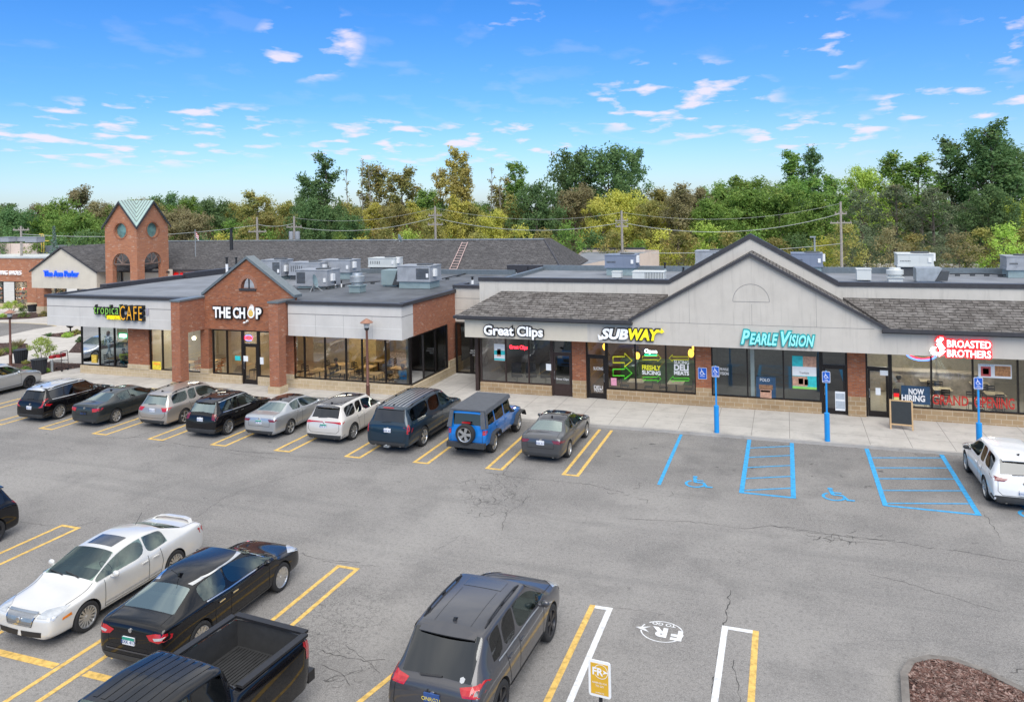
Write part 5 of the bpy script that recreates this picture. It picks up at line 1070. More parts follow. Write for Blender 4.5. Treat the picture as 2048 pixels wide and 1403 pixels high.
poster('teal notice on the glass left of the grill door', 470, 481, 711, 720, TQ, Y=LYW - .03); poster('white and teal notice on the grill door', 487, 496, 711, 722, PWH, Y=LYW - .035); poster('white notice on the glass right of the grill door', 520, 527, 714, 728, PWH, Y=LYW - .03); poster('pink and white opening hours card in the sandwich shop window', 1222, 1233, 755, 770, mat('pink_print', (.7, .3, .4), .6, var=.2), Y=YW - .03)
poster('red and black food card beside the restaurant door', 1786, 1799, 776, 800, BLKP, extra=[(.1, .3, .9, .6, REDS), (.1, .0, .9, .28, mat('menu_yellow3', (.7, .6, .2), .6))]); poster('dark now hiring sheet behind the chalkboard', 1802, 1860, 770, 806, NAVY, Y=YW + .015)
poster('white square notice high on the restaurant door', 1760, 1776, 740, 750, PWH, Y=YW - .01); poster('white apron shaped notice on the restaurant door', 1751, 1761, 775, 789, PWH, Y=YW - .01)
t = thing('neon_sign', 'red and blue oval OPEN neon above the grill door', 'neon sign', (onY(497, 676, LYW).x, LYW + .1, 2.7)); word(t, 'OPEN', 489, 505, 672, 679, LYW + .1, NEON, bold=.04, ext=.01)
mb = MB(); c = onY(497, 675.5, LYW + .11); mb.tube([(c.x + .26 * cos(2 * pi * i / 20), LYW + .12, c.z + .17 * sin(2 * pi * i / 20)) for i in range(21)], .02, 5); mb.build('oval_tube', mat('neon_blue', (.1, .2, 1), emit=(.1, .25, 1), es=2.5, var=0), t, world=True)
t = thing('neon_sign', 'green OPEN light panel in the cafe window', 'neon sign', (onY(247, 670, LYW).x, LYW + .05, 2.6)); word(t, 'OPEN', 239.5, 253, 668, 674, LYW + .05, mat('neon_white', (1, 1, 1)), bold=.03, ext=.01); mb = MB(); a, c = XY(237.5, 676, LYW + .07), XY(255, 666, LYW + .07); mb.box(a[0], LYW + .06, a[1], c[0], LYW + .07, c[1]); mb.build('green_panel', mat('open_green', (.0, .30, .12), emit=(0, .5, .2), es=.5, var=0), t, world=True)
t = thing('neon_sign', 'red and blue arc of neon under the rooster sign', 'neon sign', (fx(1844, 715), YW + .2, 2.9)); mb = MB(); c = onY(1843, 706, YW + .2)
mb.tube([(c.x + .62 * cos(a), YW + .2, c.z + .32 * sin(a)) for a in [pi + pi * i / 14 for i in range(15)]], .035, 5, 0); mb.tube([(c.x + .5 * cos(a), YW + .19, c.z + .24 * sin(a)) for a in [pi + pi * i / 14 for i in range(15)]], .03, 5, 1); mb.build('neon_tube', [MATS['neon_blue'], NEON], t, world=True)
gword(LB, '21170', 492, 500, 685, 690, WV, Y=LYW - .02); gword(PG, 'WELCOME TO', 941, 958, 699, 702, WV, Y=42.0); gword(PG, 'KATE PARKING', 940, 960, 703.5, 706.5, WV, Y=42.0); gword(PG, 'SHOP', 945, 953, 708, 711, WV, Y=42.0)
# security light under the grill sign
t = thing('flood_light', 'small white twin flood light under the grill sign', 'light', (onY(493, 643, LG).x, LG, 4.0)); mb = MB(); c = onY(493, 643, LG - .1); mb.box(c.x - .05, LG - .1, c.z - .05, c.x + .05, LG, c.z + .05); mb.sphere((c.x - .1, LG - .16, c.z - .05), .07, .1, .06); mb.sphere((c.x + .1, LG - .16, c.z + .05), .07, .1, .06); mb.build('lamp_head', WHT, t, world=True)
# pendant lamps in the shops
for k, (px, py, Y, r) in enumerate(((1210, 693, 39.6, .13), (1275, 711, 40.6, .13), (1382, 706, 39.4, .15), (1388, 695, 40.6, .10))):
    c = onY(px, py, Y); t = thing('pendant_lamp', ('amber glass lamp above the sandwich shop door', 'amber glass lamp in the middle of the sandwich shop', 'large amber glass lamp left of the brick pier', 'small amber glass lamp high beside the brick pier')[k], 'lamp', c, 0, 'amber pendant lamps'); mb = MB(); mb.sphere((0, 0, 0), r, r, r * 1.45); mb.build('lamp_shade', PEND, t, smooth=60); mb = MB(); mb.cyl((0, 0, r), (0, 0, 3.45 - c.z), .012, n=5); mb.build('cord', BLKP, t)
for k, (px, py) in enumerate(((364, 675), (388, 676))):
    c = onY(px, py, 39); t = thing('pendant_lamp', ('white globe lamp in the cafe nearer the brick pier', 'white globe lamp in the cafe against the cream wall')[k], 'lamp', c, 0, 'white globe lamps'); mb = MB(); mb.sphere((0, 0, 0), .13); mb.build('lamp_shade', mat('globe', (1, .9, .7), emit=(1, .88, .65), es=4, var=0), t, smooth=60); mb = MB(); mb.cyl((0, 0, .1), (0, 0, 3.35 - c.z), .012, n=5); mb.build('cord', BLKP, t)
# ------------------------------------------------------------------ vehicles
CGL = glassm('car_glass', (.60, .74, .69), .17, .02, .35); CGD = glassm('privacy_glass', (.05, .06, .065), .10, .02, .35); CGR = glassm('rear_car_glass', (.38, .50, .47), .42, .04, .5)
TYRE = mat('tyre_rubber', (.02, .02, .021), .85, var=.2); RIM = mat('alloy_rim', (.58, .59, .60), .3, .85, var=.08); RIMD = mat('dark_alloy', (.05, .05, .055), .35, .6); RIMBK = mat('wheel_void', (.012, .012, .013), .8)
RLAMP = mat('red_lens', (.42, .008, .015), .12, coat=1, var=.2, vs=12); RLAMP2 = mat('dark_red_lens', (.16, .008, .012), .12, coat=1, var=.2, vs=12); CLENS = mat('clear_lens', (.50, .52, .54), .12, .3, coat=1, var=.15, vs=14); AMB = mat('amber_lens', (.75, .22, .02), .2, coat=1)
CHR = mat('chrome', (.72, .73, .74), .12, 1., var=.03); CLAD = mat('cladding_plastic', (.035, .036, .038), .6, var=.15); SEAM = mat('panel_gap', (.008, .008, .009), .8, var=0)
SEATM = mat('seat_cloth', (.16, .15, .14), .8); SEATP = mat('seat_pale', (.42, .40, .36), .8); PLG = mat('plate_green', (.02, .28, .20), .5, var=.05); PLW = mat('plate_white', (.70, .72, .76), .5, var=.05); PLB = mat('plate_blue', (.03, .08, .25), .5)
SILV = mat('silver_trim', (.50, .51, .52), .35, .7)
def wheel_mesh(r, w, spokes, rim, style, key):
    mb = MB(); rr = r * .70
    mb.lathe([(rr * .97, -w * .42), (rr, -w * .1), (rr, w * .45), (rr * 1.03, w * .5), (rr * .95, w * .46), (rr * .92, w * .36), (rr * .90, -.02)], 28, 0, 'X')
    mb.lathe([(rr * .92, w * .05), (0, w * .05)], 28, 1, 'X'); mb.lathe([(rr * .60, w * .08), (rr * .6, w * .11), (.0, w * .11)], 20, 1, 'X')
    mb.lathe([(r * .13, w * .3), (r * .12, w * .43), (0, w * .44)], 14, 0, 'X')
    for i in range(spokes):
        a = 2 * pi * i / spokes
        for off in ((-.09, .09) if style == 'split' else (0,)):
            wd = .055 if style == 'split' else (.11 if style == 'fat' else .05)
            def pt(rad, t, x): aa = a + off * (rad / rr) + t / max(rad, .05); return (x, rad * cos(aa), rad * sin(aa))
            q = []
            i0 = mb.P(pt(r * .12, -wd * r * 1.1, w * .40)); i1 = mb.P(pt(r * .12, wd * r * 1.1, w * .40)); o0 = mb.P(pt(rr * .95, -wd * r * 1.5, w * .43)); o1 = mb.P(pt(rr * .95, wd * r * 1.5, w * .43))
            b0 = mb.P(pt(r * .12, -wd * r * 1.1, w * .2)); b1 = mb.P(pt(r * .12, wd * r * 1.1, w * .2)); c0 = mb.P(pt(rr * .95, -wd * r * 1.5, w * .24)); c1 = mb.P(pt(rr * .95, wd * r * 1.5, w * .24))
            mb.idx((i0, i1, o1, o0), 0); mb.idx((b0, i0, o0, c0), 0); mb.idx((i1, b1, c1, o1), 0)
    rim_me = mb.mesh('wheel', [rim, RIMBK], 35)
    mb = MB(); mb.lathe([(rr * 1.0, -w * .46), (r * .93, -w * .5), (r, -w * .38), (r, w * .38), (r * .97, w * .46), (r * .90, w * .52), (rr * 1.04, w * .5), (rr * 1.0, w * .46)], 32, 0, 'X')
    for i in range(40):
        a = 2 * pi * i / 40; mb.box(-w * .36, -.009, r - .004, w * .36, .009, r + .006) if False else None
    ty = mb.mesh('tyre', TYRE, 50); return rim_me, ty
WC = {}
def get_wheel(r, w, sp, rim, style):
    k = (round(r, 3), w, sp, rim.name, style)
    if k not in WC: WC[k] = wheel_mesh(r, w, sp, rim, style, k)
    return WC[k]

def project(bvh, pts, d, off, start):
    out = []
    for p in pts:
        o = Vector(p) - Vector(d) * start; hit = bvh.ray_cast(o, Vector(d))
        if hit[0] is None: out.append(None)
        else:
            n = hit[1]; n = n if n.dot(Vector(d)) < 0 else -n; out.append(hit[0] + n * off)
    return out
def ribbon(mb, bvh, pts, d, w, off=.003, m=0, step=.06, start=4, closed=False):
    P_ = [Vector(p) for p in pts] + ([Vector(pts[0])] if closed else []); L = []
    for a, c in zip(P_, P_[1:]):
        n = max(1, int((c - a).length / step))
        for i in range(n): L.append(a.lerp(c, i / n))
    L.append(P_[-1]); D = Vector(d)
    for a, c in zip(L, L[1:]):
        t = (c - a)
        if t.length < 1e-5: continue
        s_ = D.cross(t.normalized()) * w / 2; q = project(bvh, [a - s_, c - s_, c + s_, a + s_], d, off, start)
        if None not in q and max((q[i] - q[(i + 1) % 4]).length for i in range(4)) < step * 3: mb.face(q, m)
def patch(mb, bvh, poly, d, off=.006, m=0, start=4, step=.07):
    """poly: 3D points in a plane perpendicular to d"""
    D = Vector(d); q = D.to_track_quat('Z', 'Y'); qi = q.inverted(); P2 = [(qi @ Vector(p)) for p in poly]; zz = P2[0].z; P2 = [Vector((p.x, p.y)) for p in P2]
    # refine the outline, add inner points
    R = []
    for a, c in zip(P2, P2[1:] + P2[:1]):
        n = max(1, int((c - a).length / step)); R += [a.lerp(c, i / n) for i in range(n)]
    x0, x1 = min(p.x for p in R), max(p.x for p in R); y0, y1 = min(p.y for p in R), max(p.y for p in R); k = len(R)
    x = x0 + step / 2
    while x < x1:
        y = y0 + step / 2
        while y < y1: R.append(Vector((x, y))); y += step
        x += step
    v, e, f, *_ = delaunay_2d_cdt(R, [(i, (i + 1) % k) for i in range(k)], [list(range(k))], 1, 1e-5)
    w = project(bvh, [q @ Vector((p.x, p.y, zz)) for p in v], d, off, start)
    for t in f:
        p = [w[i] for i in t]
        if None in p: continue
        if max((p[i] - p[(i + 1) % 3]).length for i in range(3)) < step * 6: mb.face(p, m)

def car(label, cat, x, y, rz=0., L=4.7, W=1.82, H=1.46, wb=2.7, fo=.95, r=.33, paintm=None, kind='sedan', belt=.92, hood=.78, cowl=1.0, clear=.2, glass=CGL, rglass=None, lowm=None, zlow=.0,
        yc=None, yrf=None, yb=None, yc2=None, yrr=None, yg=None, deck=None, wr=.56, wheel=(10, 'thin'), rim=None, tail=None, headl=True, roofm=None, rails=None, plate=PLW, seats=SEATM, grille='black', group=None,
        gap=.035, tumble=.93, sharp=.35, nose=.58, arch_clad=False, side_trim=None, extras=None, nameobj='parked_car', hoodw=1., rackbars=False, antenna=True, scale=1., sunroof=False, rim_w=.24, tailz=None, winchrome=False, deckrail=None, bumper=None, taillamp=None, mirror=None, back_kind=0):
    """y forward is +Y; x,y is the ground point under the body centre"""
    T = thing(nameobj, label, cat, (x, y, 0), rz, group); hw = W / 2; F = L / 2; B = -L / 2; rim = rim or RIM
    yfa = F - fo; yra = yfa - wb
    suv = kind in ('suv', 'wagon', 'jeep')
    yc = yc if yc is not None else F - (1.25 if kind != 'truck' else 1.55); yrf = yrf if yrf is not None else yc - (.75 if not kind == 'jeep' else .25)
    yrr = yrr if yrr is not None else (B + .45 if suv else B + 1.34); yg = yg if yg is not None else (B + .14 if suv else B + .66); gap = gap if suv or kind == 'truck' else .026
    yb = yb if yb is not None else (yrf * .55 + (yra + .2) * .45) - .12; yc2 = yc2 if yc2 is not None else (yra + .35 if suv else yrr + .34)
    deck = deck if deck is not None else (belt + .02 if suv else belt + .10)
    zb = clear; za = r * 1.05
    S = []
    def low(y, w, ztop, zbot=zb, zsh=None, crown=.02, hwf=1.):
        w *= hw; zsh = zsh if zsh is not None else ztop - .10
        S.append((y, [(0, zbot), (w * .80, zbot), (w * .965, zbot + .09), (w, (zbot + zsh) * .5 + .02), (w * .995, zsh), (w * .955, ztop - .035), (w * .80 * hwf, ztop), (w * .62 * hwf, ztop + crown * .5), (w * .32, ztop + crown * .9), (0, ztop + crown)]))
    def high(y, w, zbelt, zt, wr_, drop=.065):
        w *= hw; wt = wr_ * W * .5 / .56 * .60 if False else wr_ * W / 2 / .5 * .5
        S.append((y, [(0, zb), (w * .80, zb), (w * .965, zb + .09), (w, (zb + zbelt) * .5), (w * .995, zbelt - .09), (w * tumble, zbelt), (wt, zt - drop), (wt - .07, zt - (.022 if kind != 'sedan3' else .04)), (wt * .55, zt - (.004 if kind != 'sedan3' else .012)), (0, zt)]))
    wt = W / 2 * (wr / .5 * .5 + .5) if False else None
    wrr = (wr if kind != 'sedan3' else wr - .045) * 1.28
    low(F, .76, nose + .03, zb + .08, nose - .10); low(F - .09, .91, (nose + hood) / 2 + .06, zb + .02, nose + .0); low(F - .32, .97, hood - .01, zb, hood - .12); low(yfa, 1., hood + .04, zb, belt - .1 if belt - .1 < hood else hood - .06); low((yfa + yc) / 2 - .05, 1., (hood + cowl) / 2 + .02)
    low(yc, 1., cowl, zb, min(belt - .06, cowl - .08), .03)
    high(yrf, 1., belt, H - (.04 if suv or kind == 'truck' else .07), wrr * .985, .06); high(yb, 1., belt + .005, H, wrr); high(yc2, 1., belt + .02, H - (.01 if suv else .045), wrr * .98)
    high(yrr, .985, belt + .05, H - (.05 if suv else .115), wrr * (.96 if suv else .92), .055)
    if suv:
        low(yg, .955, deck, zb, deck - .10, .03, 1.0); low(B + .06, .94, deck - .12 if back_kind == 0 else deck - .05, zb + .02, deck - .26); low(B, .90, (tailz or .62), zb + .12, (tailz or .62) - .12)
    else:
        low(yg, .985, deck, zb, deck - .12, .03); low(B + .22, .95, deck - .015, zb, deck - .14); low(B + .05, .90, deck - .05, zb + .03, deck - .20); low(B, .84, (tailz or .66), zb + .12, (tailz or .66) - .12)
    n = 10; ns = len(S); bm = bmesh.new(); cr = bm.edges.layers.float.new('crease_edge'); cv = bm.verts.layers.float.new('crease_vert'); V = []
    for (yy, pr) in S:
        row = {}
        for j, (a, c) in enumerate(pr):
            if j in (0, 9): v = bm.verts.new((0, yy, c)); row[(j, 1)] = v; row[(j, -1)] = v
            else: row[(j, 1)] = bm.verts.new((a, yy, c)); row[(j, -1)] = bm.verts.new((-a, yy, c))
        V.append(row)
    cell = {}
    for i in range(ns - 1):
        for j in range(9):
            for s_ in (1, -1):
                q = [V[i][(j, s_)], V[i + 1][(j, s_)], V[i + 1][(j + 1, s_)], V[i][(j + 1, s_)]]
                if s_ < 0: q = q[::-1]
                cell[(i, j, s_)] = bm.faces.new(q)
    for i in (0, ns - 1):
        for j in range(9):
            a, c, d, e = V[i][(j, 1)], V[i][(j + 1, 1)], V[i][(j + 1, -1)], V[i][(j, -1)]
            q = [a, c, e] if d is c else ([c, d, a] if a is e else [a, c, d, e])
            if len(set(q)) < 3: continue
            try: bm.faces.new(q if i == 0 else q[::-1])
            except ValueError: pass
    for f in bm.faces: f.material_index = 0
    iC = 5
    groups = [('windshield', [(iC, j, s_) for j in (6, 7, 8) for s_ in (1, -1)]), ('rear_window', [(iC + 4, j, s_) for j in (6, 7, 8) for s_ in (1, -1)])]
    for s_ in (1, -1):
        groups += [('side_window', [(iC, 5, s_), (iC + 1, 5, s_)]), ('side_window', [(iC + 2, 5, s_)] + ([(iC + 3, 5, s_)] if kind == 'sedan3' else []))]
        if suv: groups += [('side_window', [(iC + 3, 5, s_)])]
    mats = [paintm, CLAD]; gi = {}
    for k, (nm, cells) in enumerate(groups):
        gi[2 + k] = nm; fs = [cell[c] for c in cells]
        for f in fs: f.material_index = 2 + k
    for k, (nm, cells) in enumerate(groups):
        fs = [f for f in bm.faces if f.material_index == 2 + k]; th = gap * (1.0 if nm == 'side_window' else 1.5)
        r_ = bmesh.ops.inset_region(bm, faces=fs, thickness=th, depth=0, use_boundary=True, use_even_offset=True)
        for f in r_['faces']: f.material_index = 0
        for f in bm.faces:
            if f.material_index == 2 + k:
                for e in f.edges:
                    if any(g.material_index != 2 + k for g in e.link_faces): e[cr] = 1.
                for v in f.verts:
                    o_ = [e for e in v.link_edges if any(g.material_index != 2 + k for g in e.link_faces) and any(g.material_index == 2 + k for g in e.link_faces)]
                    if len(o_) == 2:
                        d0 = (o_[0].other_vert(v).co - v.co).normalized(); d1 = (o_[1].other_vert(v).co - v.co).normalized()
                        if d0.dot(d1) > -.80: v[cv] = .8
    for c_ in ((j) for j in (4,)):
        for i in range(ns - 1):
            for s_ in (1, -1):
                e = bm.edges.get((V[i][(5, s_)], V[i + 1][(5, s_)]));
                if e: e[cr] = max(e[cr], sharp)
                e = bm.edges.get((V[i][(1, s_)], V[i + 1][(1, s_)]));
                if e: e[cr] = .7
                e = bm.edges.get((V[i][(2, s_)], V[i + 1][(2, s_)]));
                if e: e[cr] = .4
    if kind in ('jeep', 'truck'):
        for e in bm.edges:
            if e[cr] < sharp: e[cr] = sharp
    if lowm is not None:
        for i in range(ns - 1):
            for s_ in (1, -1):
                for j in (0, 1): cell[(i, j, s_)].material_index = 1
                if zlow > 0: cell[(i, 2, s_)].material_index = 1 if zlow >= 2 else cell[(i, 2, s_)].material_index
    else:
        for i in range(ns - 1):
            for s_ in (1, -1): cell[(i, 0, s_)].material_index = 1
    bmesh.ops.recalc_face_normals(bm, faces=bm.faces)
    me = bpy.data.meshes.new('cage'); bm.to_mesh(me); bm.free()
    dummy = [paintm, lowm or CLAD] + [MATS['white_paint']] * len(groups)
    # distinct slots so that the boolean keeps them apart
    for k in range(len(dummy)):
        if k < 2: me.materials.append(dummy[k])
        else:
            nm = 'slot%d' % k; mm = bpy.data.materials.get(nm) or bpy.data.materials.new(nm); me.materials.append(mm)
    ob = bpy.data.objects.new('cage', me); COL.objects.link(ob); sm = ob.modifiers.new('s', 'SUBSURF'); sm.levels = 2; sm.render_levels = 2; sm.subdivision_type = 'CATMULL_CLARK'
    cut = MB()
    for ya in (yfa, yra):
        for s_ in (1, -1):
            cut.cyl((s_ * (hw - rim_w - .10), ya, r), (s_ * (hw + .3), ya, r), r * 1.13, r * 1.15, 28)
    if deckrail:      # pickup bed cavity
        y0, y1, z0, xw = deckrail; cut.box(-xw, y0, z0, xw, y1, z0 + 2)
    co = cut.build('cut', CLAD, smooth=0); bo = ob.modifiers.new('b', 'BOOLEAN'); bo.operation = 'DIFFERENCE'; bo.object = co; bo.solver = 'EXACT'
    bpy.context.view_layer.update(); me2 = bpy.data.meshes.new_from_object(ob.evaluated_get(bpy.context.evaluated_depsgraph_get()))
    bpy.data.objects.remove(ob); bpy.data.objects.remove(co)
    me2.polygons.foreach_set('use_smooth', [True] * len(me2.polygons)); me2.set_sharp_from_angle(angle=radians(38))
    slots = [m_.name if m_ else '' for m_ in me2.materials]
    base = bmesh.new(); base.from_mesh(me2); bvh = BVHTree.FromBMesh(base)
    def part(nm, keep, mlist, inward=0.):
        b2 = base.copy(); dl = [f for f in b2.faces if not keep(slots[f.material_index])]; bmesh.ops.delete(b2, geom=dl, context='FACES')
        if inward:
            for v in b2.verts: v.co -= v.normal * inward
        m3 = bpy.data.meshes.new(nm)
        if mlist:
            for f in b2.faces: f.material_index = 0
        b2.to_mesh(m3); b2.free()
        if mlist:
            for q in mlist: m3.materials.append(q)
        else:
            for q in me2.materials: m3.materials.append(q)
        m3.set_sharp_from_angle(angle=radians(38)); return link(nm, m3, T)
    body = part('body', lambda s_: not s_.startswith('slot'), None)
    for k in gi:
        g = glass
        if gi[k] == 'windshield': g = CGL
        if gi[k] == 'rear_window': g = rglass or (CGR if glass is CGL else CGD)
        if gi[k] == 'side_window' and glass is CGD and groups[k - 2][1][0][0] == iC: g = CGL
        part(gi[k], lambda s_, k=k: s_ == 'slot%d' % k, [g])
    # roof panel in another colour
    # seams
    dX = {1: (-1, 0, 0), -1: (1, 0, 0)}
    mb = MB()
    for s_ in (1, -1):
        X = s_ * 3
        ys = [yfa - r - .16, yb, max(yra + r * .25, yc2 - .02)]
        for k, yy in enumerate(ys):
            top = belt - .01
            ribbon(mb, bvh, [(0, yy, zb + .14), (0, yy, top)] if k < 2 else [(0, yra + r + .16, zb + .14), (0, yra + r + .10, .62), (0, yy, belt - .05), (0, yy, top + .01)], dX[s_], .014)
        ribbon(mb, bvh, [(0, ys[0], zb + .14), (0, yra + r + .16, zb + .14)], dX[s_], .012)
    dn = (0, 0, -1)
    if kind != 'truckx':
        ribbon(mb, bvh, [(-hw * .84, yc + .02, 0), (-hw * .80, F - .22, 0), (-hw * .5, F - .13, 0), (hw * .5, F - .13, 0), (hw * .8, F - .22, 0), (hw * .84, yc + .02, 0)], dn, .014)
        if not suv and kind != 'truck': ribbon(mb, bvh, [(-hw * .70, yg + .02, 0), (-hw * .72, B + .12, 0)], dn, .012); ribbon(mb, bvh, [(hw * .70, yg + .02, 0), (hw * .72, B + .12, 0)], dn, .012)
    bk = (0, 1, 0); zt_ = deck - .14
    if suv: ribbon(mb, bvh, [(-hw * .78, 0, deck - .05), (-hw * .80, 0, .62), (-hw * .66, 0, .50), (hw * .66, 0, .50), (hw * .80, 0, .62), (hw * .78, 0, deck - .05)], bk, .014)
    else: ribbon(mb, bvh, [(-hw * .62, 0, deck - .1), (-hw * .60, 0, .60), (hw * .60, 0, .60), (hw * .62, 0, deck - .1)], bk, .012)
    mb.build('panel_gap', SEAM, T)
    # wheels
    rm, ty = get_wheel(r, rim_w, wheel[0], rim, wheel[1])
    for ya in (yfa, yra):
        for s_ in (1, -1):
            w_ = link('wheel', rm, T, (s_ * (hw - rim_w / 2 - .015), ya, r), (0.3 * s_, 0, 0 if s_ > 0 else pi)); link('tyre', ty, w_)
    # tail lamps: polygons in the rear view (x outward, z)
    tl = tail or [[(.48, .80), (.97, .84), (1.0, .74), (.9, .68), (.52, .72)]]
    for s_ in (1, -1):
        mb = MB()
        for q in tl: patch(mb, bvh, [(s_ * a * hw, 0, c) for a, c in q], bk, .008)
        # wrap on the flank
        zs = [c for q in tl for a, c in q if a > .85]
        if zs: patch(mb, bvh, [(0, B + .02, min(zs)), (0, B + .17, (min(zs) + max(zs)) / 2 + .01), (0, B + .17, max(zs) - .01), (0, B + .02, max(zs))], dX[s_], .008)
        mb.build('tail_lamp', taillamp or RLAMP, T)
    if headl:
        fw = (0, -1, 0)
        for s_ in (1, -1):
            mb = MB(); fd = Vector((0, -.72, -.69)).normalized(); o_ = lambda a, yy, zz: Vector((s_ * hw * a, yy, zz)) - fd * 3; pl_ = [o_(.50, F - .14, nose + .02), o_(.56, F - .30, hood - .07), o_(.90, F - .60, hood - .0), o_(.93, F - .42, hood - .1), o_(.90, F - .22, nose + .0)]; k0 = pl_[0].dot(fd); pl_ = [p_ - fd * (p_.dot(fd) - k0) for p_ in pl_]; patch(mb, bvh, pl_, fd, .008, start=0, step=.05); mb.build('headlight', CLENS, T)
        mb = MB(); patch(mb, bvh, [(-hw * .46, 0, nose + .12), (hw * .46, 0, nose + .12), (hw * .38, 0, nose - .08), (-hw * .38, 0, nose - .08)], fw, .008); (patch(mb, bvh, [(-hw * .6, 0, zb + .24), (hw * .6, 0, zb + .24), (hw * .55, 0, zb + .12), (-hw * .55, 0, zb + .12)], fw, .008) if suv else None)
        mb.build('grille', SILV if grille == 'silver' else BLKP, T)
    if plate:
        pz = (tailz or .66) + .02 if plate else 0; pz = bumper[2] if bumper else pz
        hit = bvh.ray_cast(Vector((0, B - 2, pz)), Vector((0, 1, 0)))
        if hit[0]:
            yy = hit[0].y - .03; mb = MB(); mb.box(-.155, yy, pz - .078, .155, yy + .03, pz + .078); p_ = mb.build('number_plate', PLW if plate is PLG else plate, T)
            if plate is PLG: mb = MB(); mb.box(-.155, yy - .003, pz + .02, .155, yy, pz + .078); mb.build('plate_band', PLG, p_)
            me_ = text_mesh('BXK 417' if plate is not PLB else 'ONRG21', .10, .001, align='CENTER', res=2); me_.materials.append(PLB if plate is not PLB else mat('plate_yellow', (.75, .6, .1))); link('lettering', me_, p_, (0, yy - .006, pz - .05), (pi / 2, 0, 0))
    # lower rear bumper insert, exhaust
    mb = MB(); patch(mb, bvh, [(-hw * .80, 0, zb + .20), (hw * .80, 0, zb + .20), (hw * .72, 0, zb + .07), (-hw * .72, 0, zb + .07)], bk, .006); mb.build('bumper_insert', CLAD, T)
    mb = MB()
    for s_ in (1, -1): mb.cyl((s_ * hw * .55, B + .03, zb + .07), (s_ * hw * .55, B + .3, zb + .07), .035, n=10)
    mb.build('exhaust_tip', CHR, T)
    # mirrors
    for s_ in (1, -1):
        mb = MB(); cy_ = yc - .42; mb.sphere((s_ * (hw + .10), cy_, belt + .07), .10, .055, .075, 10, 6); mb.box(s_ * (hw - .05), cy_ - .03, belt + .0, s_ * (hw + .08), cy_ + .03, belt + .04); mb.build('mirror', mirror or paintm, T, smooth=60)
        for yy in (yb + .13, yc2 + .16 if not suv else yc2 + .14):
            h = bvh.ray_cast(Vector((s_ * 3, yy, belt - .12)), Vector((-s_, 0, 0)))
            if h[0]: mb = MB(); a = h[0]; mb.box(a.x - .012 * s_, yy - .09, a.z - .014, a.x + .028 * s_, yy + .09, a.z + .014); mb.build('door_handle', CHR if winchrome else paintm, T)
    # seats and dashboard
    zs = .30 + zb * .5
    for s_ in (1, -1): mb = MB(); mb.box(s_ * .40 - .24, yb + .0, zs, s_ * .40 + .24, yb + .55, zs + .28); mb.slab([(s_ * .40 - .23, yb + .08, zs + .25), (s_ * .40 + .23, yb + .08, zs + .25), (s_ * .40 + .2, yb - .14, H - .42), (s_ * .40 - .2, yb - .14, H - .42)], (0, -.12, 0)); mb.box(s_ * .4 - .12, yb - .27, H - .41, s_ * .4 + .12, yb - .17, H - .23); mb.build('seat', seats, T)
    mb = MB(); yr2 = yrr + (.75 if suv else .12); mb.box(-hw * .72, yr2, zs, hw * .72, yr2 + .5, zs + .25); mb.slab([(-hw * .7, yr2 + .08, zs + .2), (hw * .7, yr2 + .08, zs + .2), (hw * .64, yr2 - .12, belt + .12), (-hw * .64, yr2 - .12, belt + .12)], (0, -.12, 0)); mb.build('seat', seats, T)
    mb = MB(); mb.box(-hw * .78, yc - .62, belt - .22, hw * .78, yc - .15, belt - .03); mb.build('dashboard', BLK_F, T)
    mb = MB(); mb.lathe([(.17, -.012), (.19, 0), (.17, .012), (.155, 0), (.17, -.012)], 18, 0, 'Z'); w_ = mb.build('steering_wheel', BLK_F, T); w_.location = (-.38, yc - .72, belt + .02); w_.rotation_euler = (radians(62), 0, 0)
    if winchrome:
        mb = MB()
        for s_ in (1, -1):
            ya_, yb2 = yc - .18, (yrr - .1 if suv or kind == 'sedan3' else yrr - .12); pts = [(0, ya_, belt - .005), (0, yb, belt + .0), (0, yrr + .1, belt + .035)]
            ribbon(mb, bvh, pts, dX[s_], .022, .006); pts = [(0, yc - .2, belt + .08), (0, yrf + .05, H - .105), (0, yb, H - .085), (0, yc2, H - .10), (0, yrr + .05, H - .14), (0, (yrr + yg) / 2 + .1, belt + .18), (0, yrr - .1 if not suv else yrr, belt + .06)]
            ribbon(mb, bvh, pts[:5], dX[s_], .02, .006)
        mb.build('window_trim', CHR, T)
    if rails:
        for s_ in (1, -1):
            mb = MB(); xx = s_ * (wrr * W / 2 - .06 if False else hw * .66); L_ = []
            for k in range(9):
                yy = yrf - .12 + (yrr + .2 - yrf + .12) * k / 8; h = bvh.ray_cast(Vector((xx, yy, 5)), Vector((0, 0, -1))); L_.append(Vector((xx, yy, (h[0].z if h[0] else H) + (.045 if 0 < k < 8 else .0))))
            mb.tube(L_, .018, 6)
            for k in (1, 4, 7): mb.box(xx - .02, L_[k].y - .05, L_[k].z - .07, xx + .02, L_[k].y + .05, L_[k].z)
            mb.build('roof_rail', rails, T)
    if roofm:
        mb = MB(); w_ = hw * .60; patch(mb, bvh, [(-w_, yrf - .04, 0), (w_, yrf - .04, 0), (w_, yrr + .1, 0), (-w_, yrr + .1, 0)], dn, .006); mb.build('roof_panel', roofm, T, smooth=60)
    if sunroof:
        mb = MB(); w_ = hw * .42; patch(mb, bvh, [(-w_, yrf - .14, 0), (w_, yrf - .14, 0), (w_, yrf - .60, 0), (-w_, yrf - .60, 0)], dn, .006); mb.build('sunroof', mat('sunroof_glass', (.03, .035, .045), .06, coat=1, var=0), T, smooth=60)
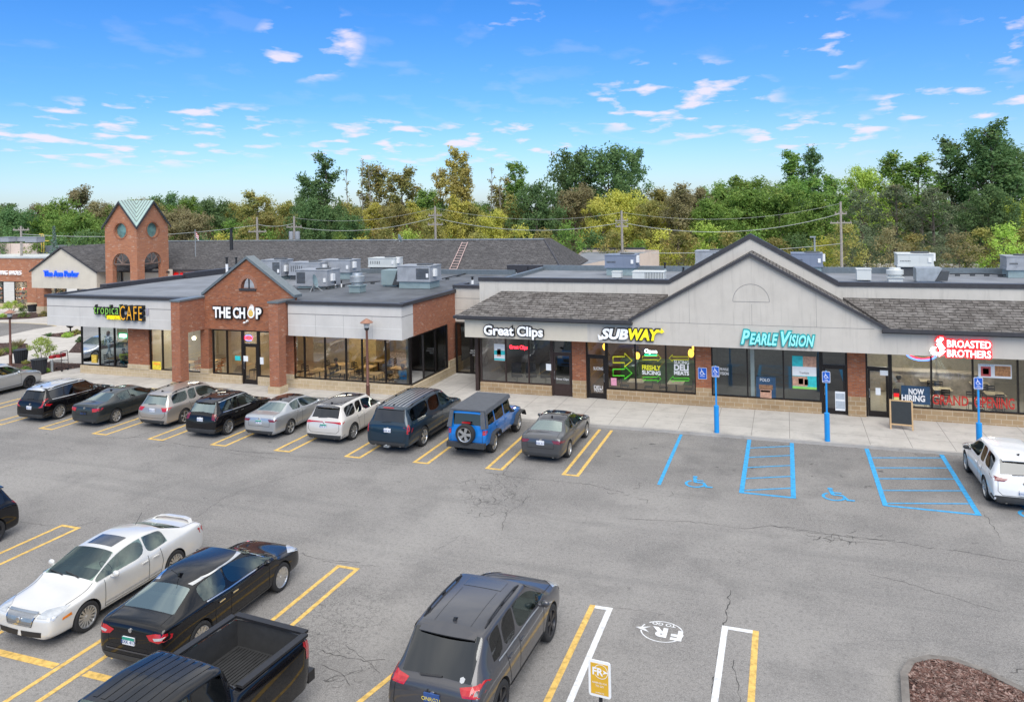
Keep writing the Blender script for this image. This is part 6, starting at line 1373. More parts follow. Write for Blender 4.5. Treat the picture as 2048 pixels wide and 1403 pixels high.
    if rackbars:      # pressed ribs along the roof
        mb = MB()
        for k in range(6): xx = hw * (-.45 + .9 * k / 5); ribbon(mb, bvh, [(xx, yrf - .15, 0), (xx, yrr + .12, 0)], dn, .05, .008)
        mb.build('roof_rib', rackbars, T)
    if antenna:
        h = bvh.ray_cast(Vector((0, yrr + .28, 5)), Vector((0, 0, -1)))
        if h[0]: mb = MB(); z = h[0].z; mb.slab([(-.03, h[0].y - .09, z - .01), (-.03, h[0].y + .08, z - .01), (-.01, h[0].y - .07, z + .06)], (.05, 0, 0)); mb.build('aerial', BLKP if paintm is not PAINT_K else paintm, T)
    if suv:
        if kind != 'jeep':
            h0 = bvh.ray_cast(Vector((0, yrr + .12, 5)), Vector((0, 0, -1))); za_ = h0[0].z if h0[0] else H; ye = max(B + .24, yrr - .20); mb = MB(); n_ = 8; w_ = hw * .60
            top = []; 
            for k in range(n_ + 1):
                x_ = -w_ + 2 * w_ * k / n_; hh = bvh.ray_cast(Vector((x_, yrr + .12, 5)), Vector((0, 0, -1))); zk = (hh[0].z if hh[0] else za_); top.append((Vector((x_, yrr + .12, zk + .004)), Vector((x_ * .97, ye + .05 * (x_ / w_) ** 2, zk - .055))))
            for (a, c), (d_, e_) in zip(top, top[1:]): mb.slab([a, d_, e_, c], (0, .015, -.028))
            mb.build('spoiler', paintm if not roofm else roofm, T, smooth=40)
        mb = MB(); ribbon(mb, bvh, [(-.32, 0, deck + .05), (.12, 0, deck + .075)], bk, .022, .03); mb.build('wiper', BLKP, T)
    if bumper:
        m_, z0, _ = bumper[:3]
        if m_: mb = MB(); patch(mb, bvh, [(-hw * .95, 0, z0), (hw * .95, 0, z0), (hw * .95, 0, zb + .05), (-hw * .95, 0, zb + .05)], bk, .012); mb.build('rear_bumper', m_, T, smooth=50)
    if arch_clad:
        mb = MB()
        for ya in (yfa, yra):
            for s_ in (1, -1):
                pts = [(0, ya + r * 1.22 * cos(a), r + r * 1.22 * sin(a)) for a in [radians(-25) + radians(230) * i / 18 for i in range(19)]]; ribbon(mb, bvh, pts, dX[s_], .085, .012, step=.09)
        for s_ in (1, -1): ribbon(mb, bvh, [(0, yra + r * 1.2, zb + .12), (0, yfa - r * 1.2, zb + .12)], dX[s_], .13, .010)
        mb.build('wheel_arch_trim', CLAD, T)
    if side_trim:
        mb = MB()
        for s_ in (1, -1): ribbon(mb, bvh, [(0, yra + r * 1.3, zb + .17), (0, yfa - r * 1.3, zb + .15)], dX[s_], .03, .012)
        mb.build('side_moulding', side_trim, T)
    # badge
    h = bvh.ray_cast(Vector((0, B - 2, deck - .16)), Vector((0, 1, 0)))
    if h[0] and kind not in ('jeep', 'truck'): mb = MB(); mb.cyl((0, h[0].y - .015, h[0].z), (0, h[0].y + .01, h[0].z), .045, n=14); mb.build('badge', CHR, T)
    if extras: extras(T, bvh, dict(F=F, B=B, hw=hw, H=H, belt=belt, deck=deck, yfa=yfa, yra=yra, r=r, zb=zb, yrr=yrr, yrf=yrf, yc=yc, yg=yg))
    T.scale = (scale,) * 3; base.free(); return T
PAINT_K = paint('paint_black', (.004, .004, .0055), .0, .4, .05); PAINT_S = paint('paint_silver', (.50, .52, .54), .7, .3); PAINT_W = paint('paint_white', (.76, .77, .78), .0, .3); PAINT_T = paint('paint_champagne', (.45, .41, .37), .6, .3)
PAINT_G = paint('paint_graphite', (.085, .088, .095), .5, .3); PAINT_D = paint('paint_dark_green_grey', (.035, .043, .045), .5, .3); PAINT_N = paint('paint_navy', (.014, .034, .056), .35, .3, .15); PAINT_B = paint('paint_blue', (.008, .19, .60), .25, .28); PAINT_P = paint('paint_pearl', (.62, .59, .55), .2, .3)
PAINT_A = paint('paint_aluminium', (.72, .705, .67), .25, .32); PAINT_Q = paint('paint_dark_grey', (.070, .070, .078), .4, .35, .2); SOFTT = mat('soft_top_grey', (.085, .092, .105), .85, var=.12); GLOSSK = mat('gloss_black_roof', (.012, .009, .012), .08, coat=1, var=.0)
GRP = 'cars parked nose-in along the kerb'; GRP2 = 'cars parked in the front bays'
TL_C = [[(.50, .80), (.98, .86), (.98, .74), (.56, .70)]]
tl = lambda *q: [list(q)]
ROW = [(-45.75, 31.2), (-42.55, 31.15)]
car('silver hatchback mostly hidden at the left edge of the kerb row', 'car', -45.9, 31.3, 0, paintm=PAINT_S, group=GRP)
car('silver grey crossover with orange marker light at the left end of the kerb row', 'car', -42.5, 31.2, 0, 4.7, 1.88, 1.66, 2.75, .93, .36, PAINT_S, 'suv', 1.05, .95, 1.12, rails=None, group=GRP, arch_clad=True, rim=RIMD, tail=tl((.6, .98), (.98, .98), (.98, .84), (.64, .86)))
car('black crossover with tall slanted red tail lamps, left end of the kerb row', 'car', -34.75, 29.5, 0, 4.6, 1.88, 1.63, 2.78, .9, .36, PAINT_K, 'suv', 1.02, .92, 1.1, rails=CHR, group=GRP, winchrome=True, wheel=(9, 'split'), tail=[[(.80, 1.28), (.90, 1.26), (.98, .92), (.97, .78), (.62, .74), (.84, .86)]], glass=CGD, bumper=(CLAD, .42, .72), arch_clad=False, roofm=mat('pale_panoramic_roof', (.5, .52, .54), .12, coat=1, var=.05))
car('dark green grey sedan with pale red tail lamps', 'car', -31.35, 29.7, 0, 4.8, 1.82, 1.46, 2.78, .97, .33, PAINT_D, 'sedan3', .96, .80, 1.0, group=GRP, tail=tl((.52, .90), (.97, .92), (.98, .80), (.58, .74)), wheel=(7, 'fat'), plate=BLKP)
car('champagne wagon with black roof rails and red tail lamps', 'car', -28.0, 30.45, 0, 4.82, 1.84, 1.62, 2.74, .95, .35, PAINT_T, 'wagon', 1.0, .88, 1.07, rails=BLKP, group=GRP, tail=tl((.52, .97), (.98, .98), (.98, .82), (.66, .80)), wheel=(5, 'split'), arch_clad=True, bumper=(None, .4, .85))
car('black small crossover with silver rear skid plate and round chrome badge', 'car', -24.65, 29.55, 0, 4.3, 1.78, 1.65, 2.56, .88, .35, PAINT_K, 'suv', 1.04, .94, 1.12, rails=BLKP, group=GRP, winchrome=True, tail=tl((.66, 1.08), (.97, 1.06), (.98, .80), (.70, .84)), wheel=(10, 'thin'), bumper=(CLAD, .44, .84), taillamp=RLAMP2, rackbars=False)
car('silver sedan with black roof and green number plate', 'car', -21.95, 30.35, 0, 4.74, 1.8, 1.46, 2.69, .95, .33, PAINT_S, 'sedan3', .96, .80, 1.0, group=GRP, tail=tl((.50, .90), (.97, .90), (.96, .80), (.60, .80)), roofm=GLOSSK, plate=PLG, wheel=(5, 'split'), rim=RIM, bumper=(None, .4, .78), taillamp=RLAMP2, side_trim=CHR)
car('pearl white crossover with black roof and thin red light bar', 'car', -18.8, 30.5, 0, 4.6, 1.89, 1.63, 2.71, .93, .36, PAINT_P, 'suv', 1.02, .92, 1.1, group=GRP, tail=tl((.05, .955), (.97, .97), (.98, .86), (.55, .91), (.05, .925)), roofm=GLOSSK, plate=PLG, glass=CGD, bumper=(CLAD, .42, .78), wheel=(9, 'thin'))
def ex_sub(T, bvh, d):
    mb = MB(); patch(mb, bvh, [(-.22, 0, 1.78), (.22, 0, 1.78), (.22, 0, 1.74), (-.22, 0, 1.74)], (0, 1, 0), .02); mb.box(-.24, d['B'] + .16, d['H'] - .075, .24, d['B'] + .19, d['H'] - .035); mb.build('brake_lamp', RLAMP, T)
    mb = MB(); mb.box(-.12, d['B'] - .1, .30, .12, d['B'] + .1, .36); mb.sphere((0, d['B'] - .1, .38), .04); mb.build('tow_hitch', STEEL, T)
    for s_ in (1, -1): mb = MB(); mb.box(s_ * (d['hw'] - .12), d['yra'] + .45, .32, s_ * (d['hw'] + .06), d['yfa'] - .45, .37); mb.build('running_board', BLKP, T)
car('very long navy blue sport utility with ribbed roof and vertical tail lamps', 'car', -15.5, 30.65, 0, 5.68, 2.04, 1.90, 3.3, 1.0, .41, PAINT_N, 'suv', 1.18, 1.12, 1.28, clear=.28, group=GRP, tail=tl((.86, 1.22), (1.0, 1.22), (1.0, .86), (.86, .86)), glass=CGD, wheel=(6, 'split'), wr=.57, rails=BLKP, rackbars=SILV, yb=.35, yc2=-.75, yrr=-2.45, yg=-2.72, tailz=.72, bumper=(None, .5, .96), extras=ex_sub, winchrome=False, gap=.045, back_kind=1)
def ex_jeep(T, bvh, d):
    rm, ty = get_wheel(.40, .25, 5, RIM, 'fat'); w_ = link('spare_wheel', rm, T, (0, d['B'] - .10, .96), (0, 0, -pi / 2)); link('tyre', ty, w_)
    for ya, e in ((d['yfa'], .62), (d['yra'], .50)):
        for s_ in (1, -1):
            mb = MB(); x0 = d['hw'] - .06; x1 = d['hw'] + .15; z0 = .86
            prof = [(ya - e, .45), (ya - e * .72, z0 - .05), (ya - e * .4, z0), (ya + e * .5, z0 + .02), (ya + e * .8, z0 - .06), (ya + e * .95, .62)]
            for a, c in zip(prof, prof[1:]): mb.slab([(s_ * x0, a[0], a[1]), (s_ * x1, a[0], a[1] - .02), (s_ * x1, c[0], c[1] - .02), (s_ * x0, c[0], c[1])], (0, 0, .055))
            mb.build('fender_flare', CLAD, T)
    mb = MB(); mb.box(-d['hw'] + .05, d['B'] - .16, .42, d['hw'] - .05, d['B'] + .06, .62); mb.build('rear_bumper', CLAD, T)
    mb = MB(); mb.box(-.18, d['B'] - .02, 1.36, .18, d['B'] + .0, 1.42); mb.build('brake_lamp', RLAMP, T)
    # fabric top over the cabin
    hw = d['hw']; H = d['H']; mb = MB(); w0 = hw * .86
    mb.slab([(-w0, d['yrf'] + .06, H - .02), (w0, d['yrf'] + .06, H - .02), (w0, d['B'] + .16, H - .03), (-w0, d['B'] + .16, H - .03)], (0, 0, .06))
    for s_ in (1, -1):
        mb.slab([(s_ * w0, d['B'] + .16, H), (s_ * (hw - .01), d['B'] + .04, d['belt'] + .02), (s_ * (hw - .01), d['B'] + .22, d['belt'] + .02), (s_ * w0, d['B'] + .34, H)], (s_ * .02, 0, 0)); mb.slab([(s_ * w0, d['yrf'] + .06, H + .03), (s_ * (w0 + .05), d['yrf'] + .06, H - .11), (s_ * (w0 + .05), d['B'] + .16, H - .12), (s_ * w0, d['B'] + .16, H + .03)], (s_ * .02, 0, 0))
        mb.slab([(s_ * (hw * .68), d['B'] + .10, H - .02), (s_ * w0, d['B'] + .13, H - .02), (s_ * (hw - .02), d['B'] - .01, d['belt'] + .02), (s_ * (hw * .74), d['B'] - .03, d['belt'] + .02)], (0, -.02, 0))
    mb.build('soft_top', SOFTT, T)
car('bright blue off-roader with grey soft top and spare wheel on the back', 'car', -12.2, 30.6, 0, 4.55, 1.72, 1.84, 3.0, .62, .41, PAINT_B, 'jeep', 1.16, 1.06, 1.16, clear=.42, group=GRP, tail=tl((.80, 1.10), (1.0, 1.10), (1.0, .92), (.80, .92)), glass=CGD, wr=.66, tumble=.98, sharp=.75, yc=.95, yrf=.68, yb=-.15, yc2=-1.2, yrr=-2.1, yg=-2.2, wheel=(5, 'fat'), tailz=.85, nose=.8, extras=ex_jeep, rim_w=.25, plate=mat('plate_cream', (.7, .55, .35)), mirror=BLKP, gap=.05, antenna=False, bumper=(None, .5, .62), back_kind=1)
car('grey sedan with black roof at the right end of the kerb row', 'car', -9.12, 30.8, radians(-.6), 4.70, 1.8, 1.46, 2.69, .95, .33, PAINT_G, 'sedan3', .96, .80, 1.0, group=GRP, tail=tl((.50, .90), (.97, .91), (.96, .77), (.60, .80)), roofm=GLOSSK, wheel=(10, 'thin'), rim=RIM, taillamp=RLAMP2, bumper=(None, .4, .80), side_trim=CHR)
car('white crossover parked in the accessible bay at the right edge', 'car', 6.95, 30.55, radians(.5), 4.66, 1.84, 1.66, 2.73, .93, .37, PAINT_W, 'suv', 1.04, .93, 1.12, group=None, tail=tl((.45, 1.00), (.97, 1.06), (.98, .92), (.60, .92)), glass=CGD, bumper=(CLAD, .48, .62), wheel=(5, 'split'), taillamp=RLAMP2, mirror=CLAD, lowm=CLAD)
# front bays
def ex_milan(T, bvh, d):
    F = d['F']; hw = d['hw']; fw = (0, -1, 0)
    mb = MB(); patch(mb, bvh, [(-.40, 0, .74), (.40, 0, .74), (.33, 0, .54), (-.33, 0, .54)], fw, .016, step=.05); mb.build('grille_plate', mat('satin_grille', (.34, .35, .36), .4, .6), T)
    mb = MB()
    for k in range(24): x = -.38 + .76 * k / 23; ribbon(mb, bvh, [(x, 0, .735), (x * .86, 0, .55)], fw, .009, .022, step=.05)
    mb.build('grille_slats', CHR, T)
    mb = MB(); ribbon(mb, bvh, [(-.42, 0, .755), (.42, 0, .755), (.345, 0, .53), (-.345, 0, .53)], fw, .025, .024, step=.05, closed=True); h = bvh.ray_cast(Vector((0, F + 2, .64)), Vector((0, -1, 0))); mb.cyl((0, h[0].y + .01, .64), (0, h[0].y + .045, .64), .055, n=18); mb.build('grille_surround', CHR, T)
    mb = MB(); patch(mb, bvh, [(.04, 0, .40), (.62, 0, .42), (.60, 0, .30), (.06, 0, .28)], fw, .008); patch(mb, bvh, [(-.04, 0, .40), (-.62, 0, .42), (-.60, 0, .30), (-.06, 0, .28)], fw, .008); mb.build('air_intake', BLKP, T)
    for s_ in (1, -1): mb = MB(); patch(mb, bvh, [(0, d['yfa'] + d['r'] * 1.2, .60), (0, d['yfa'] + d['r'] * 1.25, .66), (0, F - .34, .63), (0, F - .33, .58)], (-s_, 0, 0), .008, step=.04); mb.build('marker_light', AMB, T)
    mb = MB()
    for s_ in (1, -1): ribbon(mb, bvh, [(0, d['yra'] + .5, .42), (0, d['yfa'] - .5, .42)], (-s_, 0, 0), .03, .012)
    mb.build('side_moulding', CHR, T)
    mb = MB(); q = [(-.66, d['B'] + .26, 1.0), (-.52, d['B'] + .16, 1.075), (-.3, d['B'] + .11, 1.09), (.3, d['B'] + .11, 1.09), (.52, d['B'] + .16, 1.075), (.66, d['B'] + .26, 1.0)]
    for a, c in zip(q, q[1:]): mb.slab([a, c, (c[0], c[1] + .13, c[2] + .01), (a[0], a[1] + .13, a[2] + .01)], (0, 0, .022))
    mb.build('boot_spoiler', PAINT_A, T)
    mb = MB()
    for s_ in (-.35, .15): ribbon(mb, bvh, [(s_, d['yc'] + .01, 0), (s_ + .5, d['yc'] - .07, 0)], (0, 0, -1), .022, .02)
    mb.build('wiper', BLKP, T)
    mb = MB(); mb.tube([(0, d['yrr'] + .25, 1.42), (0, d['yrr'] + .02, 1.66)], .006, 5); mb.build('whip_aerial', BLKP, T)
car('pale silver sedan facing the camera with sunroof and small boot spoiler', 'car', -16.95, 15.45, pi + radians(.5), 4.86, 1.84, 1.45, 2.73, .97, .335, PAINT_A, 'sedan3', .95, .80, 1.0, group=GRP2, glass=CGL, wheel=(15, 'thin'), tail=tl((.52, .90), (.97, .92), (.98, .74), (.6, .74)), seats=SEATP, sunroof=True, extras=ex_milan, scale=1.05, antenna=False, plate=None)
def ex_fus(T, bvh, d):
    mb = MB(); mb.tube([(0.0, d['yrr'] + .18, d['H'] - .03), (-.0, d['yrr'] - .02, d['H'] + .16)], .006, 5); mb.build('whip_aerial', BLKP, T)
    mb = MB(); ribbon(mb, bvh, [(-.62, 0, .50), (.62, 0, .50)], (0, 1, 0), .03, .01); mb.build('bumper_trim', PAINT_Q, T)
    mb = MB()
    for s_ in (1, -1): patch(mb, bvh, [(s_ * .60, 0, .845), (s_ * .84, 0, .875), (s_ * .80, 0, .82), (s_ * .64, 0, .80)], (0, 1, 0), .012, step=.04)
    mb.build('reverse_lamp', CLENS, T)
car('glossy black sedan with chrome window trim and green number plate', 'car', -13.62, 15.42, radians(.5), 4.87, 1.85, 1.48, 2.85, .95, .345, PAINT_K, 'sedan3', .97, .80, 1.0, group=GRP2, winchrome=True, wheel=(12, 'split'), tail=[[(.46, .88), (.70, .93), (.97, .93), (.985, .80), (.80, .76), (.56, .79)]], plate=PLG, bumper=(None, .4, .72), extras=ex_fus, scale=1.05, yrr=-1.22, yg=-1.95)
def ex_gc(T, bvh, d):
    mb = MB(); patch(mb, bvh, [(-.42, d['yrf'] - .12, 0), (.42, d['yrf'] - .12, 0), (.42, d['yrf'] - .52, 0), (-.42, d['yrf'] - .52, 0)], (0, 0, -1), .006); mb.build('sunroof', MATS['sunroof_glass'], T)
    mb = MB()
    for x in (-.38, .38): ribbon(mb, bvh, [(x, d['yrf'] - .62, 0), (x, d['yrr'] + .12, 0)], (0, 0, -1), .006, .003)
    mb.build('roof_groove', SEAM, T)
    mb = MB(); h = bvh.ray_cast(Vector((.52, d['B'] - 2, d['deck'] + .07)), Vector((0, 1, 0)))
    if h[0]: patch(mb, bvh, [(.47, 0, d['deck'] + .10), (.52, 0, d['deck'] + .12), (.57, 0, d['deck'] + .10), (.56, 0, d['deck'] + .055), (.52, 0, d['deck'] + .04), (.48, 0, d['deck'] + .055)], (0, 1, 0), .012, step=.04)
    mb.build('window_sticker', SILV, T)
    me_ = text_mesh('Jeep', .13, .006, bold=.006, align='CENTER', res=2); me_.materials.append(BLKP); h = bvh.ray_cast(Vector((0, d['B'] - 2, d['deck'] - .13)), Vector((0, 1, 0))); link('badge', me_, T, (0, h[0].y - .02, d['deck'] - .19), (radians(80), 0, 0))
    mb = MB()
    for s_ in (1, -1): ribbon(mb, bvh, [(0, d['yrr'] + .2, d['belt'] + .03), (0, d['yc'] - .25, d['belt'] - .01)], (-s_, 0, 0), .025, .008)
    mb.build('window_trim', SILV, T)
car('dark grey sport utility with red tail lamps and shark fin aerial at bottom centre', 'car', -6.30, 15.42, radians(-2.), 4.82, 1.96, 1.77, 2.91, .93, .385, PAINT_Q, 'suv', 1.12, 1.02, 1.20, clear=.26, group=GRP2, glass=CGD, rails=BLKP, wheel=(5, 'split'), rim=RIMD, tail=[[(.52, 1.06), (.97, 1.12), (.985, .96), (.60, .94)]], plate=PLB, arch_clad=True, wr=.62, yrr=-1.62, yg=-2.24, deck=1.06, scale=1.04, bumper=(None, .5, .84), extras=ex_gc, back_kind=1)
car('black off-road crossover cut off by the left edge of the photo', 'car', -23.85, 15.45, pi, 4.4, 1.82, 1.65, 2.63, .88, .36, PAINT_K, 'suv', 1.04, .94, 1.12, group=GRP2, glass=CGD, arch_clad=True, rim=RIMD, wheel=(5, 'split'), tail=tl((.55, 1.06), (.97, 1.08), (.98, .94), (.62, .96)))
def ex_truck(T, bvh, d):
    hw = d['hw']; B = d['B']; zr = d['deck']
    mb = MB()
    for s_ in (1, -1): mb.box(s_ * (hw - .19), B + .12, zr + .0, s_ * (hw - .05), B + 1.84, zr + .045)
    mb.build('bed_rail', BLKP, T)
    mb = MB(); mb.box(-hw * .86, B + .0, zr - .0, hw * .86, B + .14, zr + .05); mb.build('tailgate_cap', BLKP, T)
    mb = MB()
    for k in range(20): x = -.72 + 1.44 * k / 19; mb.box(x, B + .16, .865, x + .035, B + 1.78, .878)
    mb.build('bed_liner', mat('bed_liner', (.028, .029, .031), .7, var=.3), T)
    mb = MB()
    for s_ in (1, -1):
        ya = d['yra']; mb.cyl((s_ * (hw - .38), ya, .70), (s_ * (hw - .16), ya, .70), .44, n=24)
    mb.build('wheel_housing', mat('bed_liner', (.02, .02, .02)), T, smooth=40)
    mb = MB(); mb.box(-hw * .88, B - .14, .46, hw * .88, B + .05, .66); mb.build('rear_bumper', BLKP, T)
    mb = MB()
    for k in range(7): x = hw * (-.52 + 1.04 * k / 6); ribbon(mb, bvh, [(x, d['yrf'] - .1, 0), (x, d['yrr'] + .12, 0)], (0, 0, -1), .10, .006)
    mb.build('roof_rib', PAINT_K, T)
car('large black pickup truck with open ribbed bed at the bottom edge', 'pickup truck', -10.4, 10.1, pi - radians(4.5), 6.05, 2.02, 1.94, 3.55, 1.0, .42, PAINT_K, 'truck', 1.27, 1.18, 1.36, clear=.34, group=GRP2, glass=CGD, yc=1.3, yrf=.55, yb=-.2, yc2=-.92, yrr=-1.0, yg=-1.10, deck=1.42, wr=.60, tailz=.95, tail=tl((.90, 1.36), (1.0, 1.36), (1.0, .98), (.90, .98)), scale=1.05, deckrail=(-2.92, -1.18, .86, .82), sharp=.5, wheel=(6, 'fat'), plate=PLW, bumper=(None, .5, .8), extras=ex_truck, antenna=False, rim_w=.27)
# ------------------------------------------------------------------ lamps, posts, signs on the pavement
BRN = mat('brown_metal', (.14, .062, .045), .5, .2, var=.1); COPP = mat('copper_hat', (.36, .19, .13), .5, .3, var=.12)
def lamp_post(x, y, ztop, label):
    t = thing('street_lamp', label, 'street lamp', (x, y, SW), 0, 'brown pavement lamps'); h = ztop - SW
    mb = MB(); mb.lathe([(.16, 0), (.16, .06), (.10, .12), (.10, .75), (.12, .78), (.075, .84), (.06, h - .62), (.06, h - .60)], 14, 0, close=True); mb.build('post', BRN, t, smooth=40)
    mb = MB(); mb.lathe([(.05, h - .62), (.12, h - .56), (.12, h - .46), (.06, h - .44)], 14, 0, close=True); mb.build('lamp_base', BLKP, t, smooth=40)
    mb = MB(); mb.lathe([(.13, h - .46), (.17, h - .2), (.05, h - .16)], 14, 0, close=True); mb.build('lamp_glass', mat('lamp_glass', (.5, .52, .52), .15), t, smooth=40)
    mb = MB(); mb.lathe([(.33, h - .22), (.34, h - .19), (.14, h - .05), (.05, h), (0, h + .02)], 18, 0); mb.lathe([(.33, h - .22), (0, h - .2)], 18, 0); mb.build('lamp_hat', COPP, t, smooth=30); return t
q = onY(733, 637, 34.95); lamp_post(q.x, 34.95, q.z, 'brown lamp post with copper hat in front of the grill windows')
q = onY(16, 619, 36.6); lamp_post(q.x + .15, 36.6, q.z, 'brown lamp post with copper hat at the left edge of the photo')
def path_lamp(px, pyt, pyb, label):
    a = G(px, pyb, SW); h = onY(px, pyt, a.y).z - SW; t = thing('path_lamp', label, 'garden lamp', a, 0, 'black path lamps'); mb = MB(); mb.cyl((0, 0, 0), (0, 0, h * .8), .06, n=8); mb.build('post', BLKP, t); mb = MB(); mb.lathe([(.12, h * .62), (.3, h * .85), (.34, h), (0, h)], 12, 0, close=True); mb.build('lamp_head', BLKP, t)
path_lamp(141, 650, 664, 'short black flared lamp in the narrow mulch bed'); path_lamp(188, 563, 590, 'black flared lamp under the pale gable beside the tower')
def accessible_sign(px, pyt, ybase, label, px_b=None, z=SW, text='VAN\nACCESSIBLE'):
    y = ybase; a = onY(px, pyt, y); h = a.z - z; t = thing('accessible_parking_sign', label, 'parking sign', (a.x, y, z), 0, 'blue accessible parking sign posts')
    mb = MB(); mb.cyl((0, 0, 0), (0, 0, 1.15), .105, n=18); mb.cyl((0, 0, 1.15), (0, 0, 1.17), .09, .05, n=18); mb.build('post_sleeve', POSTB, t, smooth=40)
    mb = MB(); mb.box(-.035, -.02, 1.17, .035, .02, h + .02); mb.build('post', POSTB, t)
    plate(t, 0, -.045, h - .46, .31, .46)
    return t
def plate(t, cx, y, z0, w, h, lines=('VAN', 'ACCESSIBLE'), face=None):
    mb = MB(); r = .035
    def rr(x0, x1, a, c, r): return [(x, z) for cx_, cz_, s0 in ((x1 - r, a + r, -90), (x1 - r, c - r, 0), (x0 + r, c - r, 90), (x0 + r, a + r, 180)) for x, z in [(cx_ + r * cos(radians(s0 + k * 30)), cz_ + r * sin(radians(s0 + k * 30))) for k in range(4)]]
    mb.slab([(x, y, z) for x, z in rr(cx - w / 2, cx + w / 2, z0, z0 + h, r)], (0, .012, 0)); s_ = mb.build('sign_plate', WHT, t)
    mb = MB(); mb.slab([(x, y - .003, z) for x, z in rr(cx - w / 2 + .015, cx + w / 2 - .015, z0 + .015, z0 + h - .015, r * .8)], (0, .0025, 0)); mb.build('sign_face', SIGNB, s_)
    mb = MB()
    for k, q in enumerate(wheelchair(w * .74)): mb.face([(cx + p[0], y - .005 - k * .0001, z0 + h * .62 + p[1]) for p in q])
    mb.build('wheelchair_emblem', WV, s_)
    for k, (s1_, hh) in enumerate(zip(lines, (.22, .09))):
        me = text_mesh(s1_, .055 if len(s1_) > 4 else .06, .0005, bold=.001, align='CENTER', res=2); me.materials.append(WV); link('lettering', me, s_, (cx, y - .006, z0 + h * hh), (pi / 2, 0, 0))
accessible_sign(1431, 732, 33.98, 'blue accessible parking sign post in front of the brick pier by the optician'); accessible_sign(1652, 742, 33.98, 'blue accessible parking sign post in front of the optician door'); accessible_sign(1956, 754, 33.98, 'blue accessible parking sign post behind the white crossover')
a = onY(1405, 758, YW - .15); t = thing('wall_sign', 'small blue accessible parking plate fixed to the brick pier', 'parking sign', (a.x, YW - .13, a.z)); plate(t, 0, -.01, 0, .42, .56, ('PARKING', ''))
# chalkboard
a = G(1803, 858, SW); t = thing('chalkboard_sign', 'wood framed black chalkboard standing outside the restaurant door', 'sandwich board', (a.x, a.y - .1, SW), radians(-4)); w = .42; h = 1.22
mb = MB()
for s_ in (-1, 1): mb.slab([(s_ * w - .03, 0, 0), (s_ * w + .03, 0, 0), (s_ * w + .03, .2, h), (s_ * w - .03, .2, h)], (0, .035, 0)); mb.slab([(s_ * w - .03, .55, 0), (s_ * w + .03, .55, 0), (s_ * w + .03, .25, h), (s_ * w - .03, .25, h)], (0, .035, 0))
mb.slab([(-w, .195, h - .05), (w, .195, h - .05), (w, .2, h), (-w, .2, h)], (0, .035, 0)); mb.slab([(-w, .03, .18), (w, .03, .18), (w, .04, .24), (-w, .04, .24)], (0, .035, 0)); mb.build('frame', mat('pale_frame_wood', (.50, .33, .17), .6), t)
mb = MB(); mb.slab([(-w + .03, .045, .24), (w - .03, .045, .24), (w - .03, .19, h - .05), (-w + .03, .19, h - .05)], (0, .012, 0)); bd = mb.build('board', mat('chalkboard', (.02, .025, .028), .7), t)
for k, s_ in enumerate(('WELCOME TO', 'Broasted', 'Brothers', '', 'ORDER PICKUP', 'CALL US', '(734)', '592-4700')):
    if s_: me = text_mesh(s_, .095, .0005, bold=.002, align='CENTER', res=2); me.materials.append(WV); zz = h - .17 - k * .115; link('lettering', me, bd, (0, .02 + (zz) * .151, zz), (radians(81.5), 0, 0))
# gold sign at the reserved bay
a = G(1200, 1318, 1.55); K = (a - Vector((0, 0, HC))).dot(_F) / FPX; w = 46 * K; h = 72 * K
t = thing('reserved_bay_sign', 'gold and white reserved bay sign on a black post at bottom of the photo', 'parking sign', (a.x, a.y, 0), radians(-4))
mb = MB(); mb.box(-.03, -.02, 0, .03, .02, 1.5); mb.build('post', BLKP, t)
z0 = 1.55 - h; mb = MB(); r = .05; pts = [(cx_ + r * cos(radians(s0 + k * 30)), -.05, cz_ + r * sin(radians(s0 + k * 30))) for cx_, cz_, s0 in ((w / 2 - r, z0 + r, -90), (w / 2 - r, 1.55 - r, 0), (-w / 2 + r, 1.55 - r, 90), (-w / 2 + r, z0 + r, 180)) for k in range(4)]
mb.slab(pts, (0, .02, 0)); pl = mb.build('sign_plate', WHT, t); GOLD = mat('sign_gold', (.66, .38, .03), .5, var=.05)
mb = MB(); mb.box(-w / 2 + .045, -.055, z0 + .05, w / 2 - .045, -.051, 1.55 - .05); mb.build('sign_face', GOLD, pl)
me = text_mesh('FR', .19, .0005, bold=.006, align='CENTER', res=2); me.materials.append(WV); link('lettering', me, pl, (-.04, -.058, 1.55 - .26), (pi / 2, 0, 0))
mb = MB(); mb.slab([(.06, -.0575, 1.55 - .23), (.17, -.0575, 1.55 - .19), (.06, -.0575, 1.55 - .15), (.09, -.0575, 1.55 - .19)], (0, .001, 0))
for i in range(20):
    a0, a1 = radians(-150 + 300 * i / 20), radians(-150 + 300 * (i + 1) / 20); mb.face([(.03 + r_ * cos(a_), -.0572, 1.36 + r_ * sin(a_)) for r_, a_ in ((.125, a0), (.135, a0), (.135, a1), (.125, a1))])
mb.build('emblem', WV, pl)
for k, (s_, sz) in enumerate((('RESERVED FOR', .042), ('TO GO', .05), ('', .04), ('10 MINUTE', .035))):
    if s_: me = text_mesh(s_, sz, .0005, align='CENTER', res=2); me.materials.append(WV); link('lettering', me, pl, (0, -.058, 1.55 - .42 - k * .06), (pi / 2, 0, 0))
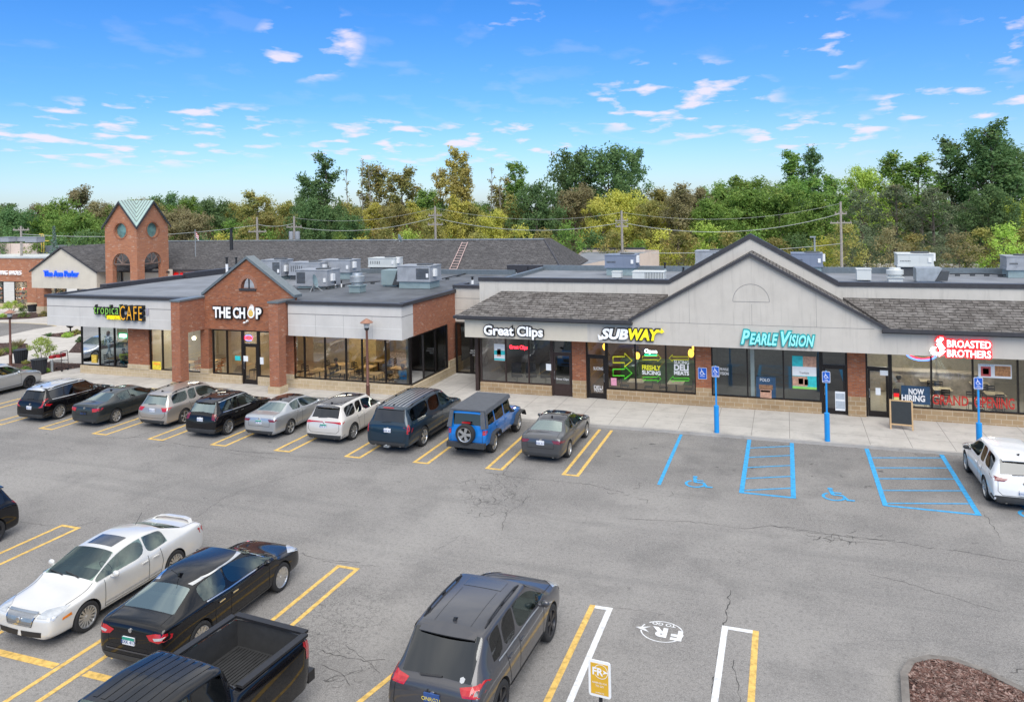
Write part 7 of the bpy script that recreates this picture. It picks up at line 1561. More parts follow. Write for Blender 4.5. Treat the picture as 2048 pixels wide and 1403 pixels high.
# bins, trolley, bollard
def bin_(px, pyt, pyb, r, label, spikes=False):
    a = G(px, pyb, SW); h = onY(px, pyt, a.y).z - SW; t = thing('litter_bin', label, 'litter bin', a, 0, 'black litter bins'); mb = MB(); mb.lathe([(r * .78, 0), (r, h), (r * .9, h), (r * .75, h * .5)], 22, 0); mb.lathe([(r * .75, h * .5), (0, h * .5)], 22, 0); mb.build('drum', BLKP, t, smooth=30)
    mb = MB()
    for i in range(22): a_ = 2 * pi * i / 22; mb.tube([(r * .80 * cos(a_), r * .80 * sin(a_), 0), (r * 1.03 * cos(a_), r * 1.03 * sin(a_), h), (r * (1.15 if spikes else 1.0) * cos(a_), r * (1.15 if spikes else 1.) * sin(a_), h * (1.06 if spikes else 1.0))], .018, 4)
    mb.build('rib', mat('bin_rib', (.03, .035, .045), .5), t); mb = MB(); mb.lathe([(r * .9, h), (r * 1.08, h), (r * 1.08, h + .05), (r * .9, h + .05)], 22, 0, close=True); mb.build('rim', BLKP, t)
bin_(42, 700, 725, .42, 'black ribbed litter bin beside the left lamp post'); bin_(79, 719, 747, .42, 'black ribbed litter bin with flared rim under the round shrub', True); bin_(65, 610, 623, .42, 'small black bin beside the brick pillar of the pale gable shop')
a = G(104, 743, SW); t = thing('bollard', 'short grey metal bollard beside the shopping trolley', 'bollard', a); mb = MB(); mb.cyl((0, 0, 0), (0, 0, .75), .09, n=14); mb.sphere((0, 0, .75), .09, .09, .04); mb.build('post', STEEL, t, smooth=40)
a = G(118, 741, SW); t = thing('shopping_trolley', 'red and black shopping trolley parked on the mulch left of the cafe', 'shopping trolley', a, radians(10)); mb = MB()
for s_ in (-.28, .28): mb.tube([(.45, s_, .1), (.42, s_, .9), (.38, s_, 1.25)], .02, 5); mb.tube([(.42, s_, .62), (-.45, s_, .62)], .015, 5); mb.tube([(.40, s_, 1.1), (-.3, s_, 1.1), (-.48, s_, .95)], .015, 5); mb.tube([(.45, s_, .15), (-.4, s_, .15)], .018, 5)
mb.tube([(.38, -.28, 1.25), (.38, .28, 1.25)], .025, 6); mb.build('frame', mat('trolley_dark', (.06, .04, .04), .4, .5), t)
mb = MB(); 
for k in range(6): mb.tube([(-.45 + k * .16, -.28, .64), (-.45 + k * .16, .28, .64)], .01, 4)
mb.build('basket', STEEL, t); mb = MB(); mb.box(-.5, -.27, .82, -.2, .27, .98); mb.box(.05, -.28, .88, .3, .28, 1.08); mb.build('red_panel', mat('trolley_red', (.35, .02, .02), .5), t)
for dx in (-.38, .42):
    for s_ in (-.25, .25): mb = MB(); mb.cyl((dx, s_ - .02, .07), (dx, s_ + .02, .07), .07, n=12); mb.build('wheel', BLKP, t)
# blue drinks crates inside the right corner window
a = onY(845, 752, 37.4); t = thing('water_pack', 'blue wrapped water bottle packs stacked inside the corner window', 'bottle pack', (XR - .75, 37.5, .75)); mb = MB(); mb.box(-.3, -.25, 0, .3, .25, .2); mb.box(-.28, -.22, .205, .26, .24, .38); mb.build('pack', mat('water_blue', (.05, .30, .62), .3, var=.4, vs=12), t); mb = MB(); mb.box(-.6, -.4, -.60, .3, .4, -.02); mb.build('shelf', STEEL, t)

# ------------------------------------------------------------------ furniture seen through the glass
FZ = SW + .015
def mk_table(top, label, group):
    t = thing('cafe_table', label, 'table', (0, 0, FZ), 0, group); mb = MB(); mb.box(-.4, -.4, .72, .4, .4, .755); mb.build('tabletop', top, t); mb = MB(); mb.cyl((0, 0, .02), (0, 0, .72), .035, n=8); mb.build('pedestal', BLK_F, t); mb = MB(); mb.box(-.28, -.04, 0, .28, .04, .02); mb.box(-.04, -.28, 0.001, .04, .28, .021); mb.build('foot', BLK_F, t); return t
def mk_chair(m, label, group):
    t = thing('cafe_chair', label, 'chair', (0, 0, FZ), 0, group); mb = MB(); mb.box(-.2, -.2, .44, .2, .2, .475); mb.build('seat', m, t); mb = MB()
    for x in (-.18, .18): mb.tube([(x, .19, .44), (x, .25, .9)], .014, 4)
    for z in (.62, .74, .86): mb.box(-.18, .205 + (z - .44) * .13, z, .18, .225 + (z - .44) * .13, z + .06)
    mb.build('backrest', m, t)
    for x in (-.18, .18):
        for y in (-.18, .18): mb = MB(); mb.tube([(x, y, .44), (x * 1.1, y * 1.1, 0)], .013, 4); mb.build('leg', m, t)
    return t
def layout(tabs, top, tl_, cl_, tg, cgp, cm):
    pt = mk_table(top, tl_, tg); pc = mk_chair(cm, cl_, cgp); ft = fc = True
    for (x, y, r_) in tabs:
        t = pt if ft else copy_tree(pt); ft = False; t.location = (x, y, FZ); t.rotation_euler.z = r_
        for s_ in (1, -1):
            c = pc if fc else copy_tree(pc); fc = False; c.location = (x + s_ * .62 * sin(r_) * -1, y + s_ * .62 * cos(r_), FZ); c.rotation_euler.z = r_ + (0 if s_ > 0 else pi)
layout([(-30.6, 37.9, pi / 2), (-27.6, 38.2, pi / 2), (-25.3, 37.7, pi / 2), (-25.0, 39.4, pi / 2), (-23.6, 37.6, pi / 2), (-23.0, 39.2, pi / 2), (-23.3, 40.9, pi / 2), (-21.7, 37.6, pi / 2), (-21.1, 39.3, pi / 2), (-21.3, 40.9, pi / 2), (-19.9, 37.7, pi / 2)], WOOD, 'small square wooden table inside the grill windows', 'black slatted dining chair inside the grill windows', 'tables inside the grill', 'chairs inside the grill', BLK_F)
layout([(-38.7, 37.5, pi / 2), (-40.3, 37.6, pi / 2)], WOOD, 'pale wooden cafe table inside the corner glass', 'black chair at a pale table inside the cafe corner', 'tables in the cafe corner', 'chairs in the cafe corner', BLK_F)
layout([(-34.6, 37.7, pi / 2), (-33.5, 38.4, pi / 2), (-32.9, 37.4, pi / 2)], WOOD, 'pale wooden table inside the lit cafe window by the brick pier', 'orange brown wooden chair inside the lit cafe window', 'tables in the lit cafe room', 'orange chairs in the lit cafe room', WOODD)
layout([(6.2, 39.6, 0), (7.9, 39.5, 0), (6.9, 41.4, 0), (9.0, 41.0, 0), (8.8, 43.0, 0), (6.6, 43.2, 0)], mat('beige_top', (.45, .38, .27), .4), 'beige restaurant table behind the GRAND OPENING window', 'black chair at a beige restaurant table', 'tables in the restaurant', 'chairs in the restaurant', BLK_F)
layout([(-7.4, 39.5, pi / 2), (-5.4, 39.6, pi / 2)], mat('pale_top', (.6, .55, .42), .4), 'pale table behind the sandwich shop glass', 'dark chair behind the sandwich shop glass', 'tables in the sandwich shop', 'chairs in the sandwich shop', BLK_F)
for k, x in enumerate((-14.2, -13.4, -12.6)):
    t = thing('salon_chair', ('black salon chair nearest the left end of the hair salon window', 'black salon chair in the middle of the salon window row', 'black salon chair nearest the salon door')[k], 'chair', (x, 40.2 + k * .1, FZ), .4, 'salon chairs'); mb = MB(); mb.box(-.3, -.28, .45, .3, .28, .6); mb.build('seat', BLK_F, t, smooth=30); mb = MB(); mb.slab([(-.28, .22, .6), (.28, .22, .6), (.26, .36, 1.15), (-.26, .36, 1.15)], (0, .1, 0)); mb.build('backrest', BLK_F, t); mb = MB(); mb.cyl((0, 0, .03), (0, 0, .45), .05, n=10); mb.cyl((0, 0, 0), (0, 0, .03), .3, n=16); mb.build('pedestal', CHR, t)
mb = MB(); mb.box(2.9 + .2, 43.5, FZ, 9.5, 44.1, 1.2); mb.box(2.9 + .2, 43.4, 1.2, 9.5, 44.15, 1.26); mb.build('restaurant_counter', mat('counter_stone', (.35, .30, .24), .5, var=.3, vs=4), RB, world=True)
mb = MB(); mb.box(-8.8, 42.3, FZ, -4.0, 43.0, 1.3); mb.box(-8.8, 42.2, 1.3, -4.0, 43.05, 1.36); mb.build('sandwich_counter', mat('counter_green', (.08, .16, .07), .4, var=.2), RB, world=True)

# ------------------------------------------------------------------ people
SKN = mat('skin', (.42, .24, .17), .6, var=.06); SKN2 = mat('skin_deep', (.20, .10, .065), .6, var=.06)
def person(label, loc, rz, J, R, zones, hairm, longhair=False, cap=None):
    """J: joints, one connected skeleton grown into one continuous skin; zones: (function of local co -> material index)"""
    t = thing('person', label, 'person', loc, rz); names = list(J); ed = [('pelvis', 'waist'), ('waist', 'chest'), ('chest', 'neck'), ('neck', 'head0'), ('head0', 'head1')]
    for s_ in 'LR': ed += [('chest', 'sh' + s_), ('sh' + s_, 'el' + s_), ('el' + s_, 'wr' + s_), ('wr' + s_, 'pa' + s_), ('pelvis', 'hip' + s_), ('hip' + s_, 'kn' + s_), ('kn' + s_, 'an' + s_), ('an' + s_, 'toe' + s_)]
    V = [Vector(J[n]) for n in names]; rad = [R[n.rstrip('LR') if n[:-1] + 'L' in J else n] for n in names]; E_ = [(names.index(a), names.index(c)) for a, c in ed]
    for s_ in 'LR':       # five fingers from each palm
        w = Vector(J['wr' + s_]); p = Vector(J['pa' + s_]); d = (p - w).normalized(); side = d.cross(Vector((0, 1, 0.2))).normalized(); pi_ = names.index('pa' + s_)
        for k, (o, l) in enumerate(((-.03, .07), (-.011, .085), (.009, .08), (.028, .06), (.04, .05))):
            base = p + side * o * .8 + d * (.01 if k < 4 else -.03); tip = base + d * l * (1 if k < 4 else .5) + side * (o * .4 if k < 4 else .03) + Vector((0, .015, 0)); V += [base, tip]; rad += [(.011, .011), (.008, .008)]; E_ += [(pi_, len(V) - 2), (len(V) - 2, len(V) - 1)]
    me = bpy.data.meshes.new('person'); me.from_pydata([tuple(v) for v in V], E_, []); o = bpy.data.objects.new('p', me); COL.objects.link(o)
    m_ = o.modifiers.new('s', 'SKIN'); m_.use_smooth_shade = True; su = o.modifiers.new('u', 'SUBSURF'); su.levels = 1
    for i, r_ in enumerate(rad): me.skin_vertices[0].data[i].radius = r_ if isinstance(r_, tuple) else (r_, r_)
    me.skin_vertices[0].data[names.index('pelvis')].use_root = True
    bpy.context.view_layer.update(); m2 = bpy.data.meshes.new_from_object(o.evaluated_get(bpy.context.evaluated_depsgraph_get())); bpy.data.objects.remove(o)
    m2.materials.clear()
    for z in zones[1]: m2.materials.append(z)
    for p in m2.polygons: p.material_index = zones[0](p.center); p.use_smooth = True
    link('body', m2, t); h = Vector(J['head1']); mb = MB()
    mb.sphere(h + Vector((0, .02, .03)), .105, .118, .115, 14, 9)
    if longhair: mb.sphere(h + Vector((0, .07, -.06)), .11, .08, .17, 12, 8)
    mb.build('hair', hairm, t, smooth=60)
    mb = MB(); f = h + Vector((0, -.092, -.0)); mb.sphere(f + Vector((0, -.014, -.01)), .013, .018, .02, 6, 5, 0)
    for s_ in (-.034, .034): mb.sphere(f + Vector((s_, .0, .012)), .013, .009, .008, 6, 5, 1); mb.sphere(h + Vector((s_ * 2.85, .0, 0)), .014, .02, .028, 6, 5, 0)
    mb.box(f.x - .024, f.y - .002, f.z - .052, f.x + .024, f.y + .006, f.z - .045, 2); mb.build('face', [zones[1][0], BLKP, mat('lips', (.30, .10, .08), .5)], t, smooth=60)
    if cap: mb = MB(); mb.sphere(h + Vector((0, .01, .055)), .118, .125, .09, 14, 8); mb.box(h.x - .07, h.y - .2, h.z + .045, h.x + .07, h.y - .08, h.z + .06); mb.build('cap', cap, t, smooth=50)
    return t
RD = dict(pelvis=(.15, .11), waist=(.13, .10), chest=(.17, .11), neck=(.055, .055), head0=(.07, .08), head1=(.088, .10), sh=(.068, .068), el=(.045, .045), wr=(.03, .03), pa=(.036, .02), hip=(.095, .095), kn=(.06, .06), an=(.04, .04), toe=(.04, .03))
def stand(step=0., arms=.2):
    J = dict(pelvis=(0, 0, .93), waist=(0, 0, 1.08), chest=(0, .0, 1.33), neck=(0, .01, 1.48), head0=(0, 0, 1.56), head1=(0, -.01, 1.65))
    for s_, x in (('L', -1), ('R', 1)):
        sw = step * x; J['hip' + s_] = (x * .10, 0, .88); J['kn' + s_] = (x * .11, -sw * .5 - .03, .48); J['an' + s_] = (x * .11, -sw + (.06 if sw < 0 else 0), .09 if sw >= 0 else .13); J['toe' + s_] = (x * .12, -sw - .13, .04 if sw >= 0 else .06)
        J['sh' + s_] = (x * .19, 0, 1.40); J['el' + s_] = (x * .26, sw * .4 + .03, 1.13); J['wr' + s_] = (x * .25, sw * .7 - arms, .93); J['pa' + s_] = (x * .25, sw * .8 - arms - .02, .86)
    return J
def sit():
    J = dict(pelvis=(0, 0, .56), waist=(0, -.02, .70), chest=(0, -.06, .94), neck=(0, -.08, 1.09), head0=(0, -.10, 1.16), head1=(0, -.12, 1.25))
    for s_, x in (('L', -1), ('R', 1)):
        J['hip' + s_] = (x * .10, 0, .54); J['kn' + s_] = (x * .13, -.42, .54); J['an' + s_] = (x * .13, -.44, .10); J['toe' + s_] = (x * .13, -.57, .04)
        J['sh' + s_] = (x * .19, -.05, 1.01); J['el' + s_] = (x * .25, -.16, .79); J['wr' + s_] = (x * .16, -.38, .80); J['pa' + s_] = (x * .13, -.46, .80)
    return J
def zn(sleeve, shoe=.10, top=.90, headz=1.46):
    return lambda c: (3 if c.z < shoe else 2 if c.z < top else (0 if c.z > headz or (abs(c.x) > .2 and c.z < sleeve and c.z < headz - .2 and abs(c.x) > .2) else 1))
a = G(216, 709, SW); JP = stand(.22, .05)
person('person in blue and white striped jumper and pale jeans walking away on the path', G(218, 713, SW + .01), pi + radians(-10), JP, RD, (lambda c: 3 if c.z < .12 else 2 if c.z < .95 else (0 if c.z > 1.47 else (1 if int(c.z * 13) % 2 else 4)), [SKN, mat('shirt_blue', (.03, .20, .36), .8), mat('pale_jeans', (.35, .45, .50), .8), BLKP, mat('shirt_white', (.7, .75, .78), .8)]), mat('hair_brown2', (.16, .07, .04), .8), True)
person('person in a yellow green top with dark hair sitting at the cafe window table', (onY(246, 715, 37.6).x, 37.6, FZ), radians(70), sit(), RD, (lambda c: 3 if c.z < .10 else 2 if c.z < .66 else (0 if c.z > 1.06 or (c.y < -.36 and c.z < .9) else 1), [SKN2, mat('shirt_lime', (.55, .62, .05), .8), mat('teal_trousers', (.02, .12, .14), .8), BLKP]), mat('hair_black', (.012, .01, .01), .8))
person('bearded person in dark clothes sitting behind the lamp post in the grill window', (onY(680, 765, 38.3).x, 38.1, FZ), radians(-60), sit(), RD, (lambda c: 3 if c.z < .10 else 2 if c.z < .62 else (0 if c.z > 1.06 or (c.y < -.36 and c.z < .9) else 1), [SKN, mat('shirt_dark', (.03, .03, .035), .8), mat('trousers_grey', (.10, .10, .11), .8), BLKP]), MATS['hair_black'])
person('person in a light blue shirt sitting at the right end of the grill window', (onY(806, 775, 37.6).x, 37.5, FZ), radians(60), sit(), RD, (lambda c: 3 if c.z < .10 else 2 if c.z < .62 else (0 if c.z > 1.06 or (c.y < -.36 and c.z < .9) else 1), [SKN, mat('shirt_sky', (.30, .48, .62), .8), mat('trousers_navy', (.03, .04, .08), .8), BLKP]), MATS['hair_brown2'])
person('person in a cream shirt and dark cap standing behind the NOW HIRING sheet', (onY(1797, 750, 39.0).x, 39.0, FZ), radians(10), stand(.0, .2), RD, (lambda c: 3 if c.z < .10 else 2 if c.z < .92 else (0 if c.z > 1.46 else 1), [SKN, mat('shirt_cream', (.55, .48, .36), .8), mat('trousers_black', (.02, .02, .02), .8), BLKP]), MATS['hair_black'], cap=BLKP)
# ------------------------------------------------------------------ trees and planting
BARK = mat('bark', (.13, .105, .085), .95, var=.35, vs=3, bump=.4); BARKP = mat('bark_pale', (.27, .25, .22), .95, var=.3, vs=3)
LV = {'green': leafm('leaf_green', (0.108, 0.210, 0.030), (0.201, 0.324, 0.045), (0.350, 0.385, 0.075)), 'dark': leafm('leaf_dark', (.080, .160, .050), (.135, .235, .07), (.20, .28, .08)),
      'yellow': leafm('leaf_yellow', (0.411, 0.429, 0.060), (0.630, 0.578, 0.083), (0.245, 0.333, 0.053)), 'olive': leafm('leaf_olive', (0.201, 0.219, 0.053), (0.350, 0.306, 0.075), (0.525, 0.350, 0.090)),
      'brown': leafm('leaf_brown', (.22, .19, .085), (.30, .255, .12), (.18, .21, .075)),
      'orange': leafm('leaf_orange', (.36, .30, .06), (.46, .38, .10), (.26, .30, .08)),
      'conifer': leafm('leaf_conifer', (.12, .17, .085), (.19, .235, .12), (.26, .23, .12)),
      'lime': leafm('leaf_lime', (0.298, 0.438, 0.053), (0.455, 0.578, 0.075), (0.175, 0.298, 0.045)), 'blue': leafm('leaf_blue_spruce', (0.123, 0.193, 0.150), (0.193, 0.280, 0.210))}
def branches(mb, rnd, h, spread, base, nb, trunk_r, lean=0, up=.5, rmin=.02, crook=.1):
    """tapered trunk with limbs and twigs; returns the tips"""
    tips = []; P_ = []; x = y = 0
    for i in range(9): t = i / 8; x += rnd.uniform(-crook, crook) * h * .03 + lean * h / 8; y += rnd.uniform(-crook, crook) * h * .03; P_.append(Vector((x, y, h * t)))
    mb.tube(P_, [max(rmin, trunk_r * (1 - .88 * i / 8)) for i in range(9)], 7); tips.append(P_[-1])
    for k in range(nb):
        t = base + (1 - base) * (k + rnd.random() * .7) / nb; i = min(7, int(t * 8)); p = P_[i].lerp(P_[i + 1], t * 8 - i); a = k * 2.4 + rnd.uniform(-.5, .5)
        L = spread * (1 - .55 * (t - base) / (1 - base)) * rnd.uniform(.65, 1.1); d = Vector((cos(a), sin(a), up + rnd.uniform(-.15, .35))).normalized(); q = [p]; r0 = trunk_r * .42 * (1 - .6 * t)
        for j in range(4): d = (d + Vector((rnd.uniform(-.2, .2), rnd.uniform(-.2, .2), .12))).normalized(); q.append(q[-1] + d * L / 4)
        mb.tube(q, [max(rmin, r0 * (1 - .22 * j)) for j in range(5)], 5)
        for j in (2, 3, 4):
            tips.append(q[j])
            for _ in range(2):
                e = (d + Vector((rnd.uniform(-1, 1), rnd.uniform(-1, 1), rnd.uniform(-.3, .6)))).normalized(); tp = q[j] + e * L * .28; mb.tube([q[j], q[j].lerp(tp, .5) + Vector((0, 0, .05)), tp], [max(rmin, r0 * .35), rmin, rmin * .6], 4); tips.append(tp)
    return tips
def leaf_faces(mb, rnd, c, r, n, s, flat=.75):
    for _ in range(n):
        d = Vector((rnd.gauss(0, 1), rnd.gauss(0, 1), rnd.gauss(0, 1))); d.normalize(); p = c + Vector((d.x, d.y, d.z * flat)) * r * (rnd.random() ** .45)
        a = Vector((rnd.gauss(0, 1), rnd.gauss(0, 1), rnd.gauss(0, .6))).normalized(); b_ = a.cross(d + Vector((0, 0, .8)));
        if b_.length < .05: continue
        b_.normalize(); l = s * rnd.uniform(.6, 1.3); mb.face([p - a * l, p - b_ * l * .55, p + a * l, p + b_ * l * .55])
PROTO = {}
def proto(kind, seed, col):
    """crowns are about 10 m high before scaling"""
    rnd = random.Random(seed); tr = MB(); lf = MB(); H = 10.
    if kind == 'round':
        tips = branches(tr, rnd, 8.5, 3.6, .28, 13, .26, rnd.uniform(-.03, .03)); 
        for p in tips: leaf_faces(lf, rnd, p + Vector((0, 0, .1)), rnd.uniform(.55, 1.1), 50, .16)
        for _ in range(60):
            a = rnd.uniform(0, 2 * pi); z = rnd.uniform(.12, 1.0); rr_ = (3.6 * sqrt(max(0, 1 - ((z - .5) / .55) ** 2)) + .3) * rnd.uniform(.72, 1.08); leaf_faces(lf, rnd, Vector((rr_ * cos(a), rr_ * sin(a), z * 9.6)), rnd.uniform(.6, 1.2), 80, .155)
    elif kind == 'open':
        tips = branches(tr, rnd, 9.6, 2.9, .35, 12, .2, rnd.uniform(-.05, .05), .8)
        for p in tips:
            if rnd.random() < .80: leaf_faces(lf, rnd, p, rnd.uniform(.4, .95), 52, .14)
        for _ in range(16): a = rnd.uniform(0, 2 * pi); leaf_faces(lf, rnd, Vector((1.6 * cos(a), 1.6 * sin(a), rnd.uniform(1, 5.5))), rnd.uniform(.7, 1.2), 55, .15)
    elif kind == 'tall':
        tips = branches(tr, rnd, 9.8, 2.0, .35, 15, .17, rnd.uniform(-.04, .04), .9, crook=.3)
        for p in tips:
            if rnd.random() < .62: leaf_faces(lf, rnd, p, rnd.uniform(.3, .7), 44, .12)
    elif kind == 'snag':
        tips = branches(tr, rnd, 9.9, 1.3, .3, 12, .13, rnd.uniform(-.02, .02), 1.4, .028, crook=.35)
        for p in tips[::6]: leaf_faces(lf, rnd, p, .25, 9, .09)
    elif kind == 'conifer':
        tips = branches(tr, rnd, 9.5, 2.9, .12, 16, .22, 0, .25)
        for k in range(110):
            z = rnd.uniform(.05, 1) ** .8; a = rnd.uniform(0, 2 * pi); rr_ = (3.3 * (1 - z) ** .45) * rnd.uniform(.45, 1.05); leaf_faces(lf, rnd, Vector((rr_ * cos(a), rr_ * sin(a), z * 9.6)), rnd.uniform(.4, .8), 46, .12, .6)
    elif kind == 'spruce':
        tips = branches(tr, rnd, 9.8, 1.2, .08, 14, .18, 0, .0)
        for k in range(90): z = k / 90; a = k * 2.4; rr_ = 2.3 * (1 - z) * rnd.uniform(.4, 1); leaf_faces(lf, rnd, Vector((rr_ * cos(a), rr_ * sin(a), .5 + z * 9.3)), .2 + .5 * (1 - z), 34, .12, .4)
    elif kind == 'bush':
        tips = branches(tr, rnd, 6, 3.4, .05, 10, .12, 0, .9)
        for _ in range(44): a = rnd.uniform(0, 2 * pi); z = rnd.uniform(.02, 1); rr_ = 4.2 * sqrt(max(.05, 1 - z * z)) * rnd.uniform(.3, 1.05); leaf_faces(lf, rnd, Vector((rr_ * cos(a), rr_ * sin(a), z * 9)), rnd.uniform(.8, 1.5), 60, .2)
    return tr.mesh('trunk', BARKP if kind == 'snag' else BARK), lf.mesh('crown', LV[col])
TG = {}
def tree(kind, col, px, pyt, wpx, D, label, seed=0, name='tree', group=None, zbase=0., cat='tree'):
    key = (kind, col, seed % 3)
    if key not in TG: TG[key] = proto(kind, hash_(kind, col) + seed % 3, col)
    tm, cm_ = TG[key]; top = atD(px, pyt, D); h = (top.z - zbase) / 10.; t = thing(name, label, cat, (top.x, top.y, zbase), seed * 1.7, group)
    w = wpx * D / FPX / (7.6 if kind in ('round', 'bush', 'conifer') else 5.6 if kind == 'open' else 4.2 if kind != 'snag' else 2.6); t.scale = (w, w, h); link('trunk', tm, t); link('crown', cm_, t); return t
def hash_(a, c): return sum(ord(x) * (i + 3) for i, x in enumerate(a + c))
LAND = [(-200, 60, 'over far left shop'), (60, 213, 'over pale gable'), (213, 340, 'behind tower'), (340, 560, 'right of tower'), (560, 800, 'over brick shop'), (800, 1000, 'over ladder'), (1000, 1180, 'over hip roof'), (1180, 1400, 'over beige block'), (1400, 1600, 'behind big gable'), (1600, 1800, 'right of big gable'), (1800, 2400, 'at right edge')]
CNT = {}
COLW = {'green': 'fresh green', 'dark': 'dark green', 'yellow': 'yellow green', 'olive': 'olive green', 'brown': 'brownish', 'orange': 'orange yellow', 'conifer': 'dull green', 'lime': 'bright lime', 'blue': 'blue grey'}
KW = {'round': 'rounded', 'open': 'open', 'tall': 'slender', 'snag': 'dead', 'conifer': 'feathery', 'spruce': 'pointed', 'bush': 'low'}
ORD = ['first', 'second', 'third', 'fourth', 'fifth', 'sixth', 'seventh', 'eighth', 'ninth', 'tenth', 'eleventh', 'twelfth', 'thirteenth', 'fourteenth']
TL = []
def T_(kind, col, px, pyt, w, D, row, seed): TL.append((kind, col, px, pyt, w, D, row, seed))
tall = [('conifer', 'dark', 20, 402, 120), ('round', 'brown', 82, 408, 70), ('round', 'green', 118, 397, 110), ('open', 'brown', 158, 386, 110), ('round', 'brown', 203, 402, 80), ('round', 'dark', 330, 390, 110), ('round', 'green', 372, 387, 90), ('round', 'dark', 425, 398, 100), ('round', 'olive', 468, 401, 90), ('open', 'olive', 520, 392, 110), ('round', 'olive', 572, 402, 80), ('round', 'dark', 612, 396, 80),
        ('tall', 'dark', 655, 318, 105), ('open', 'dark', 622, 362, 90), ('snag', 'olive', 700, 345, 45), ('snag', 'olive', 722, 322, 50), ('snag', 'olive', 741, 330, 50), ('open', 'olive', 760, 345, 110), ('open', 'olive', 800, 348, 110), ('open', 'green', 845, 385, 90), ('tall', 'orange', 905, 305, 95), ('open', 'orange', 925, 350, 95), ('tall', 'orange', 880, 345, 70), ('snag', 'olive', 975, 342, 55), ('tall', 'green', 1035, 332, 90), ('open', 'olive', 1010, 372, 100), ('snag', 'olive', 1000, 360, 50),
        ('round', 'dark', 1150, 300, 140), ('round', 'dark', 1215, 295, 160), ('open', 'dark', 1262, 312, 95), ('round', 'olive', 1325, 378, 110), ('round', 'brown', 1385, 376, 100), ('round', 'green', 1440, 362, 110), ('round', 'green', 1500, 345, 150), ('tall', 'green', 1585, 312, 110), ('tall', 'dark', 1628, 305, 90), ('round', 'green', 1600, 345, 120), ('round', 'lime', 1722, 332, 110), ('open', 'green', 1668, 362, 90), ('open', 'green', 1785, 320, 120), ('tall', 'green', 1845, 318, 130), ('tall', 'dark', 1895, 285, 120), ('round', 'dark', 1965, 262, 150), ('tall', 'dark', 1990, 257, 150), ('round', 'dark', 2040, 290, 140), ('open', 'green', 2110, 300, 150), ('round', 'green', -50, 400, 120), ('round', 'green', 255, 400, 100), ('round', 'olive', 295, 398, 80), ('round', 'olive', 640, 402, 80), ('round', 'olive', 690, 400, 80), ('round', 'dark', 870, 400, 80), ('round', 'green', 955, 402, 80)]
for k, (a, c, x, y, w) in enumerate(tall): T_(a, c, x, y, w, 118 + (k * 7) % 12, 'back row', k)
mid = [('round', 'dark', 30, 418, 110), ('round', 'green', 90, 425, 110), ('round', 'green', 150, 415, 120), ('round', 'green', 200, 432, 90), ('round', 'green', 250, 430, 90), ('round', 'brown', 345, 412, 110), ('round', 'brown', 385, 425, 100), ('round', 'dark', 435, 432, 90), ('round', 'green', 480, 432, 100), ('round', 'olive', 530, 425, 100), ('round', 'olive', 580, 428, 90), ('round', 'dark', 625, 400, 100), ('round', 'dark', 665, 415, 100), ('round', 'dark', 700, 430, 80), ('open', 'yellow', 745, 412, 90), ('round', 'olive', 790, 410, 100), ('open', 'yellow', 835, 415, 90), ('round', 'olive', 872, 420, 90), ('open', 'yellow', 910, 405, 90), ('open', 'olive', 950, 418, 90), ('round', 'yellow', 985, 420, 80), ('open', 'olive', 1020, 405, 90), ('round', 'dark', 1072, 368, 115), ('round', 'brown', 1150, 368, 110), ('round', 'yellow', 1205, 392, 100), ('round', 'yellow', 1252, 378, 110), ('round', 'olive', 1300, 402, 90), ('open', 'brown', 1350, 388, 110), ('round', 'yellow', 1345, 430, 80), ('round', 'green', 1420, 392, 120), ('round', 'green', 1480, 372, 150), ('round', 'green', 1560, 372, 130), ('round', 'dark', 1622, 400, 100), ('open', 'green', 1640, 392, 90), ('conifer', 'conifer', 1720, 372, 140), ('conifer', 'conifer', 1790, 365, 170), ('conifer', 'conifer', 1865, 372, 160), ('conifer', 'conifer', 1930, 400, 130), ('round', 'dark', 1975, 372, 110), ('round', 'lime', 2030, 392, 110), ('conifer', 'conifer', 1985, 430, 110), ('round', 'green', 2100, 390, 130)]
for k, (a, c, x, y, w) in enumerate(mid): T_(a, c, x, y, w, 98 + (k * 5) % 9, 'middle row', k + 1)
bc = ['green', 'dark', 'olive', 'green', 'yellow', 'olive', 'lime', 'olive', 'green', 'olive', 'dark', 'yellow', 'olive']
x = -60; k = 0
while x < 2130:
    y = 452 + 14 * sin(x * .021) + 9 * sin(x * .07 + 1); c = bc[k % len(bc)]
    if 1660 < x < 1960: c = ('conifer', 'brown', 'olive')[k % 3]
    if x < 340 and c in ('yellow', 'lime', 'olive'): c = 'dark'
    T_('bush', c, x, y, 88, 88 + (k * 3) % 7, 'front row', k); x += 46; k += 1
x = -90; k = 0
while x < 2180:
    y = 418 - .009 * x + 8 * sin(x * .013); T_('round', ('green', 'dark', 'olive', 'dark')[k % 4], x, y, 110, 138 + k % 5, 'far row', k); x += 62; k += 1
T_('spruce', 'blue', 108, 448, 42, 84, 'front row', 3); T_('spruce', 'dark', 268, 462, 50, 84, 'front row', 4)
TL.sort(key=lambda q: q[2])
for (kind, col, px, pyt, w, D, row, seed) in TL:
    lm = [l for a, b_, l in LAND if a <= px < b_][0]; key = (row, lm); CNT[key] = CNT.get(key, 0) + 1
    nm = {'bush': 'bush', 'spruce': 'spruce_tree', 'snag': 'dead_tree', 'conifer': 'conifer_tree'}.get(kind, 'tree')
    n_ = CNT[key]; tree(kind, col, px, pyt, w, D, '%s %s %s %s, %s from left, %s' % (KW[kind], COLW[col], 'bush' if kind == 'bush' else 'tree', lm, ORD[n_ - 1], row), seed, nm, 'trees and bushes behind the shops', cat='bush' if kind == 'bush' else 'tree')
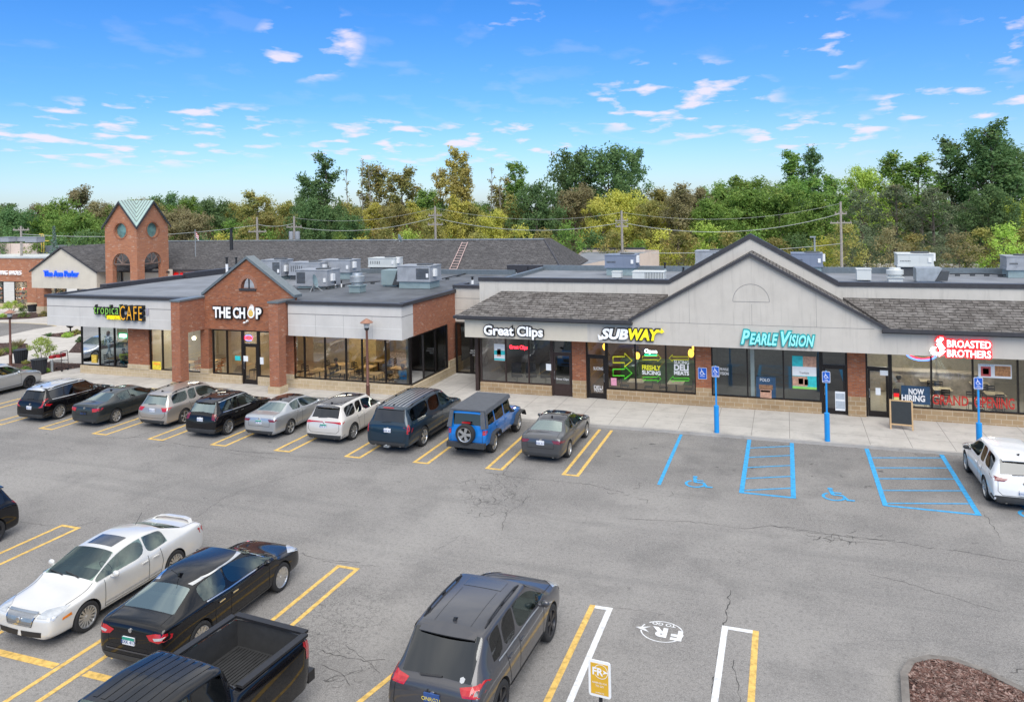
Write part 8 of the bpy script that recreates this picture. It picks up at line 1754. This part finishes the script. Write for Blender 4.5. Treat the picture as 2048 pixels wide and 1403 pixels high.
# shrubs and planting by the shops
def shrub(px, pyt, pyb, wpx, col, label, multi=False, seed=0, cat='shrub', kind='dome'):
    a = G(px, pyb, SW); d = a.dot(_F); h = onY(px, pyt, a.y).z - SW; w = wpx * d / FPX; rnd = random.Random(seed + 77); t = thing('shrub' if kind != 'grass' else 'ornamental_grass', label, cat, a, 0, 'planting by the shops')
    tr = MB(); lf = MB()
    if kind == 'grass':
        for _ in range(130): an = rnd.uniform(0, 6.28); l = rnd.uniform(.6, 1.) * h; o = Vector((cos(an), sin(an), 0)); r_ = rnd.uniform(0, .15) * w; p = o * r_; q = p + o * w * .3 * rnd.random() + Vector((0, 0, l)); s_ = Vector((-o.y, o.x, 0)) * .012; lf.face([p - s_, p + s_, (p + q) / 2 + s_ + Vector((0, 0, .1 * h)), q])
    elif multi:
        for k in range(7):
            an = k * .9; tp = Vector((cos(an) * w * .28, sin(an) * w * .28, h * .72)); tr.tube([(cos(an) * .06, sin(an) * .06, 0), tp * .5 + Vector((0, 0, .05)), tp], [.03, .022, .012], 5)
        for _ in range(70):
            an = rnd.uniform(0, 6.28); z = rnd.uniform(.0, 1); r_ = sqrt(max(0, 1 - (z * .95) ** 2)) * rnd.uniform(.35, .95); leaf_faces(lf, rnd, Vector((cos(an) * r_ * w * .46, sin(an) * r_ * w * .46, h * (.42 + .52 * z))), w * .10, 34, .045)
    else:
        for k in range(5): an = k * 1.3; tr.tube([(0, 0, 0), (cos(an) * w * .2, sin(an) * w * .2, h * .6)], [.02, .01], 4)
        for _ in range(30): an = rnd.uniform(0, 6.28); z = rnd.random(); r_ = sqrt(max(0, 1 - z * z)) * rnd.uniform(.2, .9); leaf_faces(lf, rnd, Vector((cos(an) * r_ * w * .45, sin(an) * r_ * w * .45, h * z * .85)), w * .13, 22, .05)
    if tr.v: tr.build('stems', BARK, t)
    lf.build('foliage', LV[col], t); return t
shrub(85, 673, 733, 60, 'lime', 'round topped multi-stemmed shrub behind the flared litter bin', True, 1); shrub(24, 601, 625, 44, 'lime', 'round shrub in front of the far left shop', True, 2); shrub(47, 608, 622, 22, 'dark', 'dark low shrub between the far round shrub and the brick pillar', seed=3)
shrub(48, 622, 634, 30, 'green', 'low green shrub left of the brick pillar', seed=4); shrub(88, 621, 632, 28, 'olive', 'low olive shrub right of the brick pillar', seed=5); shrub(6, 627, 635, 22, 'lime', 'tiny bright shrub at the left edge of the far bed', seed=6)
shrub(98, 664, 673, 22, 'dark', 'small dark tuft at the left tip of the narrow bed', seed=7, kind='grass'); shrub(135, 664, 674, 28, 'lime', 'bright low clump under the flared path lamp', seed=8); shrub(153, 657, 668, 22, 'olive', 'olive clump right of the flared path lamp', seed=9)
shrub(160, 672, 684, 20, 'dark', 'small dark shrub beside the cafe corner', seed=10); shrub(22, 690, 705, 38, 'green', 'green tuft behind the left litter bin', seed=11, kind='grass'); shrub(-3, 695, 712, 30, 'olive', 'reddish olive tuft at the left edge', seed=12, kind='grass'); shrub(35, 676, 694, 42, 'brown', 'reddish feathery grass beyond the left lamp post', seed=13, kind='grass')
shrub(47, 733, 742, 40, 'green', 'flat green ground shrub between the lamp post and the flared bin', seed=14); shrub(92, 736, 744, 24, 'lime', 'pale low plant right of the flared bin', seed=15); shrub(52, 720, 728, 20, 'olive', 'small orange olive plant at the foot of the left bin', seed=16)
shrub(190, 664, 694, 30, 'olive', 'tall feathery grass seen through the cafe corner glass', seed=17, kind='grass'); shrub(212, 668, 692, 24, 'green', 'green shrub seen through the cafe glass beside the walking person', seed=18); shrub(240, 680, 694, 26, 'dark', 'dark low shrub behind the yellow topped sitter', seed=19)
# ------------------------------------------------------------------ utility poles and lines
POLE = mat('pole_wood', (.30, .27, .24), .9, var=.2)
PL = []
def upole(px, pyt, D, label, arms=((.0, 1.2),), box=False):
    a = atD(px, pyt, D); t = thing('utility_pole', label, 'utility pole', (a.x, a.y, 0), 0, 'utility poles'); mb = MB(); mb.cyl((0, 0, 0), (0, 0, a.z), .17, .11, n=8); mb.build('pole', POLE, t)
    for dz, w in arms: mb = MB(); mb.box(-w, -.06, a.z - .5 - dz, w, .06, a.z - .36 - dz); [mb.cyl((x_, 0, a.z - .36 - dz), (x_, 0, a.z - .2 - dz), .05, n=6) for x_ in (-w * .9, -w * .3, w * .3, w * .9)]; mb.build('crossarm', POLE, t)
    if box: mb = MB(); mb.cyl((.4, 0, a.z - 2.6), (.4, 0, a.z - 1.7), .28, n=12); mb.cyl((-.4, 0, a.z - 2.6), (-.4, 0, a.z - 1.7), .28, n=12); mb.build('transformer', GREYM, t)
    PL.append((Vector((a.x, a.y, a.z))))
upole(42, 452, 86, 'utility pole with crossarm above the far left roof screens'); upole(514, 434, 86, 'utility pole with low crossarm left of the black flue', ((1.2, 1.2),)); upole(588, 432, 86, 'utility pole carrying two transformers', ((.8, 1.0),), True); upole(870, 412, 84, 'utility pole left of the ladder roof', ((.6, .8), (1.6, .9))); upole(1243, 421, 84, 'utility pole behind the blue grey unit and beige block', ((.7, .7), (1.3, .7))); upole(1681, 403, 84, 'utility pole right of the big gable', ((.9, .6), (1.9, 1.1)))
WIRE = mat('wire', (.36, .38, .36), .6)
for k, (p, q, dz, sag, l) in enumerate(((0, 1, .9, .7, 'power line from the far left pole past the tower'), (1, 2, .8, .3, 'short power line between the two close poles'), (2, 3, 1.2, .9, 'power line above the rooftop units of the brick shop'), (3, 4, 1.3, 1.1, 'power line crossing above the long shingle ridge'), (4, 5, 1.3, 1.5, 'long power line above the big gable'), (3, 4, .2, 1.0, 'thin upper power line above the long shingle ridge'), (4, 5, .2, 1.2, 'thin upper power line above the big gable'), (2, 3, .2, .8, 'thin upper power line above the brick shop units'), (4, 5, 4.6, .4, 'low power line just over the beige block'))):
    A, B = PL[p] - Vector((0, 0, dz)), PL[q] - Vector((0, 0, dz)); mb = MB(); mb.tube([A.lerp(B, i / 14) - Vector((0, 0, sag * 4 * (i / 14) * (1 - i / 14))) for i in range(15)], .028 if dz > .5 else .014, 4); o = mb.build('power_line', WIRE, loc=A); tag(o, l, 'power line', 'power lines')
a = atD(1629, 475, 62); t = thing('light_pole', 'grey light pole rising behind the right slope of the big gable', 'light pole', (a.x, a.y, 0)); mb = MB(); mb.cyl((0, 0, 0), (0, 0, a.z), .08, .06, n=8); mb.build('pole', STEEL, t); mb = MB(); mb.box(-.35, -.1, a.z, .1, .1, a.z + .1); mb.build('lamp_head', STEEL, t)
a = atD(390, 459, 78); t = thing('flag_pole', 'thin pole with a small limp red and white flag above the long roof', 'flag', (a.x, a.y, 0)); mb = MB(); mb.cyl((0, 0, 0), (0, 0, a.z), .05, n=6); mb.build('pole', STEEL, t)
mb = MB(); nx = 7
for i in range(6):
    z1_, z2_ = a.z - .15 - i * .09, a.z - .15 - (i + 1) * .09
    for j in range(nx): f = lambda j, z: ((.05 + j * .05), .05 * sin(j * 1.8 + z), z - j * .06); mb.face([f(j, z1_), f(j + 1, z1_), f(j + 1, z2_), f(j, z2_)], i % 2)
mb.build('flag', [mat('flag_red', (.45, .03, .04), .8), WHT], t)
# ------------------------------------------------------------------ separate pieces that do not touch into parts of their own
def split_islands(o, gap=.03):
    me = o.data; n = len(me.vertices); par = list(range(n))
    def find(a):
        while par[a] != a: par[a] = par[par[a]]; a = par[a]
        return a
    for e in me.edges: a, c = find(e.vertices[0]), find(e.vertices[1]); par[a] = c
    bb = {}
    for v in me.vertices:
        r = find(v.index); c = v.co
        if r in bb: q = bb[r]; q[0] = [min(x, y) for x, y in zip(q[0], c)]; q[1] = [max(x, y) for x, y in zip(q[1], c)]
        else: bb[r] = [list(c), list(c)]
    ks = list(bb); 
    if len(ks) < 2 or len(ks) > 1500: return
    cl = {k: k for k in ks}
    def f2(a):
        while cl[a] != a: a = cl[a]
        return a
    for i, a in enumerate(ks):
        for b_ in ks[i + 1:]:
            A, B = bb[a], bb[b_]
            if all(A[0][t] - gap <= B[1][t] and B[0][t] - gap <= A[1][t] for t in range(3)):
                x, y = f2(a), f2(b_)
                if x != y: cl[x] = y
    roots = sorted(set(f2(k) for k in ks))
    if len(roots) < 2: return
    vr = [f2(find(i)) for i in range(n)]
    for k, r in enumerate(roots[1:]):
        bm = bmesh.new(); bm.from_mesh(me); bm.verts.ensure_lookup_table(); bmesh.ops.delete(bm, geom=[v for v in bm.verts if vr[v.index] != r], context='VERTS')
        m2 = me.copy(); bm.to_mesh(m2); bm.free(); c = o.copy(); c.data = m2; COL.objects.link(c); c.parent = o.parent
    bm = bmesh.new(); bm.from_mesh(me); bm.verts.ensure_lookup_table(); bmesh.ops.delete(bm, geom=[v for v in bm.verts if vr[v.index] != roots[0]], context='VERTS'); bm.to_mesh(me); bm.free()
SPL = {'fascia', 'brick_wall', 'brick_pier', 'gutter', 'coping', 'bed_rail', 'stone_base', 'rake_board', 'exhaust_tip', 'air_intake', 'wheel_housing', 'window_trim', 'reverse_lamp', 'side_moulding', 'wiper', 'arrow', 'transformer', 'back_parapet', 'stepped_parapet', 'service_counter', 'service_box', 'stucco_wall', 'shingle_roof', 'gable_coping', 'gas_pipe', 'flat_roof', 'pipe_block', 'roof_rib', 'inner_wall', 'grille', 'red_panel', 'wheel_arch_trim', 'foot', 'pack', 'panel_joint', 'panel_gap', 'roof_groove'}
for o in [o for o in bpy.data.objects if o.type == 'MESH' and o.parent and not kids(o) and o.name.split('.')[0] in SPL and o.data.users == 1]: split_islands(o)
